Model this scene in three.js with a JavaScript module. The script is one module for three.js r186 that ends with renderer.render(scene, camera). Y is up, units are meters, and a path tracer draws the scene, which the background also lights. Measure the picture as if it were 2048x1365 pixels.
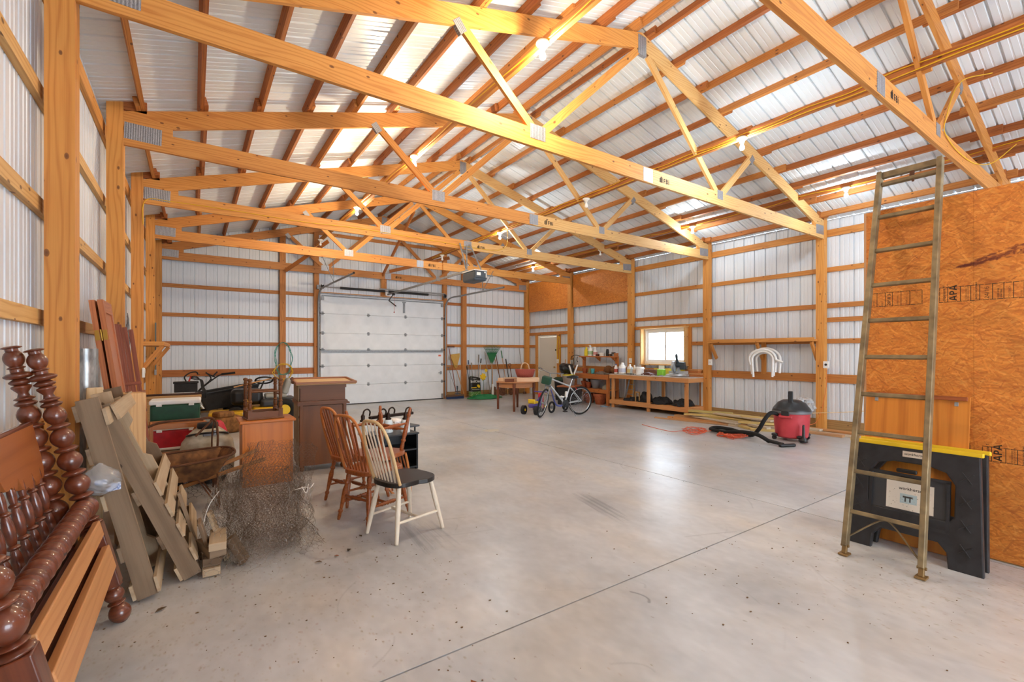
import * as THREE from 'three';
import { mergeGeometries } from 'three/addons/utils/BufferGeometryUtils.js';
import { RoundedBoxGeometry } from 'three/addons/geometries/RoundedBoxGeometry.js';

// ------------------------------------------------------------ camera, sky, exposure
const scene = new THREE.Scene();
const camera = new THREE.PerspectiveCamera(2 * Math.atan(682.5 / 923.04) * 180 / Math.PI, 2048 / 1365, 0.05, 100);
camera.position.set(0, 1.473, 0);
camera.rotation.set(0, -34.647 * Math.PI / 180, 0);
camera.setViewOffset(2048, 1365, 0, -22.6, 2048, 1365);     // lens shift: verticals stay upright
scene.add(camera);
scene.background = new THREE.Color().setRGB(4.6, 5.3, 6.1);  // bright overcast daylight outside the window
const renderer = new THREE.WebGLRenderer({ antialias: true });
renderer.toneMapping = THREE.LinearToneMapping;
renderer.toneMappingExposure = 1.98;
renderer.shadowMap.enabled = true;
const WARM = new THREE.Color().setRGB(1.0, 0.82, 0.58), COOL = new THREE.Color().setRGB(0.78, 0.9, 1.0);
const BULB_POWER = 2.4;      // candela of each lit bulb

// ------------------------------------------------------------ helpers
const V = (x, y, z) => new THREE.Vector3(x, y, z);
let _s = 12345;
const rnd = (a = 0, b = 1) => { _s = (_s + 0x6D2B79F5) | 0; let t = Math.imul(_s ^ (_s >>> 15), 1 | _s); t = (t + Math.imul(t ^ (t >>> 7), 61 | t)) ^ t; return a + (b - a) * (((t ^ (t >>> 14)) >>> 0) / 4294967296); };
const pick = (a) => a[Math.floor(rnd() * a.length) % a.length];
const ni = (g) => { const o = g.index ? g.toNonIndexed() : g; for (const k of Object.keys(o.attributes)) if (!['position', 'normal', 'uv'].includes(k)) o.deleteAttribute(k); o.morphAttributes = {}; return o; };
const merge = (l) => l.length === 1 ? l[0] : mergeGeometries(l.map(ni), false);
const DEG = Math.PI / 180;
// box-mapped uv in metres, grain along the given axis
function buv(g, axis, off = rnd(0, 7)) {
  g = ni(g); const p = g.attributes.position, n = g.attributes.normal, uv = new Float32Array(p.count * 2);
  const c = [(i) => p.getX(i), (i) => p.getY(i), (i) => p.getZ(i)], o1 = (axis + 1) % 3, o2 = (axis + 2) % 3;
  for (let i = 0; i < p.count; i++) {
    const N = [Math.abs(n.getX(i)), Math.abs(n.getY(i)), Math.abs(n.getZ(i))];
    let u, v;
    if (N[axis] > N[o1] && N[axis] > N[o2]) { u = c[o1](i); v = c[o2](i); }
    else if (N[o1] > N[o2]) { u = c[axis](i); v = c[o2](i); } else { u = c[axis](i); v = c[o1](i); }
    uv[2 * i] = u + off; uv[2 * i + 1] = v + off * 1.37;
  }
  g.setAttribute('uv', new THREE.BufferAttribute(uv, 2)); return g;
}
function box(w, h, d, x = 0, y = 0, z = 0, axis) {          // grain along the longest side
  const m = Math.max(w, h, d), a = axis ?? (m === w ? 0 : m === h ? 1 : 2);
  return buv(new THREE.BoxGeometry(w, h, d), a).translate(x, y, z);
}
function rbox(w, h, d, r = 0.01, x = 0, y = 0, z = 0, seg = 2) {
  const m = Math.max(w, h, d), a = m === w ? 0 : m === h ? 1 : 2;
  return buv(new RoundedBoxGeometry(w, h, d, seg, Math.min(r, w / 2.01, h / 2.01, d / 2.01)), a).translate(x, y, z);
}
const _m4 = new THREE.Matrix4();
// beam from a to b: t across (horizontal), h high (towards up)
function beam(a, b, t, h, up = V(0, 1, 0), round = 0) {
  const d = b.clone().sub(a), L = d.length(); d.normalize();
  let z = d.clone().cross(up); if (z.lengthSq() < 1e-6) z = d.clone().cross(V(0, 0, 1)); z.normalize();
  const y = z.clone().cross(d);
  const g = buv(round ? new RoundedBoxGeometry(L, h, t, 2, round) : new THREE.BoxGeometry(L, h, t), 0);
  _m4.makeBasis(d, y, z).setPosition(a.clone().add(b).multiplyScalar(0.5));
  return g.applyMatrix4(_m4);
}
function cyl(r0, r1, h, x = 0, y = 0, z = 0, seg = 16) { return ni(new THREE.CylinderGeometry(r1, r0, h, seg)).translate(x, y + h / 2, z); }
function rod(a, b, r, r2 = r, seg = 8) {
  const d = b.clone().sub(a), L = d.length(); const g = ni(new THREE.CylinderGeometry(r2, r, L, seg));
  g.applyQuaternion(new THREE.Quaternion().setFromUnitVectors(V(0, 1, 0), d.normalize()));
  const m = a.clone().add(b).multiplyScalar(0.5); return g.translate(m.x, m.y, m.z);
}
function tube(pts, r, seg = 0, rad = 6, closed = false) {
  const c = new THREE.CatmullRomCurve3(pts.map(p => p.isVector3 ? p : V(...p)), closed);
  return ni(new THREE.TubeGeometry(c, seg || pts.length * 6, r, rad, closed));
}
function lathe(prof, seg = 20) { return ni(new THREE.LatheGeometry(prof.map(p => new THREE.Vector2(Math.max(p[0], 0.0001), p[1])), seg)); }
function sph(r, x = 0, y = 0, z = 0, sx = 1, sy = 1, sz = 1, a = 16, b = 12) { return ni(new THREE.SphereGeometry(r, a, b)).scale(sx, sy, sz).translate(x, y, z); }
function extr(pts, depth, bevel = 0, holes = []) {          // outline in xy, thickness in z, centred
  const s = new THREE.Shape(pts.map(p => new THREE.Vector2(p[0], p[1])));
  for (const h of holes) s.holes.push(new THREE.Path(h.map(p => new THREE.Vector2(p[0], p[1]))));
  const g = new THREE.ExtrudeGeometry(s, { depth, bevelEnabled: bevel > 0, bevelSize: bevel, bevelThickness: bevel, bevelSegments: 2, curveSegments: 8 });
  return ni(g).translate(0, 0, -depth / 2);
}
const rx = (g, a) => g.rotateX(a), ry = (g, a) => g.rotateY(a), rz = (g, a) => g.rotateZ(a);
const mv = (g, x, y, z) => g.translate(x, y, z);

const used = {};
function numbered(n) { const k = used[n] = (used[n] ?? -1) + 1; return k ? n + '_' + String(k).padStart(3, '0') : n; }
function mesh(name, geos, mat, parent) {
  const m = new THREE.Mesh(merge(Array.isArray(geos) ? geos : [geos]), mat); m.name = name; m.castShadow = m.receiveShadow = true;
  if (parent) parent.add(m); return m;
}
function thing(name, label, category, pos = [0, 0, 0], turn = 0, group) {
  const o = new THREE.Group(); o.name = numbered(name); scene.add(o); o.position.set(...pos); o.rotation.y = turn;
  o.userData = { label, category }; if (group) o.userData.group = group; return o;
}
function solo(name, label, category, geos, mat, pos = [0, 0, 0], turn = 0, group) {  // a thing of one mesh
  const m = mesh(numbered(name), geos, mat, scene); m.position.set(...pos); m.rotation.y = turn;
  m.userData = { label, category }; if (group) m.userData.group = group; return m;
}
function struct(name, label) { const o = new THREE.Group(); o.name = name; o.userData = { kind: 'structure', label, category: name.split('_')[0] }; scene.add(o); return o; }
function copy(o, label, pos, turn = 0) { const c = o.clone(); c.name = numbered(o.name.replace(/_\d{3}$/, '')); c.userData = { ...o.userData, label }; c.position.set(...pos); c.rotation.y = turn; scene.add(c); return c; }

// ------------------------------------------------------------ noise and textures
function hash(x, y, s) { let h = Math.imul(x, 374761393) + Math.imul(y, 668265263) + Math.imul(s, 1442695041); h = Math.imul(h ^ (h >>> 13), 1274126177); return ((h ^ (h >>> 16)) >>> 0) / 4294967296; }
function vn(x, y, px, py, s) {                              // value noise with periods px, py
  const xi = Math.floor(x), yi = Math.floor(y), fx = x - xi, fy = y - yi, u = fx * fx * (3 - 2 * fx), v = fy * fy * (3 - 2 * fy);
  const w = (a, p) => ((a % p) + p) % p, x0 = w(xi, px), x1 = w(xi + 1, px), y0 = w(yi, py), y1 = w(yi + 1, py);
  const a = hash(x0, y0, s), b = hash(x1, y0, s), c = hash(x0, y1, s), d = hash(x1, y1, s);
  return a + (b - a) * u + (c - a) * v + (a - b - c + d) * u * v;
}
function fbm(u, v, fx, fy, s, o = 4) { let r = 0, a = 0.5; for (let i = 0; i < o; i++) { r += a * vn(u * fx, v * fy, fx, fy, s + i); a /= 2; fx *= 2; fy *= 2; } return r; }
function tex(w, h, fn, srgb = true, rep = [1, 1]) {
  const d = new Uint8Array(w * h * 4);
  for (let y = 0; y < h; y++) for (let x = 0; x < w; x++) { const c = fn(x / w, y / h, x, y), i = (y * w + x) * 4; d[i] = Math.max(0, Math.min(255, c[0])); d[i + 1] = Math.max(0, Math.min(255, c[1])); d[i + 2] = Math.max(0, Math.min(255, c[2])); d[i + 3] = 255; }
  const t = new THREE.DataTexture(d, w, h); t.wrapS = t.wrapT = THREE.RepeatWrapping; t.magFilter = THREE.LinearFilter; t.minFilter = THREE.LinearMipmapLinearFilter; t.generateMipmaps = true;
  if (srgb) t.colorSpace = THREE.SRGBColorSpace; t.repeat.set(...rep); t.needsUpdate = true; return t;
}
function canvasTex(w, h, draw, srgb = true) {
  const c = document.createElement('canvas'); c.width = w; c.height = h; draw(c.getContext('2d'), w, h);
  const t = new THREE.CanvasTexture(c); if (srgb) t.colorSpace = THREE.SRGBColorSpace; t.wrapS = t.wrapT = THREE.RepeatWrapping; return t;
}
const mix = (a, b, t) => [a[0] + (b[0] - a[0]) * t, a[1] + (b[1] - a[1]) * t, a[2] + (b[2] - a[2]) * t];
// wood: u along the grain (tile of L metres), v across (tile of W metres)
function woodTex(seed, light, dark, { L = 1.6, W = 0.3, ring = 9, knots = 5, stain = 0, w = 512, h = 256, contrast = 1 } = {}) {
  const ks = []; for (let i = 0; i < knots; i++) ks.push([hash(i, 1, seed), hash(i, 2, seed), 0.006 + 0.007 * hash(i, 3, seed)]);
  return tex(w, h, (u, v) => {
    let dk = 0, warp = 0;
    for (const [ku, kv, kr] of ks) { let du = Math.abs(u - ku), dv = Math.abs(v - kv); du = Math.min(du, 1 - du) * L; dv = Math.min(dv, 1 - dv) * W; const r = Math.hypot(du * 0.55, dv); if (r < kr) dk = Math.max(dk, 1 - (r / kr) * 0.4); warp += 0.05 * Math.exp(-(du * du) / 0.012 - (dv * dv) / 0.0006); }
    const n = fbm(u, v, 2, 4, seed + 10, 3), g = fbm(u, v, 6, 90, seed + 20, 2), ph = (v + 0.35 * (n - 0.45) + warp) * ring;
    const r = 0.5 + 0.5 * Math.sin(ph * Math.PI * 2); let t = (0.45 * Math.pow(r, 3) + 0.5 * (g - 0.35)) * contrast;
    if (stain) t += stain * Math.max(0, fbm(u, v, 5, 3, seed + 40, 4) - 0.52) * 3;
    let c = mix(light, dark, Math.max(0, Math.min(1, t))); if (dk) c = mix(c, [dark[0] * 0.45, dark[1] * 0.4, dark[2] * 0.4], dk * 0.8);
    return c;
  }, true, [1 / L, 1 / W]);
}
const std = (o) => new THREE.MeshStandardMaterial(o);
const plain = (hex, roughness = 0.6, metalness = 0, extra = {}) => new THREE.MeshStandardMaterial({ color: hex, roughness, metalness, ...extra });
// mottled plain colour, so that nothing is perfectly even
function mottle(seed, a, b, { size = 0.4, f = 6, oct = 4, roughness = 0.6, metalness = 0, pow = 1, w = 128, bump = 0 } = {}) {
  const m = tex(w, w, (u, v) => mix(a, b, Math.pow(Math.max(0, Math.min(1, (fbm(u, v, f, f, seed, oct) - 0.2) * 1.6)), pow)), true, [1 / size, 1 / size]);
  const o = { map: m, roughness, metalness }; if (bump) { o.bumpMap = m; o.bumpScale = bump; } return std(o);
}
const M = {};
const wood = (seed, l, d, o = {}, r = 0.62) => std({ map: woodTex(seed, l, d, o), roughness: r });
M.pine = [wood(1, [214, 150, 74], [176, 104, 38], { stain: 0.25 }), wood(2, [206, 140, 66], [164, 92, 32], { stain: 0.35 }), wood(3, [218, 174, 110], [184, 126, 64], { stain: 0.15 })];
M.purlin = [wood(4, [182, 112, 52], [132, 70, 28], { stain: 0.4 }), wood(5, [170, 100, 45], [120, 62, 24], { stain: 0.5 }), wood(6, [194, 128, 62], [146, 84, 36], { stain: 0.3 })];
M.post = [wood(7, [216, 150, 70], [180, 106, 38], { knots: 9, ring: 7 }), wood(8, [210, 144, 68], [174, 102, 38], { knots: 8, ring: 6 })];
M.treated = wood(9, [168, 132, 82], [118, 86, 48], { knots: 4 });
M.white = std({ color: 0xE6E8E6, roughness: 0.42, metalness: 0.0 });
// ------------------------------------------------------------ the barn: floor
const XL = -0.6, XR = 9.8, XC = 4.62, SL = 0.2917, CH = 3.62, WALLX0 = -0.79, WALLX1 = 9.99, BACKZ = -13.47, FRONTZ = 5.0;
const TZ = [5.8, 3.36, 0.96, -1.44, -3.84, -6.217, -8.494, -10.956, -13.29];
const chordTop = (x) => CH + 0.342 + SL * (x < XC ? x - XL : XR - x);   // top edge of the top chord
const roofY = (x) => chordTop(x) + 0.1;                                // underside of the roof sheets
{
  const fx0 = -0.9, fx1 = 10.2, fz0 = -13.6, fz1 = 5.2, N = 2048;
  const map = canvasTex(N, N, (c, w, h) => {
    const X = (x) => (x - fx0) / (fx1 - fx0) * w, Z = (z) => (z - fz0) / (fz1 - fz0) * h, im = c.createImageData(w, h), d = im.data;
    for (let j = 0; j < h; j++) for (let i = 0; i < w; i++) {
      const u = i / w, v = j / h, a = fbm(u, v, 9, 14, 71, 5), b = fbm(u, v, 60, 40, 72, 3), e = fbm(u, v, 260, 300, 73, 2), s = fbm(u, v, 5, 40, 75, 4);
      let g = 190 + (a - 0.47) * 44 + (b - 0.44) * 22 + (e - 0.4) * 20 + (s - 0.47) * 24; const k = (j * w + i) * 4;
      const t = Math.max(0, fbm(u, v, 30, 36, 74, 5) - 0.4) * 0.9;         // tan dusty blotches
      d[k] = g - 3 + t * 14; d[k + 1] = g - 1 - t * 2; d[k + 2] = g + 1 - t * 24; d[k + 3] = 255;
    }
    c.putImageData(im, 0, 0);
    const sc = w / (fx1 - fx0), sz = h / (fz1 - fz0);
    c.lineCap = 'round';
    // scuffs and tyre marks
    for (const [x0, z0, x1, z1, wd] of [[3.31, -3.62, 3.1, -2.72, 0.09], [1.58, -3.77, 1.53, -3.1, 0.14]]) for (let i = 0; i < 130; i++) {
      const o = rnd(-wd, wd), a = rnd(0, 0.35), b = rnd(0.6, 1); c.strokeStyle = `rgba(84,88,98,${rnd(0.02, 0.09)})`; c.lineWidth = rnd(0.6, 2.2); c.beginPath(); c.moveTo(X(x0 + (x1 - x0) * a + o), Z(z0 + (z1 - z0) * a)); c.lineTo(X(x0 + (x1 - x0) * b + o * 1.1), Z(z0 + (z1 - z0) * b)); c.stroke();
    }
    c.strokeStyle = 'rgba(60,60,66,0.4)'; c.lineWidth = 2; c.beginPath(); c.ellipse(X(2.12), Z(-1.9), 0.13 * sc, 0.1 * sz, 0.4, -0.9, 0.6); c.stroke();
    for (let i = 0; i < 420; i++) {                                          // fine trowel and drag scratches
      const x = rnd(-0.5, 9.5), z = rnd(-13, 0), a = rnd(0, 6.28), l = rnd(0.05, 0.5); c.strokeStyle = rnd() < 0.5 ? `rgba(90,90,94,${rnd(0.05, 0.2)})` : `rgba(225,225,222,${rnd(0.05, 0.22)})`; c.lineWidth = rnd(0.6, 1.6);
      c.beginPath(); c.moveTo(X(x), Z(z)); c.quadraticCurveTo(X(x + Math.cos(a) * l * 0.5 + rnd(-0.1, 0.1)), Z(z + Math.sin(a) * l * 0.5), X(x + Math.cos(a) * l), Z(z + Math.sin(a) * l)); c.stroke();
    }
    for (let i = 0; i < 1500; i++) { const left = i < 700, x = left ? rnd(-0.7, 1.2) : i < 1000 ? rnd(3, 4.7) : rnd(-0.5, 9.8), z = left ? rnd(-6.5, -1.2) : i < 1000 ? rnd(-1.7, 0) : rnd(-13, -1); c.fillStyle = `rgba(${80 + rnd(0, 40)},${62 + rnd(0, 30)},${44 + rnd(0, 20)},${rnd(0.25, 0.7)})`; c.beginPath(); c.ellipse(X(x), Z(z), rnd(0.4, 1.1), rnd(0.3, 0.9), rnd(0, 3), 0, 6.3); c.fill(); }
    // tracked-in soil around the stored things on the left and at the partition: scattered grains
    for (let i = 0; i < 9000; i++) { const k = i % 3, q = rnd() * rnd(), x = k < 2 ? -0.7 + q * 2.6 : 4.66 - q * 1.7, z = k < 2 ? -3.6 + (rnd() + rnd() + rnd() - 1.5) * 2.4 : -0.6 + (rnd() + rnd() - 1) * 1.2, r = rnd() * rnd(); c.fillStyle = `rgba(${128 + rnd(-24, 24)},${98 + rnd(-18, 18)},${66 + rnd(-14, 14)},${rnd(0.06, 0.3)})`; c.beginPath(); c.ellipse(X(x), Z(z), 0.4 + r * 1.3, 0.3 + r * 0.9, rnd(0, 3), 0, 6.3); c.fill(); }
  });
  map.flipY = false;
  const rough = tex(512, 512, (u, v) => { const g = 78 + (fbm(u, v, 12, 14, 81, 6) - 0.47) * 20 + (fbm(u, v, 80, 80, 82, 2) - 0.37) * 10; return [g, g, g]; }, false);
  const m = std({ map, roughnessMap: rough, roughness: 1.0 });
  const floor = struct('floor', 'smooth grey concrete slab floor with sawn joints');
  const JX = 4.625, JZ = -2.03, g = 0.0055;
  const slab = (x0, x1, z0, z1) => {
    const b = ni(new THREE.BoxGeometry(x1 - x0, 0.1, z1 - z0)).translate((x0 + x1) / 2, -0.05, (z0 + z1) / 2), p = b.attributes.position, uv = b.attributes.uv;
    for (let i = 0; i < p.count; i++) uv.setXY(i, (p.getX(i) - fx0) / (fx1 - fx0), (p.getZ(i) - fz0) / (fz1 - fz0));
    mesh('slab', b, m, floor);
  };
  slab(fx0, JX - g, fz0, JZ - g); slab(JX + g, fx1, fz0, JZ - g); slab(fx0, JX - g, JZ + g, fz1); slab(JX + g, fx1, JZ + g, fz1);
  mesh('sub_base', box(fx1 - fx0, 0.06, fz1 - fz0, (fx0 + fx1) / 2, -0.125, (fz0 + fz1) / 2), mottle(90, [66, 54, 42], [46, 38, 30], { roughness: 0.95 }), floor);
  // pale patch of filler at the crossing of an old hole
  const pp = []; for (let i = 0; i < 14; i++) { const a = i / 14 * 6.283; pp.push([Math.cos(a) * 0.16 * (1 + 0.2 * Math.sin(a * 3)), Math.sin(a) * 0.15 * (1 + 0.2 * Math.cos(a * 2))]); }
  mesh('filler_patch', mv(rx(extr(pp, 0.002), -Math.PI / 2), 4.62, 0.0012, -7.36), plain(0xC9C3B6, 0.7), floor);
}
// ------------------------------------------------------------ ribbed steel sheets
const PITCH = 0.2286;
function ribOffset(list, s0, s1) {          // profile points [s, out] between s0 and s1
  const pts = []; const P = [[0, 0], [0.012, 0], [0.02, 0.024], [0.034, 0.024], [0.042, 0], [0.092, 0], [0.096, 0.0035], [0.108, 0.0035], [0.112, 0], [0.16, 0], [0.164, 0.0035], [0.176, 0.0035], [0.18, 0]];
  for (let k = Math.floor(s0 / PITCH) - 1; k <= Math.ceil(s1 / PITCH) + 1; k++) for (const [a, b] of P) pts.push([k * PITCH + a, b]);
  const at = (s) => { for (let i = 1; i < pts.length; i++) if (pts[i][0] >= s) { const [a, b] = pts[i - 1], [c, d] = pts[i]; return b + (d - b) * (s - a) / Math.max(1e-6, c - a); } return 0; };
  const out = [[s0, at(s0)], ...pts.filter(p => p[0] > s0 + 1e-4 && p[0] < s1 - 1e-4), [s1, at(s1)]]; return out;
}
// sheet over s in [s0,s1], from lo(s) to hi(s); place(s, t, out) -> world point
function sheetGeo(s0, s1, lo, hi, place) {
  const pr = ribOffset(null, s0, s1), pos = [], uv = [];
  for (let i = 1; i < pr.length; i++) {
    const [a, oa] = pr[i - 1], [b, ob] = pr[i], q = [place(a, lo(a), oa), place(b, lo(b), ob), place(b, hi(b), ob), place(a, hi(a), oa)], w = [[a, lo(a)], [b, lo(b)], [b, hi(b)], [a, hi(a)]];
    for (const k of [0, 1, 2, 0, 2, 3]) { pos.push(q[k].x, q[k].y, q[k].z); uv.push(w[k][0], w[k][1]); }
  }
  const g = new THREE.BufferGeometry(); g.setAttribute('position', new THREE.Float32BufferAttribute(pos, 3)); g.setAttribute('uv', new THREE.Float32BufferAttribute(uv, 2)); g.computeVertexNormals(); return g;
}
const steel = (seed, a, b, r) => std({ map: tex(256, 256, (u, v) => { const n = fbm(u, v, 3, 2, seed, 4), k = fbm(u, v, 60, 45, seed + 5, 2) > 0.7 ? 1 : 0; return mix(mix(a, b, n), [180, 176, 166], k * 0.2); }, true, [1 / 1.3, 1 / 1.9]), roughness: r });
M.sheet = steel(31, [222, 229, 235], [214, 221, 227], 0.36); M.roofSheet = steel(32, [228, 233, 236], [220, 226, 228], 0.33);
function sheets(parent, s0, s1, lo, hi, place, mat, holes = []) {
  const cuts = new Set([s0, s1]); for (let k = Math.ceil(s0 / 0.9144); k * 0.9144 < s1; k++) cuts.add(k * 0.9144); for (const h of holes) { cuts.add(h[0]); cuts.add(h[1]); }
  const c = [...cuts].filter(x => x >= s0 && x <= s1).sort((a, b) => a - b);
  for (let i = 1; i < c.length; i++) {
    const a = c[i - 1], b = c[i]; if (b - a < 0.002) continue; const h = holes.find(q => (a + b) / 2 > q[0] && (a + b) / 2 < q[1]);
    if (!h) mesh('steel_sheet', sheetGeo(a, b, lo, hi, place), mat, parent);
    else { if (h[2] > 0.02) mesh('steel_sheet', sheetGeo(a, b, lo, () => h[2], place), mat, parent); mesh('steel_sheet', sheetGeo(a, b, () => h[3], hi, place), mat, parent); }
  }
}
// ------------------------------------------------------------ roof
const ceiling = struct('ceiling', 'pitched white steel roof on wooden purlins');
{
  const n = Math.hypot(1, SL), pl = (sgn) => (s, t, o) => { const x = sgn < 0 ? WALLX0 - 0.32 + t : WALLX1 + 0.32 - t; return V(x - sgn * -1 * 0 + sgn * o * SL / n, 0, s).setY(roofY(XL) + (sgn < 0 ? (x - XL) : (XR - x)) * SL + o / n); };
  for (const sg of [-1, 1]) { const top = sg < 0 ? XC - (WALLX0 - 0.32) : (WALLX1 + 0.32) - XC; sheets(ceiling, BACKZ - 0.1, FRONTZ + 0.1, () => 0, () => top, pl(sg), M.roofSheet); }
  mesh('ridge_cap', [beam(V(XC - 0.12, roofY(XC) - 0.01, BACKZ - 0.1), V(XC - 0.12, roofY(XC) - 0.01, FRONTZ + 0.1), 0.3, 0.004, V(SL, 1, 0).applyAxisAngle(V(0, 0, 1), 0.57)), beam(V(XC + 0.12, roofY(XC) - 0.01, BACKZ - 0.1), V(XC + 0.12, roofY(XC) - 0.01, FRONTZ + 0.1), 0.3, 0.004, V(SL, 1, 0))].map(g => g.translate(0, 0.03, 0)), M.roofSheet, ceiling);
  const L = 2.75, pg = [0, 1, 2].map(i => buv(new THREE.BoxGeometry(0.038, 0.098, L), 2, i * 1.3));
  for (const sg of [-1, 1]) for (let k = 0; k < 10; k++) {
    const x = XC + sg * (0.13 + k * 0.55);
    for (let b = 0; b < TZ.length - 1; b++) {
      const zc = (TZ[b] + TZ[b + 1]) / 2, off = ((b + k) % 2 ? 0.02 : -0.02), len = TZ[b] - TZ[b + 1] + 0.3;
      const m = new THREE.Mesh(pg[(b * 7 + k * 3) % 3], pick(M.purlin)); m.name = 'purlin'; m.position.set(x + off, chordTop(x + off) + 0.05, zc + rnd(-0.03, 0.03)); m.scale.z = len / L; m.rotation.z = sg < 0 ? Math.atan(SL) : -Math.atan(SL);
      ceiling.add(m);
    }
  }
}
// ------------------------------------------------------------ trusses
const plateTex = tex(64, 64, (u, v) => { const s = 0.5 + 0.5 * Math.sin(u * Math.PI * 2 * 8), g = 128 + s * 52 + (hash(Math.floor(u * 64), Math.floor(v * 16), 5) - 0.5) * 36; return [g, g, g + 3]; }, true, [1 / 0.16, 1 / 0.16]);
M.plate = std({ map: plateTex, bumpMap: plateTex, bumpScale: 0.004, roughness: 0.45, metalness: 0.55 });
const stampAlpha = canvasTex(256, 128, (c, w, h) => { c.fillStyle = '#000'; c.fillRect(0, 0, w, h); c.fillStyle = '#fff'; for (const [x, y, ww, hh] of [[14, 52, 12, 52], [30, 38, 13, 66], [47, 26, 13, 78], [64, 40, 10, 64]]) c.fillRect(x, y, ww, hh); c.font = 'bold 84px sans-serif'; c.fillText('FBi', 90, 104); c.globalCompositeOperation = 'multiply'; for (let i = 0; i < 260; i++) { c.fillStyle = `rgba(0,0,0,${rnd(0.1, 0.6)})`; c.fillRect(rnd(0, w), rnd(0, h), rnd(1, 5), rnd(1, 3)); } }, false);
M.stamp = std({ color: 0x2A2018, roughness: 0.8, alphaMap: stampAlpha, transparent: true });
function trussAt(z, label, pm, right) {
  const t = thing('roof_truss', label, 'truss', [0, 0, z], 0, 'roof trusses across the barn'), T = 0.038, D = 0.19, cz = (x, y) => V(x, y, 0);
  const w = (m) => pm ?? pick(M.pine);
  const ang = Math.atan(SL), dv = D / Math.cos(ang), topc = (x0, x1, nm, mt) => { const a = chordTop(x0), b = chordTop(x1); mesh(nm, buv(extr([[x0, a - dv], [x1, b - dv], [x1, b], [x0, a]], T), 0), mt, t); };
  const m1 = w(), m2 = w();
  topc(XL, XC, 'top_chord', w()); topc(XC, XR, 'top_chord', right ?? w());
  mesh('bottom_chord', box(XC + 0.1 - XL, D, T, (XL + XC + 0.1) / 2, CH + D / 2, 0), m1, t); mesh('bottom_chord', box(XR - XC - 0.1, D, T, (XR + XC + 0.1) / 2, CH + D / 2, 0), right ?? m2, t);
  const nb = CH + D, web = (x0, y0, x1, y1, mt) => mesh('web', beam(cz(x0, y0), cz(x1, y1), T * 0.98, 0.089), mt, t);
  const XA = 2.97, XB = 6.34, TA = 2.06, TB = 7.22;
  web(XA - 0.04, nb - 0.02, TA, chordTop(TA) - dv + 0.02, w()); web(XA + 0.06, nb - 0.02, XC - 0.08, chordTop(XC) - dv - 0.05, w());
  web(XB - 0.06, nb - 0.02, XC + 0.12, chordTop(XC) - dv - 0.05, right ?? w()); web(XB + 0.05, nb - 0.02, TB, chordTop(TB) - dv + 0.02, right ?? w());
  const plate = (x, y, ww, hh, r = 0) => mesh('gusset_plate', mv(rz(buv(new THREE.BoxGeometry(ww, hh, T + 0.006), 0, 0), r), x, y, 0), M.plate, t);
  plate(XL + 0.17, 3.77, 0.31, 0.17, -0.03); plate(XR - 0.17, 3.77, 0.31, 0.17, 0.03); plate(XC, chordTop(XC) - 0.16, 0.15, 0.24); plate(XA, nb - 0.035, 0.2, 0.15); plate(XB, nb - 0.035, 0.14, 0.13);
  plate(TA - 0.01, chordTop(TA) - dv - 0.015, 0.09, 0.13, 0.7); plate(TB + 0.01, chordTop(TB) - dv - 0.015, 0.09, 0.13, -0.7); plate(XC + 0.11, CH + D / 2, 0.18, 0.17);
  mesh('stamp', new THREE.PlaneGeometry(0.25, 0.13).translate(XC + 0.45, CH + D / 2, T / 2 + 0.0015), M.stamp, t);
  for (const s of [-1, 1]) { const x = s < 0 ? XL + 0.1 : XR - 0.1; mesh('heel_block', box(0.2, 0.12, T, x, chordTop(x) + 0.055, 0), M.purlin[1], t); mesh('heel_wedge', buv(extr(s < 0 ? [[XL, 3.66], [XL + 0.42, 3.78], [XL + 0.42, 3.9], [XL, 3.8]] : [[XR, 3.66], [XR - 0.42, 3.78], [XR - 0.42, 3.9], [XR, 3.8]], T * 0.96), 0), m1, t); }
  return t;
}
trussAt(TZ[2], 'wooden roof truss overhead behind the viewpoint', M.pine[0]);
trussAt(TZ[3], 'nearest wooden roof truss, running out above the oriented strand board partition', M.pine[1], M.pine[1]);
trussAt(TZ[4], 'second wooden roof truss from the viewpoint, its bottom chord crossing the whole picture', M.pine[0], M.pine[2]);
trussAt(TZ[5], 'third wooden roof truss, meeting the right wall left of the hanging white pipes', M.pine[1], M.pine[2]);
trussAt(TZ[6], 'fourth wooden roof truss, just behind the garage door opener motor, yellow cable on its left', M.pine[0], M.pine[2]);
{ const t = trussAt(TZ[7], 'fifth wooden roof truss, second from the garage door wall', M.pine[1], M.pine[0]); mesh('sister_board', box(4.4, 0.19, 0.038, 7.55, CH + 0.09, 0.042), M.pine[0], t); }
trussAt(TZ[8], 'wooden truss lying against the gable wall above the garage door', M.purlin[2], M.purlin[2]);
trussAt(TZ[1], 'rear wooden truss behind the viewpoint towards the front wall', M.pine[2]);
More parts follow.
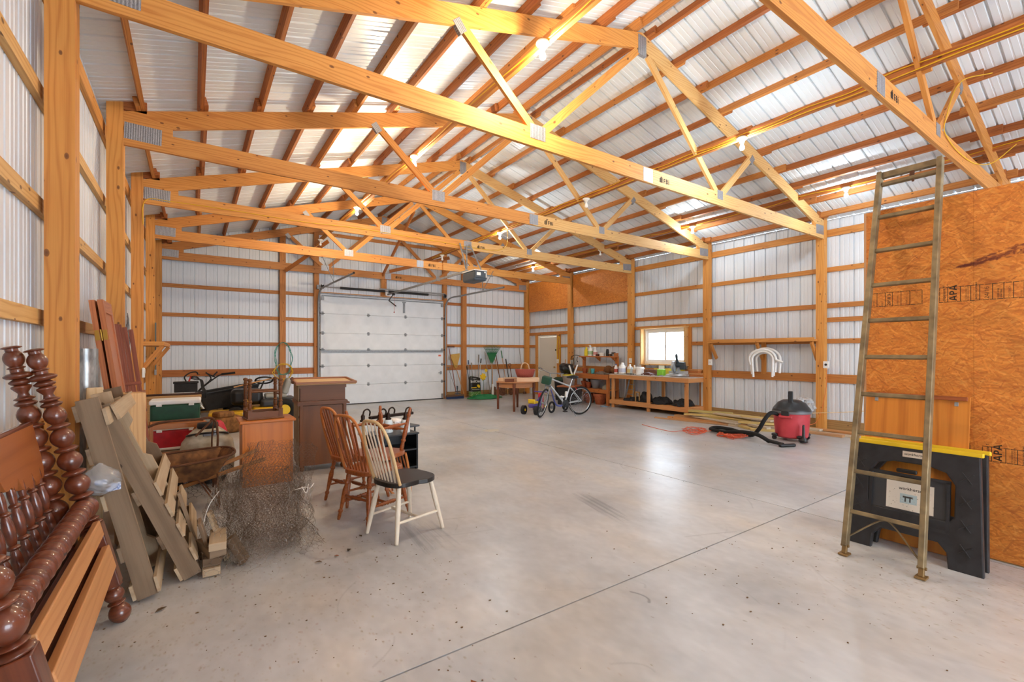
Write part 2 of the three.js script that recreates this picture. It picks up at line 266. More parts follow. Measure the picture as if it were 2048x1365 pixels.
// ------------------------------------------------------------ walls
const GIRTS = [[3.09, 0.09], [2.405, 0.09], [1.73, 0.09], [1.055, 0.16]];
const postGeo = buv(new THREE.BoxGeometry(0.148, 4.0, 0.14), 1, 0.4);
function post(par, x, z, h, i) { const m = mesh('post', box(0.135, h, 0.14, x, h / 2, z, 1), M.post[i % 2], par); return m; }
function girt(par, a, b, t, h) { return mesh('girt', beam(a, b, t, h), par === wallL ? pick(M.pine) : par === wallB ? pick([M.purlin[2], M.purlin[0]]) : pick([M.purlin[2], M.pine[1], M.purlin[2]]), par); }
const wallL = struct('wall_left', 'white ribbed steel wall with wooden posts and girts'), wallR = struct('wall_right', 'white ribbed steel wall with window and wooden girts'), wallB = struct('wall_back', 'white ribbed steel gable wall around the garage door'), wallF = struct('wall_front', 'white ribbed steel gable wall behind the viewpoint');
{
  const eave = roofY(WALLX0) - 0.004;
  sheets(wallL, BACKZ, FRONTZ, () => 0, () => eave + 0.03, (s, t, o) => V(WALLX0 - o, t, s), M.sheet);
  sheets(wallR, BACKZ, FRONTZ, () => 0, () => roofY(WALLX1) - 0.003, (s, t, o) => V(WALLX1 + o, t, s), M.sheet, [[-12.76, -11.72, 0, 2.05], [-8.15, -6.85, 1.17, 2.09]]);
  const gab = (x) => roofY(x) + 0.02;
  sheets(wallB, WALLX0, WALLX1, () => 0, (s) => gab(s), (s, t, o) => V(s, t, BACKZ - o), M.sheet, [[2.83, 6.53, 0, 3.07]]);
  sheets(wallF, WALLX0, WALLX1, () => 0, (s) => gab(s), (s, t, o) => V(s, t, FRONTZ + o), M.sheet, [[1.4, 5.06, 0, 3.05], [5.7, 9.36, 0, 3.05]]);
  TZ.slice(1).forEach((z, i) => { post(wallL, XL - 0.0585, z - 0.05, 4.06, i); post(wallR, XR + 0.0685, z - 0.05, 4.06, i + 1); });
  for (const [y, h] of GIRTS) {
    girt(wallL, V(WALLX0 + 0.02, y - h / 2, FRONTZ), V(WALLX0 + 0.02, y - h / 2, BACKZ + 0.03), 0.038, h);
    const segs = y > 2.2 ? [[FRONTZ, BACKZ + 0.03]] : y > 1.2 ? [[FRONTZ, -6.74], [-8.26, -11.64], [-12.84, BACKZ + 0.03]] : [[FRONTZ, -11.64], [-12.84, BACKZ + 0.03]];
    for (const [a, b] of segs) girt(wallR, V(WALLX1 - 0.02, y - h / 2, a), V(WALLX1 - 0.02, y - h / 2, b), 0.038, h);
    for (const [a, b] of y > 3.07 ? [[WALLX0 + 0.04, 2.77], [6.6, WALLX1 - 0.04]] : [[WALLX0 + 0.04, 2.77], [6.6, WALLX1 - 0.04]]) girt(wallB, V(a, y - h / 2, BACKZ + 0.02), V(b, y - h / 2, BACKZ + 0.02), 0.038, h);
    for (const [a, b] of y > 3.07 ? [[WALLX0 + 0.04, WALLX1 - 0.04]] : [[WALLX0 + 0.04, 1.4], [5.06, 5.7], [9.36, WALLX1 - 0.04]]) girt(wallF, V(a, y - h / 2, FRONTZ - 0.02), V(b, y - h / 2, FRONTZ - 0.02), 0.038, h);
  }
  for (const y of [4.15, 4.75]) { const c = (y - 3.95) / SL; girt(wallB, V(XL + c, y, BACKZ + 0.02), V(XR - c, y, BACKZ + 0.02), 0.038, 0.09); }
  girt(wallL, V(WALLX0 + 0.02, 3.78, FRONTZ), V(WALLX0 + 0.02, 3.78, BACKZ + 0.03), 0.038, 0.14);
  girt(wallR, V(WALLX1 - 0.02, 3.74, FRONTZ), V(WALLX1 - 0.02, 3.74, BACKZ + 0.03), 0.038, 0.13);
  // extra members round the window, the side door and by the partition
  girt(wallR, V(WALLX1 - 0.02, 2.125, -6.217), V(WALLX1 - 0.02, 2.125, -8.494), 0.038, 0.085);
  girt(wallR, V(WALLX1 - 0.02, 2.09, -3.84), V(WALLX1 - 0.02, 2.09, -1.5), 0.038, 0.085);
  girt(wallR, V(WALLX1 - 0.03, 2.115, -10.956), V(WALLX1 - 0.03, 2.115, -13.29), 0.06, 0.1);
  for (const z of [-6.795, -8.205]) mesh('window_stud', box(0.045, 1.12, 0.1, WALLX1 - 0.025, 1.57, z), M.pine[1], wallR);
  for (const z of [-11.66, -12.82]) mesh('door_stud', box(0.1, 2.07, 0.1, WALLX1 - 0.05, 1.035, z), M.pine[0], wallR);
  // bottom boards
  for (const [par, a, b] of [[wallL, V(WALLX0 + 0.02, 0.1, FRONTZ), V(WALLX0 + 0.02, 0.1, BACKZ + 0.03)], [wallR, V(WALLX1 - 0.02, 0.1, FRONTZ), V(WALLX1 - 0.02, 0.1, -11.64)], [wallB, V(6.6, 0.1, BACKZ + 0.02), V(WALLX1 - 0.04, 0.1, BACKZ + 0.02)], [wallB, V(WALLX0 + 0.04, 0.1, BACKZ + 0.02), V(2.77, 0.1, BACKZ + 0.02)]]) mesh('skirt_board', beam(a, b, 0.038, 0.18), M.treated, par);
  // gable posts
  const gp = (x, y0, y1, w = 0.14) => mesh('post', box(w, y1 - y0, 0.11, x, (y0 + y1) / 2, BACKZ + 0.095, 1), M.purlin[2], wallB);
  gp(1.93, 0, roofY(1.93) - 0.12); gp(2.76, 0, roofY(2.76) - 0.12, 0.12); gp(4.63, 3.1, 3.8, 0.15); gp(6.62, 0, roofY(6.62) - 0.12, 0.13); gp(7.32, 0, roofY(7.32) - 0.12, 0.15);
  mesh('door_header', box(3.74, 0.06, 0.1, 4.69, 3.1, BACKZ + 0.09), M.pine[1], wallB);
  // strand board closing the top of the two rear bays of the right wall
  const post2 = [[-8.58, -10.87], [-11.04, -13.2]];
  for (const [a, b] of post2) mesh('strand_board', box(0.012, 1.02, a - b, XR + 0.06, 3.4, (a + b) / 2), (M.osbSmall ??= osbMat(1024, 512, 2.4, 1.2, null)), wallR);
}
// oriented strand board: layered chips drawn in several tones
function osbMat(w, h, mw, mh, extra) {
  const t = canvasTex(w, h, (c) => {
    c.fillStyle = 'rgb(206,124,46)'; c.fillRect(0, 0, w, h); const sc = w / mw, n = Math.round(mw * mh * 5200);
    for (let i = 0; i < n; i++) {
      const L = rnd(0.02, 0.11) * sc, W = rnd(0.003, 0.016) * sc, k = rnd(), a = (rnd() + rnd() - 1) * 1.5;
      const col = k < 0.42 ? [214, 134, 52] : k < 0.66 ? [194, 112, 38] : k < 0.82 ? [228, 156, 72] : k < 0.96 ? [176, 94, 32] : [112, 60, 28];
      const f = rnd(0.92, 1.08); c.fillStyle = `rgba(${col[0] * f | 0},${col[1] * f | 0},${col[2] * f | 0},${k > 0.96 ? 0.55 : 0.5})`;
      c.save(); c.translate(rnd(0, w), rnd(0, h)); c.rotate(a); const q = k > 0.96 ? 0.35 : 1; c.beginPath(); c.moveTo(-L / 2 * q, -W / 2 * q); c.lineTo(L / 2 * q, -W / 2 * q * rnd(0.3, 1)); c.lineTo(L / 2 * q, W / 2 * q); c.lineTo(-L / 2 * q, W / 2 * q * rnd(0.3, 1)); c.fill(); c.restore();
    }
    if (extra) extra(c, w, h, sc);
  });
  if (!extra) t.repeat.set(1 / mw, 1 / mh);
  return std({ map: t, roughness: 0.55 });
}
// ------------------------------------------------------------ lamps on their boards
M.porcelain = plain(0xEDEBE4, 0.35);
function lampAt(x, y, z, col, lit, label, power) {
  const g = thing('bare_bulb_lamp', label, 'lamp', [x, y, z], 0, 'bare bulb lamps along the ceiling boards');
  mesh('lamp_holder', lathe([[0, 0.1], [0.062, 0.1], [0.064, 0.085], [0.05, 0.072], [0.03, 0.06], [0.026, 0.035], [0, 0.035]], 20), M.porcelain, g);
  const bm = lit ? std({ color: 0xffffff, emissive: col.clone().lerp(new THREE.Color(1, 1, 1), 0.6), emissiveIntensity: 6, roughness: 0.4 }) : plain(0xF2F2EE, 0.3);
  mesh('bulb', lathe([[0, -0.062], [0.014, -0.06], [0.026, -0.05], [0.031, -0.034], [0.029, -0.018], [0.02, 0.004], [0.014, 0.02], [0.013, 0.036], [0, 0.036]], 18), bm, g);
  if (lit) { const l = new THREE.PointLight(col, power, 0, 2); l.position.set(0, -0.03, 0); l.shadow.radius = 1.5; l.name = 'bulb_light'; g.add(l); }
}
const lampRows = [
  [2.66, 4.24, WARM, [[-0.5, 0, 'unlit bulb of the left row above the viewpoint'], [-3.35, 1, 'nearest warm bulb, hanging by the second truss top chord'], [-6.35, 1, 'second warm bulb of the left row, in front of the third truss'], [-9.23, 1, 'third warm bulb of the left row'], [-12.4, 0, 'unlit bulb above the left side of the garage door'], [2.4, 1, 'behind the viewpoint on the left row']]],
  [5.733, 4.1, COOL, [[-3.16, 1, 'cool bulb of the middle row, high at upper right centre'], [-5.98, 0, 'unlit bulb of the middle row under the yellow cables'], [-8.78, 1, 'cool bulb of the middle row near the door opener motor'], [-11.73, 0, 'unlit bulb above the right side of the garage door'], [2.5, 1, 'behind the viewpoint on the middle row']]],
  [8.748, 4.06, COOL, [[-3.09, 1, 'cool bulb of the right row left of the ladder top'], [-5.9, 1, 'cool bulb of the right row above the miter saw bench'], [-8.6, 0, 'unlit bulb of the right row above the strand board'], [-11.5, 2, 'warm bulb at the far end of the right row, near the corner']]],
];
for (const [x, y, col, list] of lampRows) for (const [z, lit, w] of list) lampAt(x, y, z, lit === 2 ? WARM.clone().lerp(COOL, 0.4) : col, lit, w.startsWith('unlit') || w.startsWith('cool') || w.startsWith('warm') || w.startsWith('nearest') || w.startsWith('second') || w.startsWith('third') ? 'bare ceiling bulb: ' + w : 'lit bare ceiling bulb ' + w, BULB_POWER * (x < 3 ? 2.1 : x < 7 ? 1 : 0.5));
// ------------------------------------------------------------ garage door
M.doorWhite = mottle(101, [226, 230, 232], [214, 219, 221], { size: 1.2, roughness: 0.5 });
M.galv = mottle(102, [160, 163, 165], [124, 128, 131], { size: 0.2, roughness: 0.5, metalness: 0.3 });
M.dark = plain(0x1C1C1E, 0.5); M.black = plain(0x101113, 0.45); M.blackRough = mottle(103, [34, 34, 36], [20, 20, 22], { roughness: 0.7, size: 0.2 });
M.rubber = plain(0x161616, 0.85); M.chrome = plain(0xC8CACC, 0.22, 0.9); M.steelGrey = plain(0x8A8D90, 0.4, 0.6);
M.brass = plain(0xB08A3C, 0.35, 0.8); M.whitePl = plain(0xECECE8, 0.45); M.yellow = plain(0xE8C11C, 0.5); M.cableY = plain(0xE2B418, 0.5); M.rust = mottle(104, [120, 76, 46], [66, 42, 30], { size: 0.25, roughness: 0.9 });
const garage = struct('door_1', 'white sectional overhead garage door');
{
  const z = -13.3, x0 = 2.85, w = 3.68, hs = [0.546, 0.534, 0.455, 0.455, 0.533, 0.527]; let y = 0.012;
  const seams = [];
  hs.forEach((h, i) => {
    const s = mesh('section', rbox(w, h - 0.004, 0.045, 0.0025, x0 + w / 2, y + h / 2, z), M.doorWhite, garage); y += h; seams.push(y);
  });
  seams.slice(0, 5).forEach((sy) => { for (const dx of [0.05, 1.3, 2.42, w - 0.05]) {
    const hg = mesh('hinge', [rbox(0.06, 0.1, 0.004, 0.002, x0 + dx, sy, z + 0.026), rod(V(x0 + dx - 0.04, sy, z + 0.04), V(x0 + dx + 0.04, sy, z + 0.04), 0.012)], M.galv, garage);
    mesh('pin', rod(V(x0 + dx - 0.05, sy, z + 0.045), V(x0 + dx + 0.05, sy, z + 0.045), 0.007), M.dark, hg);
    if (dx < 0.1 || dx > 3) mesh('roller', mv(rz(cyl(0.022, 0.022, 0.015), Math.PI / 2), x0 + dx + (dx < 1 ? -0.06 : 0.075), sy, z + 0.05), M.dark, hg);
  } });
  mesh('strut', [box(w - 0.04, 0.05, 0.006, x0 + w / 2, 1.5, z + 0.03), box(w - 0.04, 0.006, 0.04, x0 + w / 2, 1.527, z + 0.045), box(w - 0.04, 0.006, 0.04, x0 + w / 2, 1.473, z + 0.045)], M.galv, garage);
  mesh('top_strut', [box(w - 0.04, 0.006, 0.05, x0 + w / 2, 3.03, z + 0.05), box(w - 0.04, 0.035, 0.006, x0 + w / 2, 3.02, z + 0.03)], M.galv, garage);
  mesh('weather_backing', box(w + 0.06, 3.1, 0.012, x0 + w / 2, 1.555, z - 0.032), M.galv, garage); mesh('side_stop', box(0.06, 3.08, 0.03, x0 - 0.015, 1.54, z - 0.05), M.pine[1], garage); mesh('side_stop', box(0.06, 3.08, 0.03, x0 + w + 0.015, 1.54, z - 0.05), M.pine[1], garage);
  mesh('bottom_seal', rbox(w, 0.03, 0.05, 0.01, x0 + w / 2, 0.015, z), M.dark, garage);
  mesh('warning_label', box(0.09, 0.05, 0.002, 6.4, 1.37, z + 0.024), plain(0xD8684A, 0.6), garage);
  mesh('lock', [rbox(0.06, 0.09, 0.02, 0.004, 6.44, 0.83, z + 0.034), rbox(0.1, 0.02, 0.012, 0.003, 6.4, 0.83, z + 0.04)], M.galv, garage);
  mesh('operator_bracket', [box(0.06, 0.34, 0.02, 5.22, 2.82, z + 0.036), box(0.1, 0.03, 0.03, 5.22, 2.97, z + 0.05)], M.galv, garage);
  for (const [tx, s] of [[2.79, -1], [6.585, 1]]) {
    const pts = [V(tx, 0.03, z + 0.06), V(tx, 1.5, z + 0.06), V(tx, 2.75, z + 0.06), V(tx, 2.95, z + 0.09), V(tx, 3.08, z + 0.2), V(tx, 3.15, z + 0.36), V(tx, 3.16, z + 1.2), V(tx, 3.15, -9.9)];
    mesh('track', [tube(pts, 0.026, 60, 6)], M.galv, garage);
    const hz = s < 0 ? -11.6 : -10.95;
    mesh('track_hanger', [beam(V(tx, 3.16, hz), V(tx - 0.02, 3.75, hz), 0.004, 0.035, V(0, 0, 1)), beam(V(tx, 3.17, hz), V(tx - 0.28 * -s, 3.73, hz + 0.1), 0.004, 0.035, V(0, 0, 1)), box(0.32, 0.035, 0.035, tx + 0.14 * s, 3.6 + (s < 0 ? 0.13 : 0), hz + 0.05)], M.galv, garage);
    mesh('end_bearing_plate', box(0.09, 0.11, 0.06, tx, 3.24, z + 0.06), M.galv, garage);
    mesh('cable_drum', mv(rz(lathe([[0, 0], [0.055, 0], [0.055, 0.012], [0.04, 0.02], [0.042, 0.05], [0.06, 0.055], [0.06, 0.062], [0, 0.062]]), Math.PI / 2), tx + (s < 0 ? 0.12 : -0.02), 3.25, z + 0.12), M.dark, garage);
    mesh('top_roller_bracket', rbox(0.07, 0.09, 0.04, 0.004, tx - s * 0.11, 2.95, z + 0.045), M.galv, garage);
    mesh('corner_bracket', rbox(0.06, 0.14, 0.04, 0.004, tx - s * 0.1, 0.1, z + 0.045), M.galv, garage);
  }
  mesh('torsion_shaft', rod(V(2.8, 3.25, z + 0.12), V(6.6, 3.25, z + 0.12), 0.013), M.galv, garage);
  const coil = []; for (let i = 0; i < 2; i++) { const a = i ? 4.71 : 3.34, b = i ? 5.97 : 4.6; const pr = []; const n = 90; for (let k = 0; k <= n; k++) pr.push([0.031 + (k % 2 ? 0.006 : 0), (b - a) * k / n]); coil.push(mv(rz(lathe(pr, 14), -Math.PI / 2), a, 3.25, z + 0.12)); }
  mesh('torsion_spring', coil, M.dark, garage);
  mesh('spring_anchor', [box(0.05, 0.14, 0.05, 4.655, 3.21, z + 0.08)], M.whitePl, garage);
}
// opener
{
  const g = thing('garage_door_opener', 'grey garage door opener motor hung from the fourth truss, with its rail to the door', 'opener', [4.65, 2.86, -8.05]);
  mesh('motor_box', rbox(0.3, 0.2, 0.5, 0.05, 0, 0.12, 0, 3), plain(0x3E4852, 0.4), g);
  mesh('top_plate', rbox(0.3, 0.02, 0.48, 0.004, 0, 0.226, 0), plain(0xD8DADA, 0.4), g);
  mesh('end_cap', rbox(0.28, 0.14, 0.03, 0.02, 0, 0.14, 0.25), plain(0x3A434C, 0.4), g);
  mesh('label', [box(0.09, 0.06, 0.002, -0.06, 0.15, 0.267), box(0.02, 0.11, 0.002, 0.11, 0.14, 0.267), box(0.05, 0.02, 0.002, 0.09, 0.185, 0.267)], M.whitePl, g);
  mesh('rail', [box(0.03, 0.045, 4.75, 0, 0.29, -2.65)], M.galv, g);
  mesh('trolley', rbox(0.05, 0.06, 0.14, 0.01, 0, 0.25, -4.55), M.dark, g);
  mesh('arm', [beam(V(0, 0.25, -4.55), V(0.02, 0.12, -5.0), 0.012, 0.03), beam(V(0.02, 0.12, -5.0), V(0.3, -0.02, -5.15), 0.012, 0.03)], M.dark, g);
  mesh('hanger', [beam(V(-0.12, 0.22, -0.1), V(-0.12, 0.87, -0.4), 0.004, 0.035, V(1, 0, 0)), beam(V(0.12, 0.22, 0.1), V(0.12, 0.87, -0.4), 0.004, 0.035, V(1, 0, 0)), beam(V(-0.12, 0.3, -0.1), V(0.05, 0.85, -0.42), 0.004, 0.03, V(1, 0, 0))], M.galv, g);
  mesh('release_cord', [rod(V(0, 0.24, -4.5), V(0, -0.25, -4.5), 0.004), sph(0.018, 0, -0.26, -4.5)], plain(0xB03A28, 0.6), g);
  mesh('header_bracket', box(2.1, 0.045, 0.01, 0.85, 0.45, -5.15), M.galv, g);
}
// ------------------------------------------------------------ window
{
  const w = struct('window_1', 'white sliding window in the right wall'), x = WALLX1 - 0.005, z0 = -8.15, z1 = -6.85, y0 = 1.17, y1 = 2.09, zc = (z0 + z1) / 2;
  const vin = plain(0xE4E6E5, 0.5), fr = 0.06;
  mesh('frame', [box(0.07, fr, z1 - z0, x, y0 + fr / 2, zc), box(0.07, fr, z1 - z0, x, y1 - fr / 2, zc), box(0.07, y1 - y0 - 2 * fr, fr, x, (y0 + y1) / 2, z0 + fr / 2), box(0.07, y1 - y0 - 2 * fr, fr, x, (y0 + y1) / 2, z1 - fr / 2)], vin, w);
  const glass = new THREE.MeshPhysicalMaterial({ color: 0xffffff, transmission: 1, thickness: 0, roughness: 0.02, ior: 1.45 });
  for (const [a, b, dx] of [[z0 + fr, zc + 0.02, 0.012], [zc - 0.02, z1 - fr, -0.012]]) {
    const s = 0.05, ya = y0 + fr, yb = y1 - fr, sash = mesh('sash', [box(0.022, s, b - a, x + dx, ya + s / 2, (a + b) / 2), box(0.022, s, b - a, x + dx, yb - s / 2, (a + b) / 2), box(0.022, yb - ya - 2 * s, s, x + dx, (ya + yb) / 2, a + s / 2), box(0.022, yb - ya - 2 * s, s, x + dx, (ya + yb) / 2, b - s / 2)], vin, w);
    mesh('pane', box(0.004, yb - ya - 2 * s, b - a - 2 * s, x + dx, (ya + yb) / 2, (a + b) / 2), glass, sash);
  }
  mesh('latch', rbox(0.012, 0.06, 0.02, 0.003, x - 0.03, 1.62, zc), plain(0x9A9C9C, 0.4), w);
  mesh('casing', [box(0.16, 0.03, 1.4, x - 0.1, y1 + 0.016, zc), box(0.16, 0.03, 1.4, x - 0.1, y0 - 0.016, zc), box(0.16, y1 - y0, 0.03, x - 0.1, (y0 + y1) / 2, z0 - 0.016), box(0.16, y1 - y0, 0.03, x - 0.1, (y0 + y1) / 2, z1 + 0.016)], M.pine[2], w);
}
// ------------------------------------------------------------ side door
{
  const d = struct('door_2', 'plain cream side door with brass knob'), x = WALLX1 - 0.01, z0 = -12.76, z1 = -11.72, cream = plain(0xD9D2C4, 0.5);
  mesh('frame', [box(0.1, 2.05, 0.05, x, 1.025, z0 + 0.025), box(0.1, 2.05, 0.05, x, 1.025, z1 - 0.025), box(0.1, 0.05, z1 - z0 - 0.1, x, 2.025, (z0 + z1) / 2)], plain(0xE2DDD0, 0.5), d);
  mesh('leaf', rbox(0.045, 1.98, z1 - z0 - 0.11, 0.004, x - 0.01, 1.0, (z0 + z1) / 2), cream, d);
  mesh('stop', [box(0.03, 2.05, 0.06, x + 0.05, 1.025, z0 + 0.03), box(0.03, 2.05, 0.06, x + 0.05, 1.025, z1 - 0.03), box(0.03, 0.1, z1 - z0, x + 0.05, 2.03, (z0 + z1) / 2)], cream, d); mesh('threshold', box(0.12, 0.014, z1 - z0 - 0.1, x, 0.007, (z0 + z1) / 2), M.galv, d);
  mesh('knob', [sph(0.03, x - 0.08, 0.98, z1 - 0.13), rod(V(x - 0.03, 0.98, z1 - 0.13), V(x - 0.08, 0.98, z1 - 0.13), 0.012)], M.brass, d);
  mesh('deadbolt', mv(rz(cyl(0.028, 0.028, 0.02), Math.PI / 2), x - 0.03, 1.55, z1 - 0.1), M.dark, d);
}
// ------------------------------------------------------------ strand board partition
{
  const p = struct('wall_partition', 'orange strand board partition wall with printed grade stamps'), X = 4.66, H = 2.645, z0 = -1.5, z1 = 3.3, mw = 2.44;
  const stampAt = (c, w, h, sc, mw0, x0, y0, ww, hh, cols) => {       // grade stamp printed sideways, in metres from the panel's corner
    const X0 = x0 * sc, Y0 = h - (y0 + hh) * sc, W = ww * sc, Hh = hh * sc; c.strokeStyle = 'rgba(26,16,8,0.9)'; c.lineWidth = 3; c.setLineDash([26, 3]); c.strokeRect(X0, Y0, W, Hh); c.setLineDash([]);
    c.fillStyle = 'rgba(24,14,8,0.92)'; let cx = 0;
    for (const [tx, cw, fs, bold] of cols) { c.save(); c.translate(X0 + (cx + cw * 0.72) * sc, Y0 + Hh * 0.94); c.rotate(-Math.PI / 2); c.font = `${bold ? 'bold ' : ''}${fs * sc}px sans-serif`; const ls = tx.split('|'); ls.forEach((l, i) => c.fillText(l, 0, (i - (ls.length - 1) / 2) * fs * sc * 1.1)); c.restore(); cx += cw; c.beginPath(); c.moveTo(X0 + cx * sc, Y0); c.lineTo(X0 + cx * sc, Y0 + Hh); c.stroke(); }
  };
  const cols = [['exposure 1', 0.05, 0.022, 1], ['APA', 0.075, 0.062, 1], ['THE ENGINEERED|WOOD ASSOCIATION', 0.06, 0.011], ['RATED SHEATHING', 0.05, 0.014, 1], ['24/16', 0.07, 0.034], ['SIZED FOR|SPACING', 0.06, 0.014, 1], ['7/16 INCH', 0.05, 0.017], ['PS 2-10|SHEATHING SPAN', 0.07, 0.012], ['PRP-108', 0.05, 0.017, 1], ['MILL 4512', 0.06, 0.016], ['2018 3', 0.06, 0.03, 1], ['WALL-24|ROOF 24|FLOOR 16', 0.07, 0.012]];
  const mA = osbMat(2048, 2048, 2.45, 2.645, (c, w, h, sc) => {
    const s2 = h / 2.645;
    stampAt(c, w, h, s2, 0, 0.5, 1.85, 0.725, 0.11, cols); stampAt(c, w, h, s2, 0, -0.47, 1.85, 0.86, 0.11, [['PS 2-10', 0.06, 0.014], ['WALL 24', 0.05, 0.014], ['7/16', 0.05, 0.02], ['2018 3', 0.05, 0.04, 1], ['SPAN 24/16', 0.05, 0.014], ['SHEATHING', 0.05, 0.018, 1], ['SIZED FOR|SPACING', 0.06, 0.012], ['PRP-108', 0.06, 0.014], ['MILL 4512', 0.06, 0.014], ['RATED', 0.06, 0.016], ['EXP 1', 0.06, 0.016], ['2018 3', 0.05, 0.03, 1], ['SHEATHING', 0.06, 0.014], ['SPAN 24', 0.06, 0.014]]);
    stampAt(c, w, h, s2, 0, 0.75, 0.7, 0.725, 0.1, cols); stampAt(c, w, h, s2, 0, 0.46, 0.705, 0.22, 0.1, [['THICKNESS', 0.05, 0.012], ['7/16', 0.06, 0.02], ['MILL', 0.06, 0.016]]);
    for (let i = 0; i < 190; i++) { const t = rnd(), x = 0.62 + t * 0.55 + rnd(-0.05, 0.05), y = 2.1 + t * 0.13 + rnd(-1, 1) * 0.05 * t; c.fillStyle = `rgba(92,32,14,${rnd(0.15, 0.5)})`; c.beginPath(); c.ellipse(x * s2, h - y * s2, rnd(3, 22), rnd(2, 8), -0.2, 0, 6.3); c.fill(); }   // dark resin streak
  });
  const face = (z0, z1, y0, y1, mt) => { const g = ni(new THREE.BoxGeometry(0.0115, y1 - y0, z1 - z0)).translate(X + 0.006, (y0 + y1) / 2, (z0 + z1) / 2), q = g.attributes.position, uv = g.attributes.uv; for (let i = 0; i < q.count; i++) uv.setXY(i, (q.getZ(i) + 1.5) / 2.45, q.getY(i) / 2.645); return mesh('strand_board', g, mt, p); };
  face(-1.5, -0.8505, 0.012, 2.643, mA); face(-0.8495, 0.94, 0.012, 2.643, mA); face(0.943, 3.3, 0.012, 2.643, mA);
  for (const z of [-1.481, -0.85, -0.25, 0.36, 0.94, 1.6, 2.2, 2.8, 3.27]) mesh('stud', box(0.089, 2.52, 0.038, X + 0.057, 1.33, z, 1), M.pine[2], p);
  mesh('top_plate', box(0.089, 0.038, 4.8, X + 0.057, 2.62, 0.9), M.pine[2], p); mesh('sole_plate', box(0.089, 0.038, 4.8, X + 0.057, 0.019, 0.9), M.treated, p);
  mesh('end_board', box(0.1, 2.645, 0.018, X + 0.06, 1.3225, -1.51, 1), wood(15, [212, 172, 132], [180, 134, 96], {}), p);
}
// ------------------------------------------------------------ boards that carry the lamps, and yellow cable
{
  const bd = (x, y, z0, z1, w, h, label, mt) => solo('lamp_board', label, 'board', beam(V(x, y, z0), V(x, y, z1), w, h), mt, [0, 0, 0], 0, 'boards carrying the lamps');
  bd(2.71, 4.38, 3.4, -13.2, 0.045, 0.09, 'long pine board carrying the left row of bulbs', M.pine[1]);
  bd(5.78, 4.24, 3.4, -13.2, 0.045, 0.09, 'long pine board carrying the middle row of bulbs', M.purlin[0]);
  bd(8.79, 4.2, 3.4, -13.2, 0.045, 0.09, 'long pine board carrying the right row of bulbs', M.purlin[0]);
  const cab = (pts, label) => solo('cable', label, 'cable', tube(pts, 0.0055, 140, 5), M.cableY, [0, 0, 0], 0, 'yellow wiring on the timbers');
  const wav = (x, y, z0, z1, n, a, b) => { const r = []; a = 0.004; for (let i = 0; i <= n; i++) r.push(V(x + rnd(-a, a) * 0.3, y + rnd(-b, b), z0 + (z1 - z0) * i / n)); return r; };
  cab(wav(5.735, 4.25, 3, -12.4, 40, 0.01, 0.028), 'upper yellow cable along the middle lamp board'); cab(wav(5.735, 4.2, 3, -12.4, 34, 0.01, 0.012), 'lower yellow cable along the middle lamp board');
  cab(wav(8.755, 4.185, 3, -12.4, 40, 0.01, 0.02), 'yellow cable along the right lamp board'); cab(wav(2.675, 4.36, 3, -12.4, 36, 0.01, 0.02), 'yellow cable along the left lamp board');
  cab([V(-0.59, 3.3, -8.44), V(-0.585, 3.6, -8.44), V(-0.53, 3.69, -8.46), V(-0.3, 3.7, -8.466), V(0.5, 3.705, -8.466), V(1.5, 3.69, -8.466), V(2.5, 3.72, -8.466), V(4, 3.7, -8.466), V(5.5, 3.71, -8.466), V(5.7, 3.83, -8.466), V(5.74, 4.19, -8.47)], 'yellow cable run along the bottom chord of the fourth truss');
  cab([V(7.4, 4.62, -1.2), V(7.05, 4.5, -1.38), V(6.6, 4.0, -1.41), V(6.5, 3.82, -1.41), V(6.75, 3.74, -1.41), V(7.3, 3.72, -1.41), V(7.9, 3.78, -1.41), V(8.4, 3.9, -1.35), V(8.74, 4.16, -1.2)], 'yellow cable draped down a web of the nearest truss');
  // short scabs nailed where lamp boards are joined
  for (const [x, y, z, l] of [[5.82, 4.22, -1.75, 'short splice block on the middle lamp board by the nearest truss'], [2.75, 4.37, -8.9, 'short splice block on the left lamp board']]) solo('splice_block', l, 'block', box(0.038, 0.089, 0.8, 0, 0, 0), M.pine[1], [x, y, z]);
  // diagonal bracing towards the gable
  solo('ridge_brace', 'diagonal brace board rising from the gable truss above the garage door', 'brace', beam(V(4.55, 3.72, -13.22), V(4.6, 5.05, -11.0), 0.038, 0.089), M.purlin[0]);
  solo('gable_brace', 'diagonal brace board at the left gable post', 'brace', beam(V(1.98, 3.6, -13.2), V(2.85, 4.32, -12.4), 0.038, 0.089), M.purlin[0]);
  solo('gable_brace', 'diagonal brace board right of the ridge brace, falling to the right jamb', 'brace', beam(V(4.75, 3.85, -13.2), V(6.2, 4.25, -12.2), 0.038, 0.089), M.purlin[0]);
}
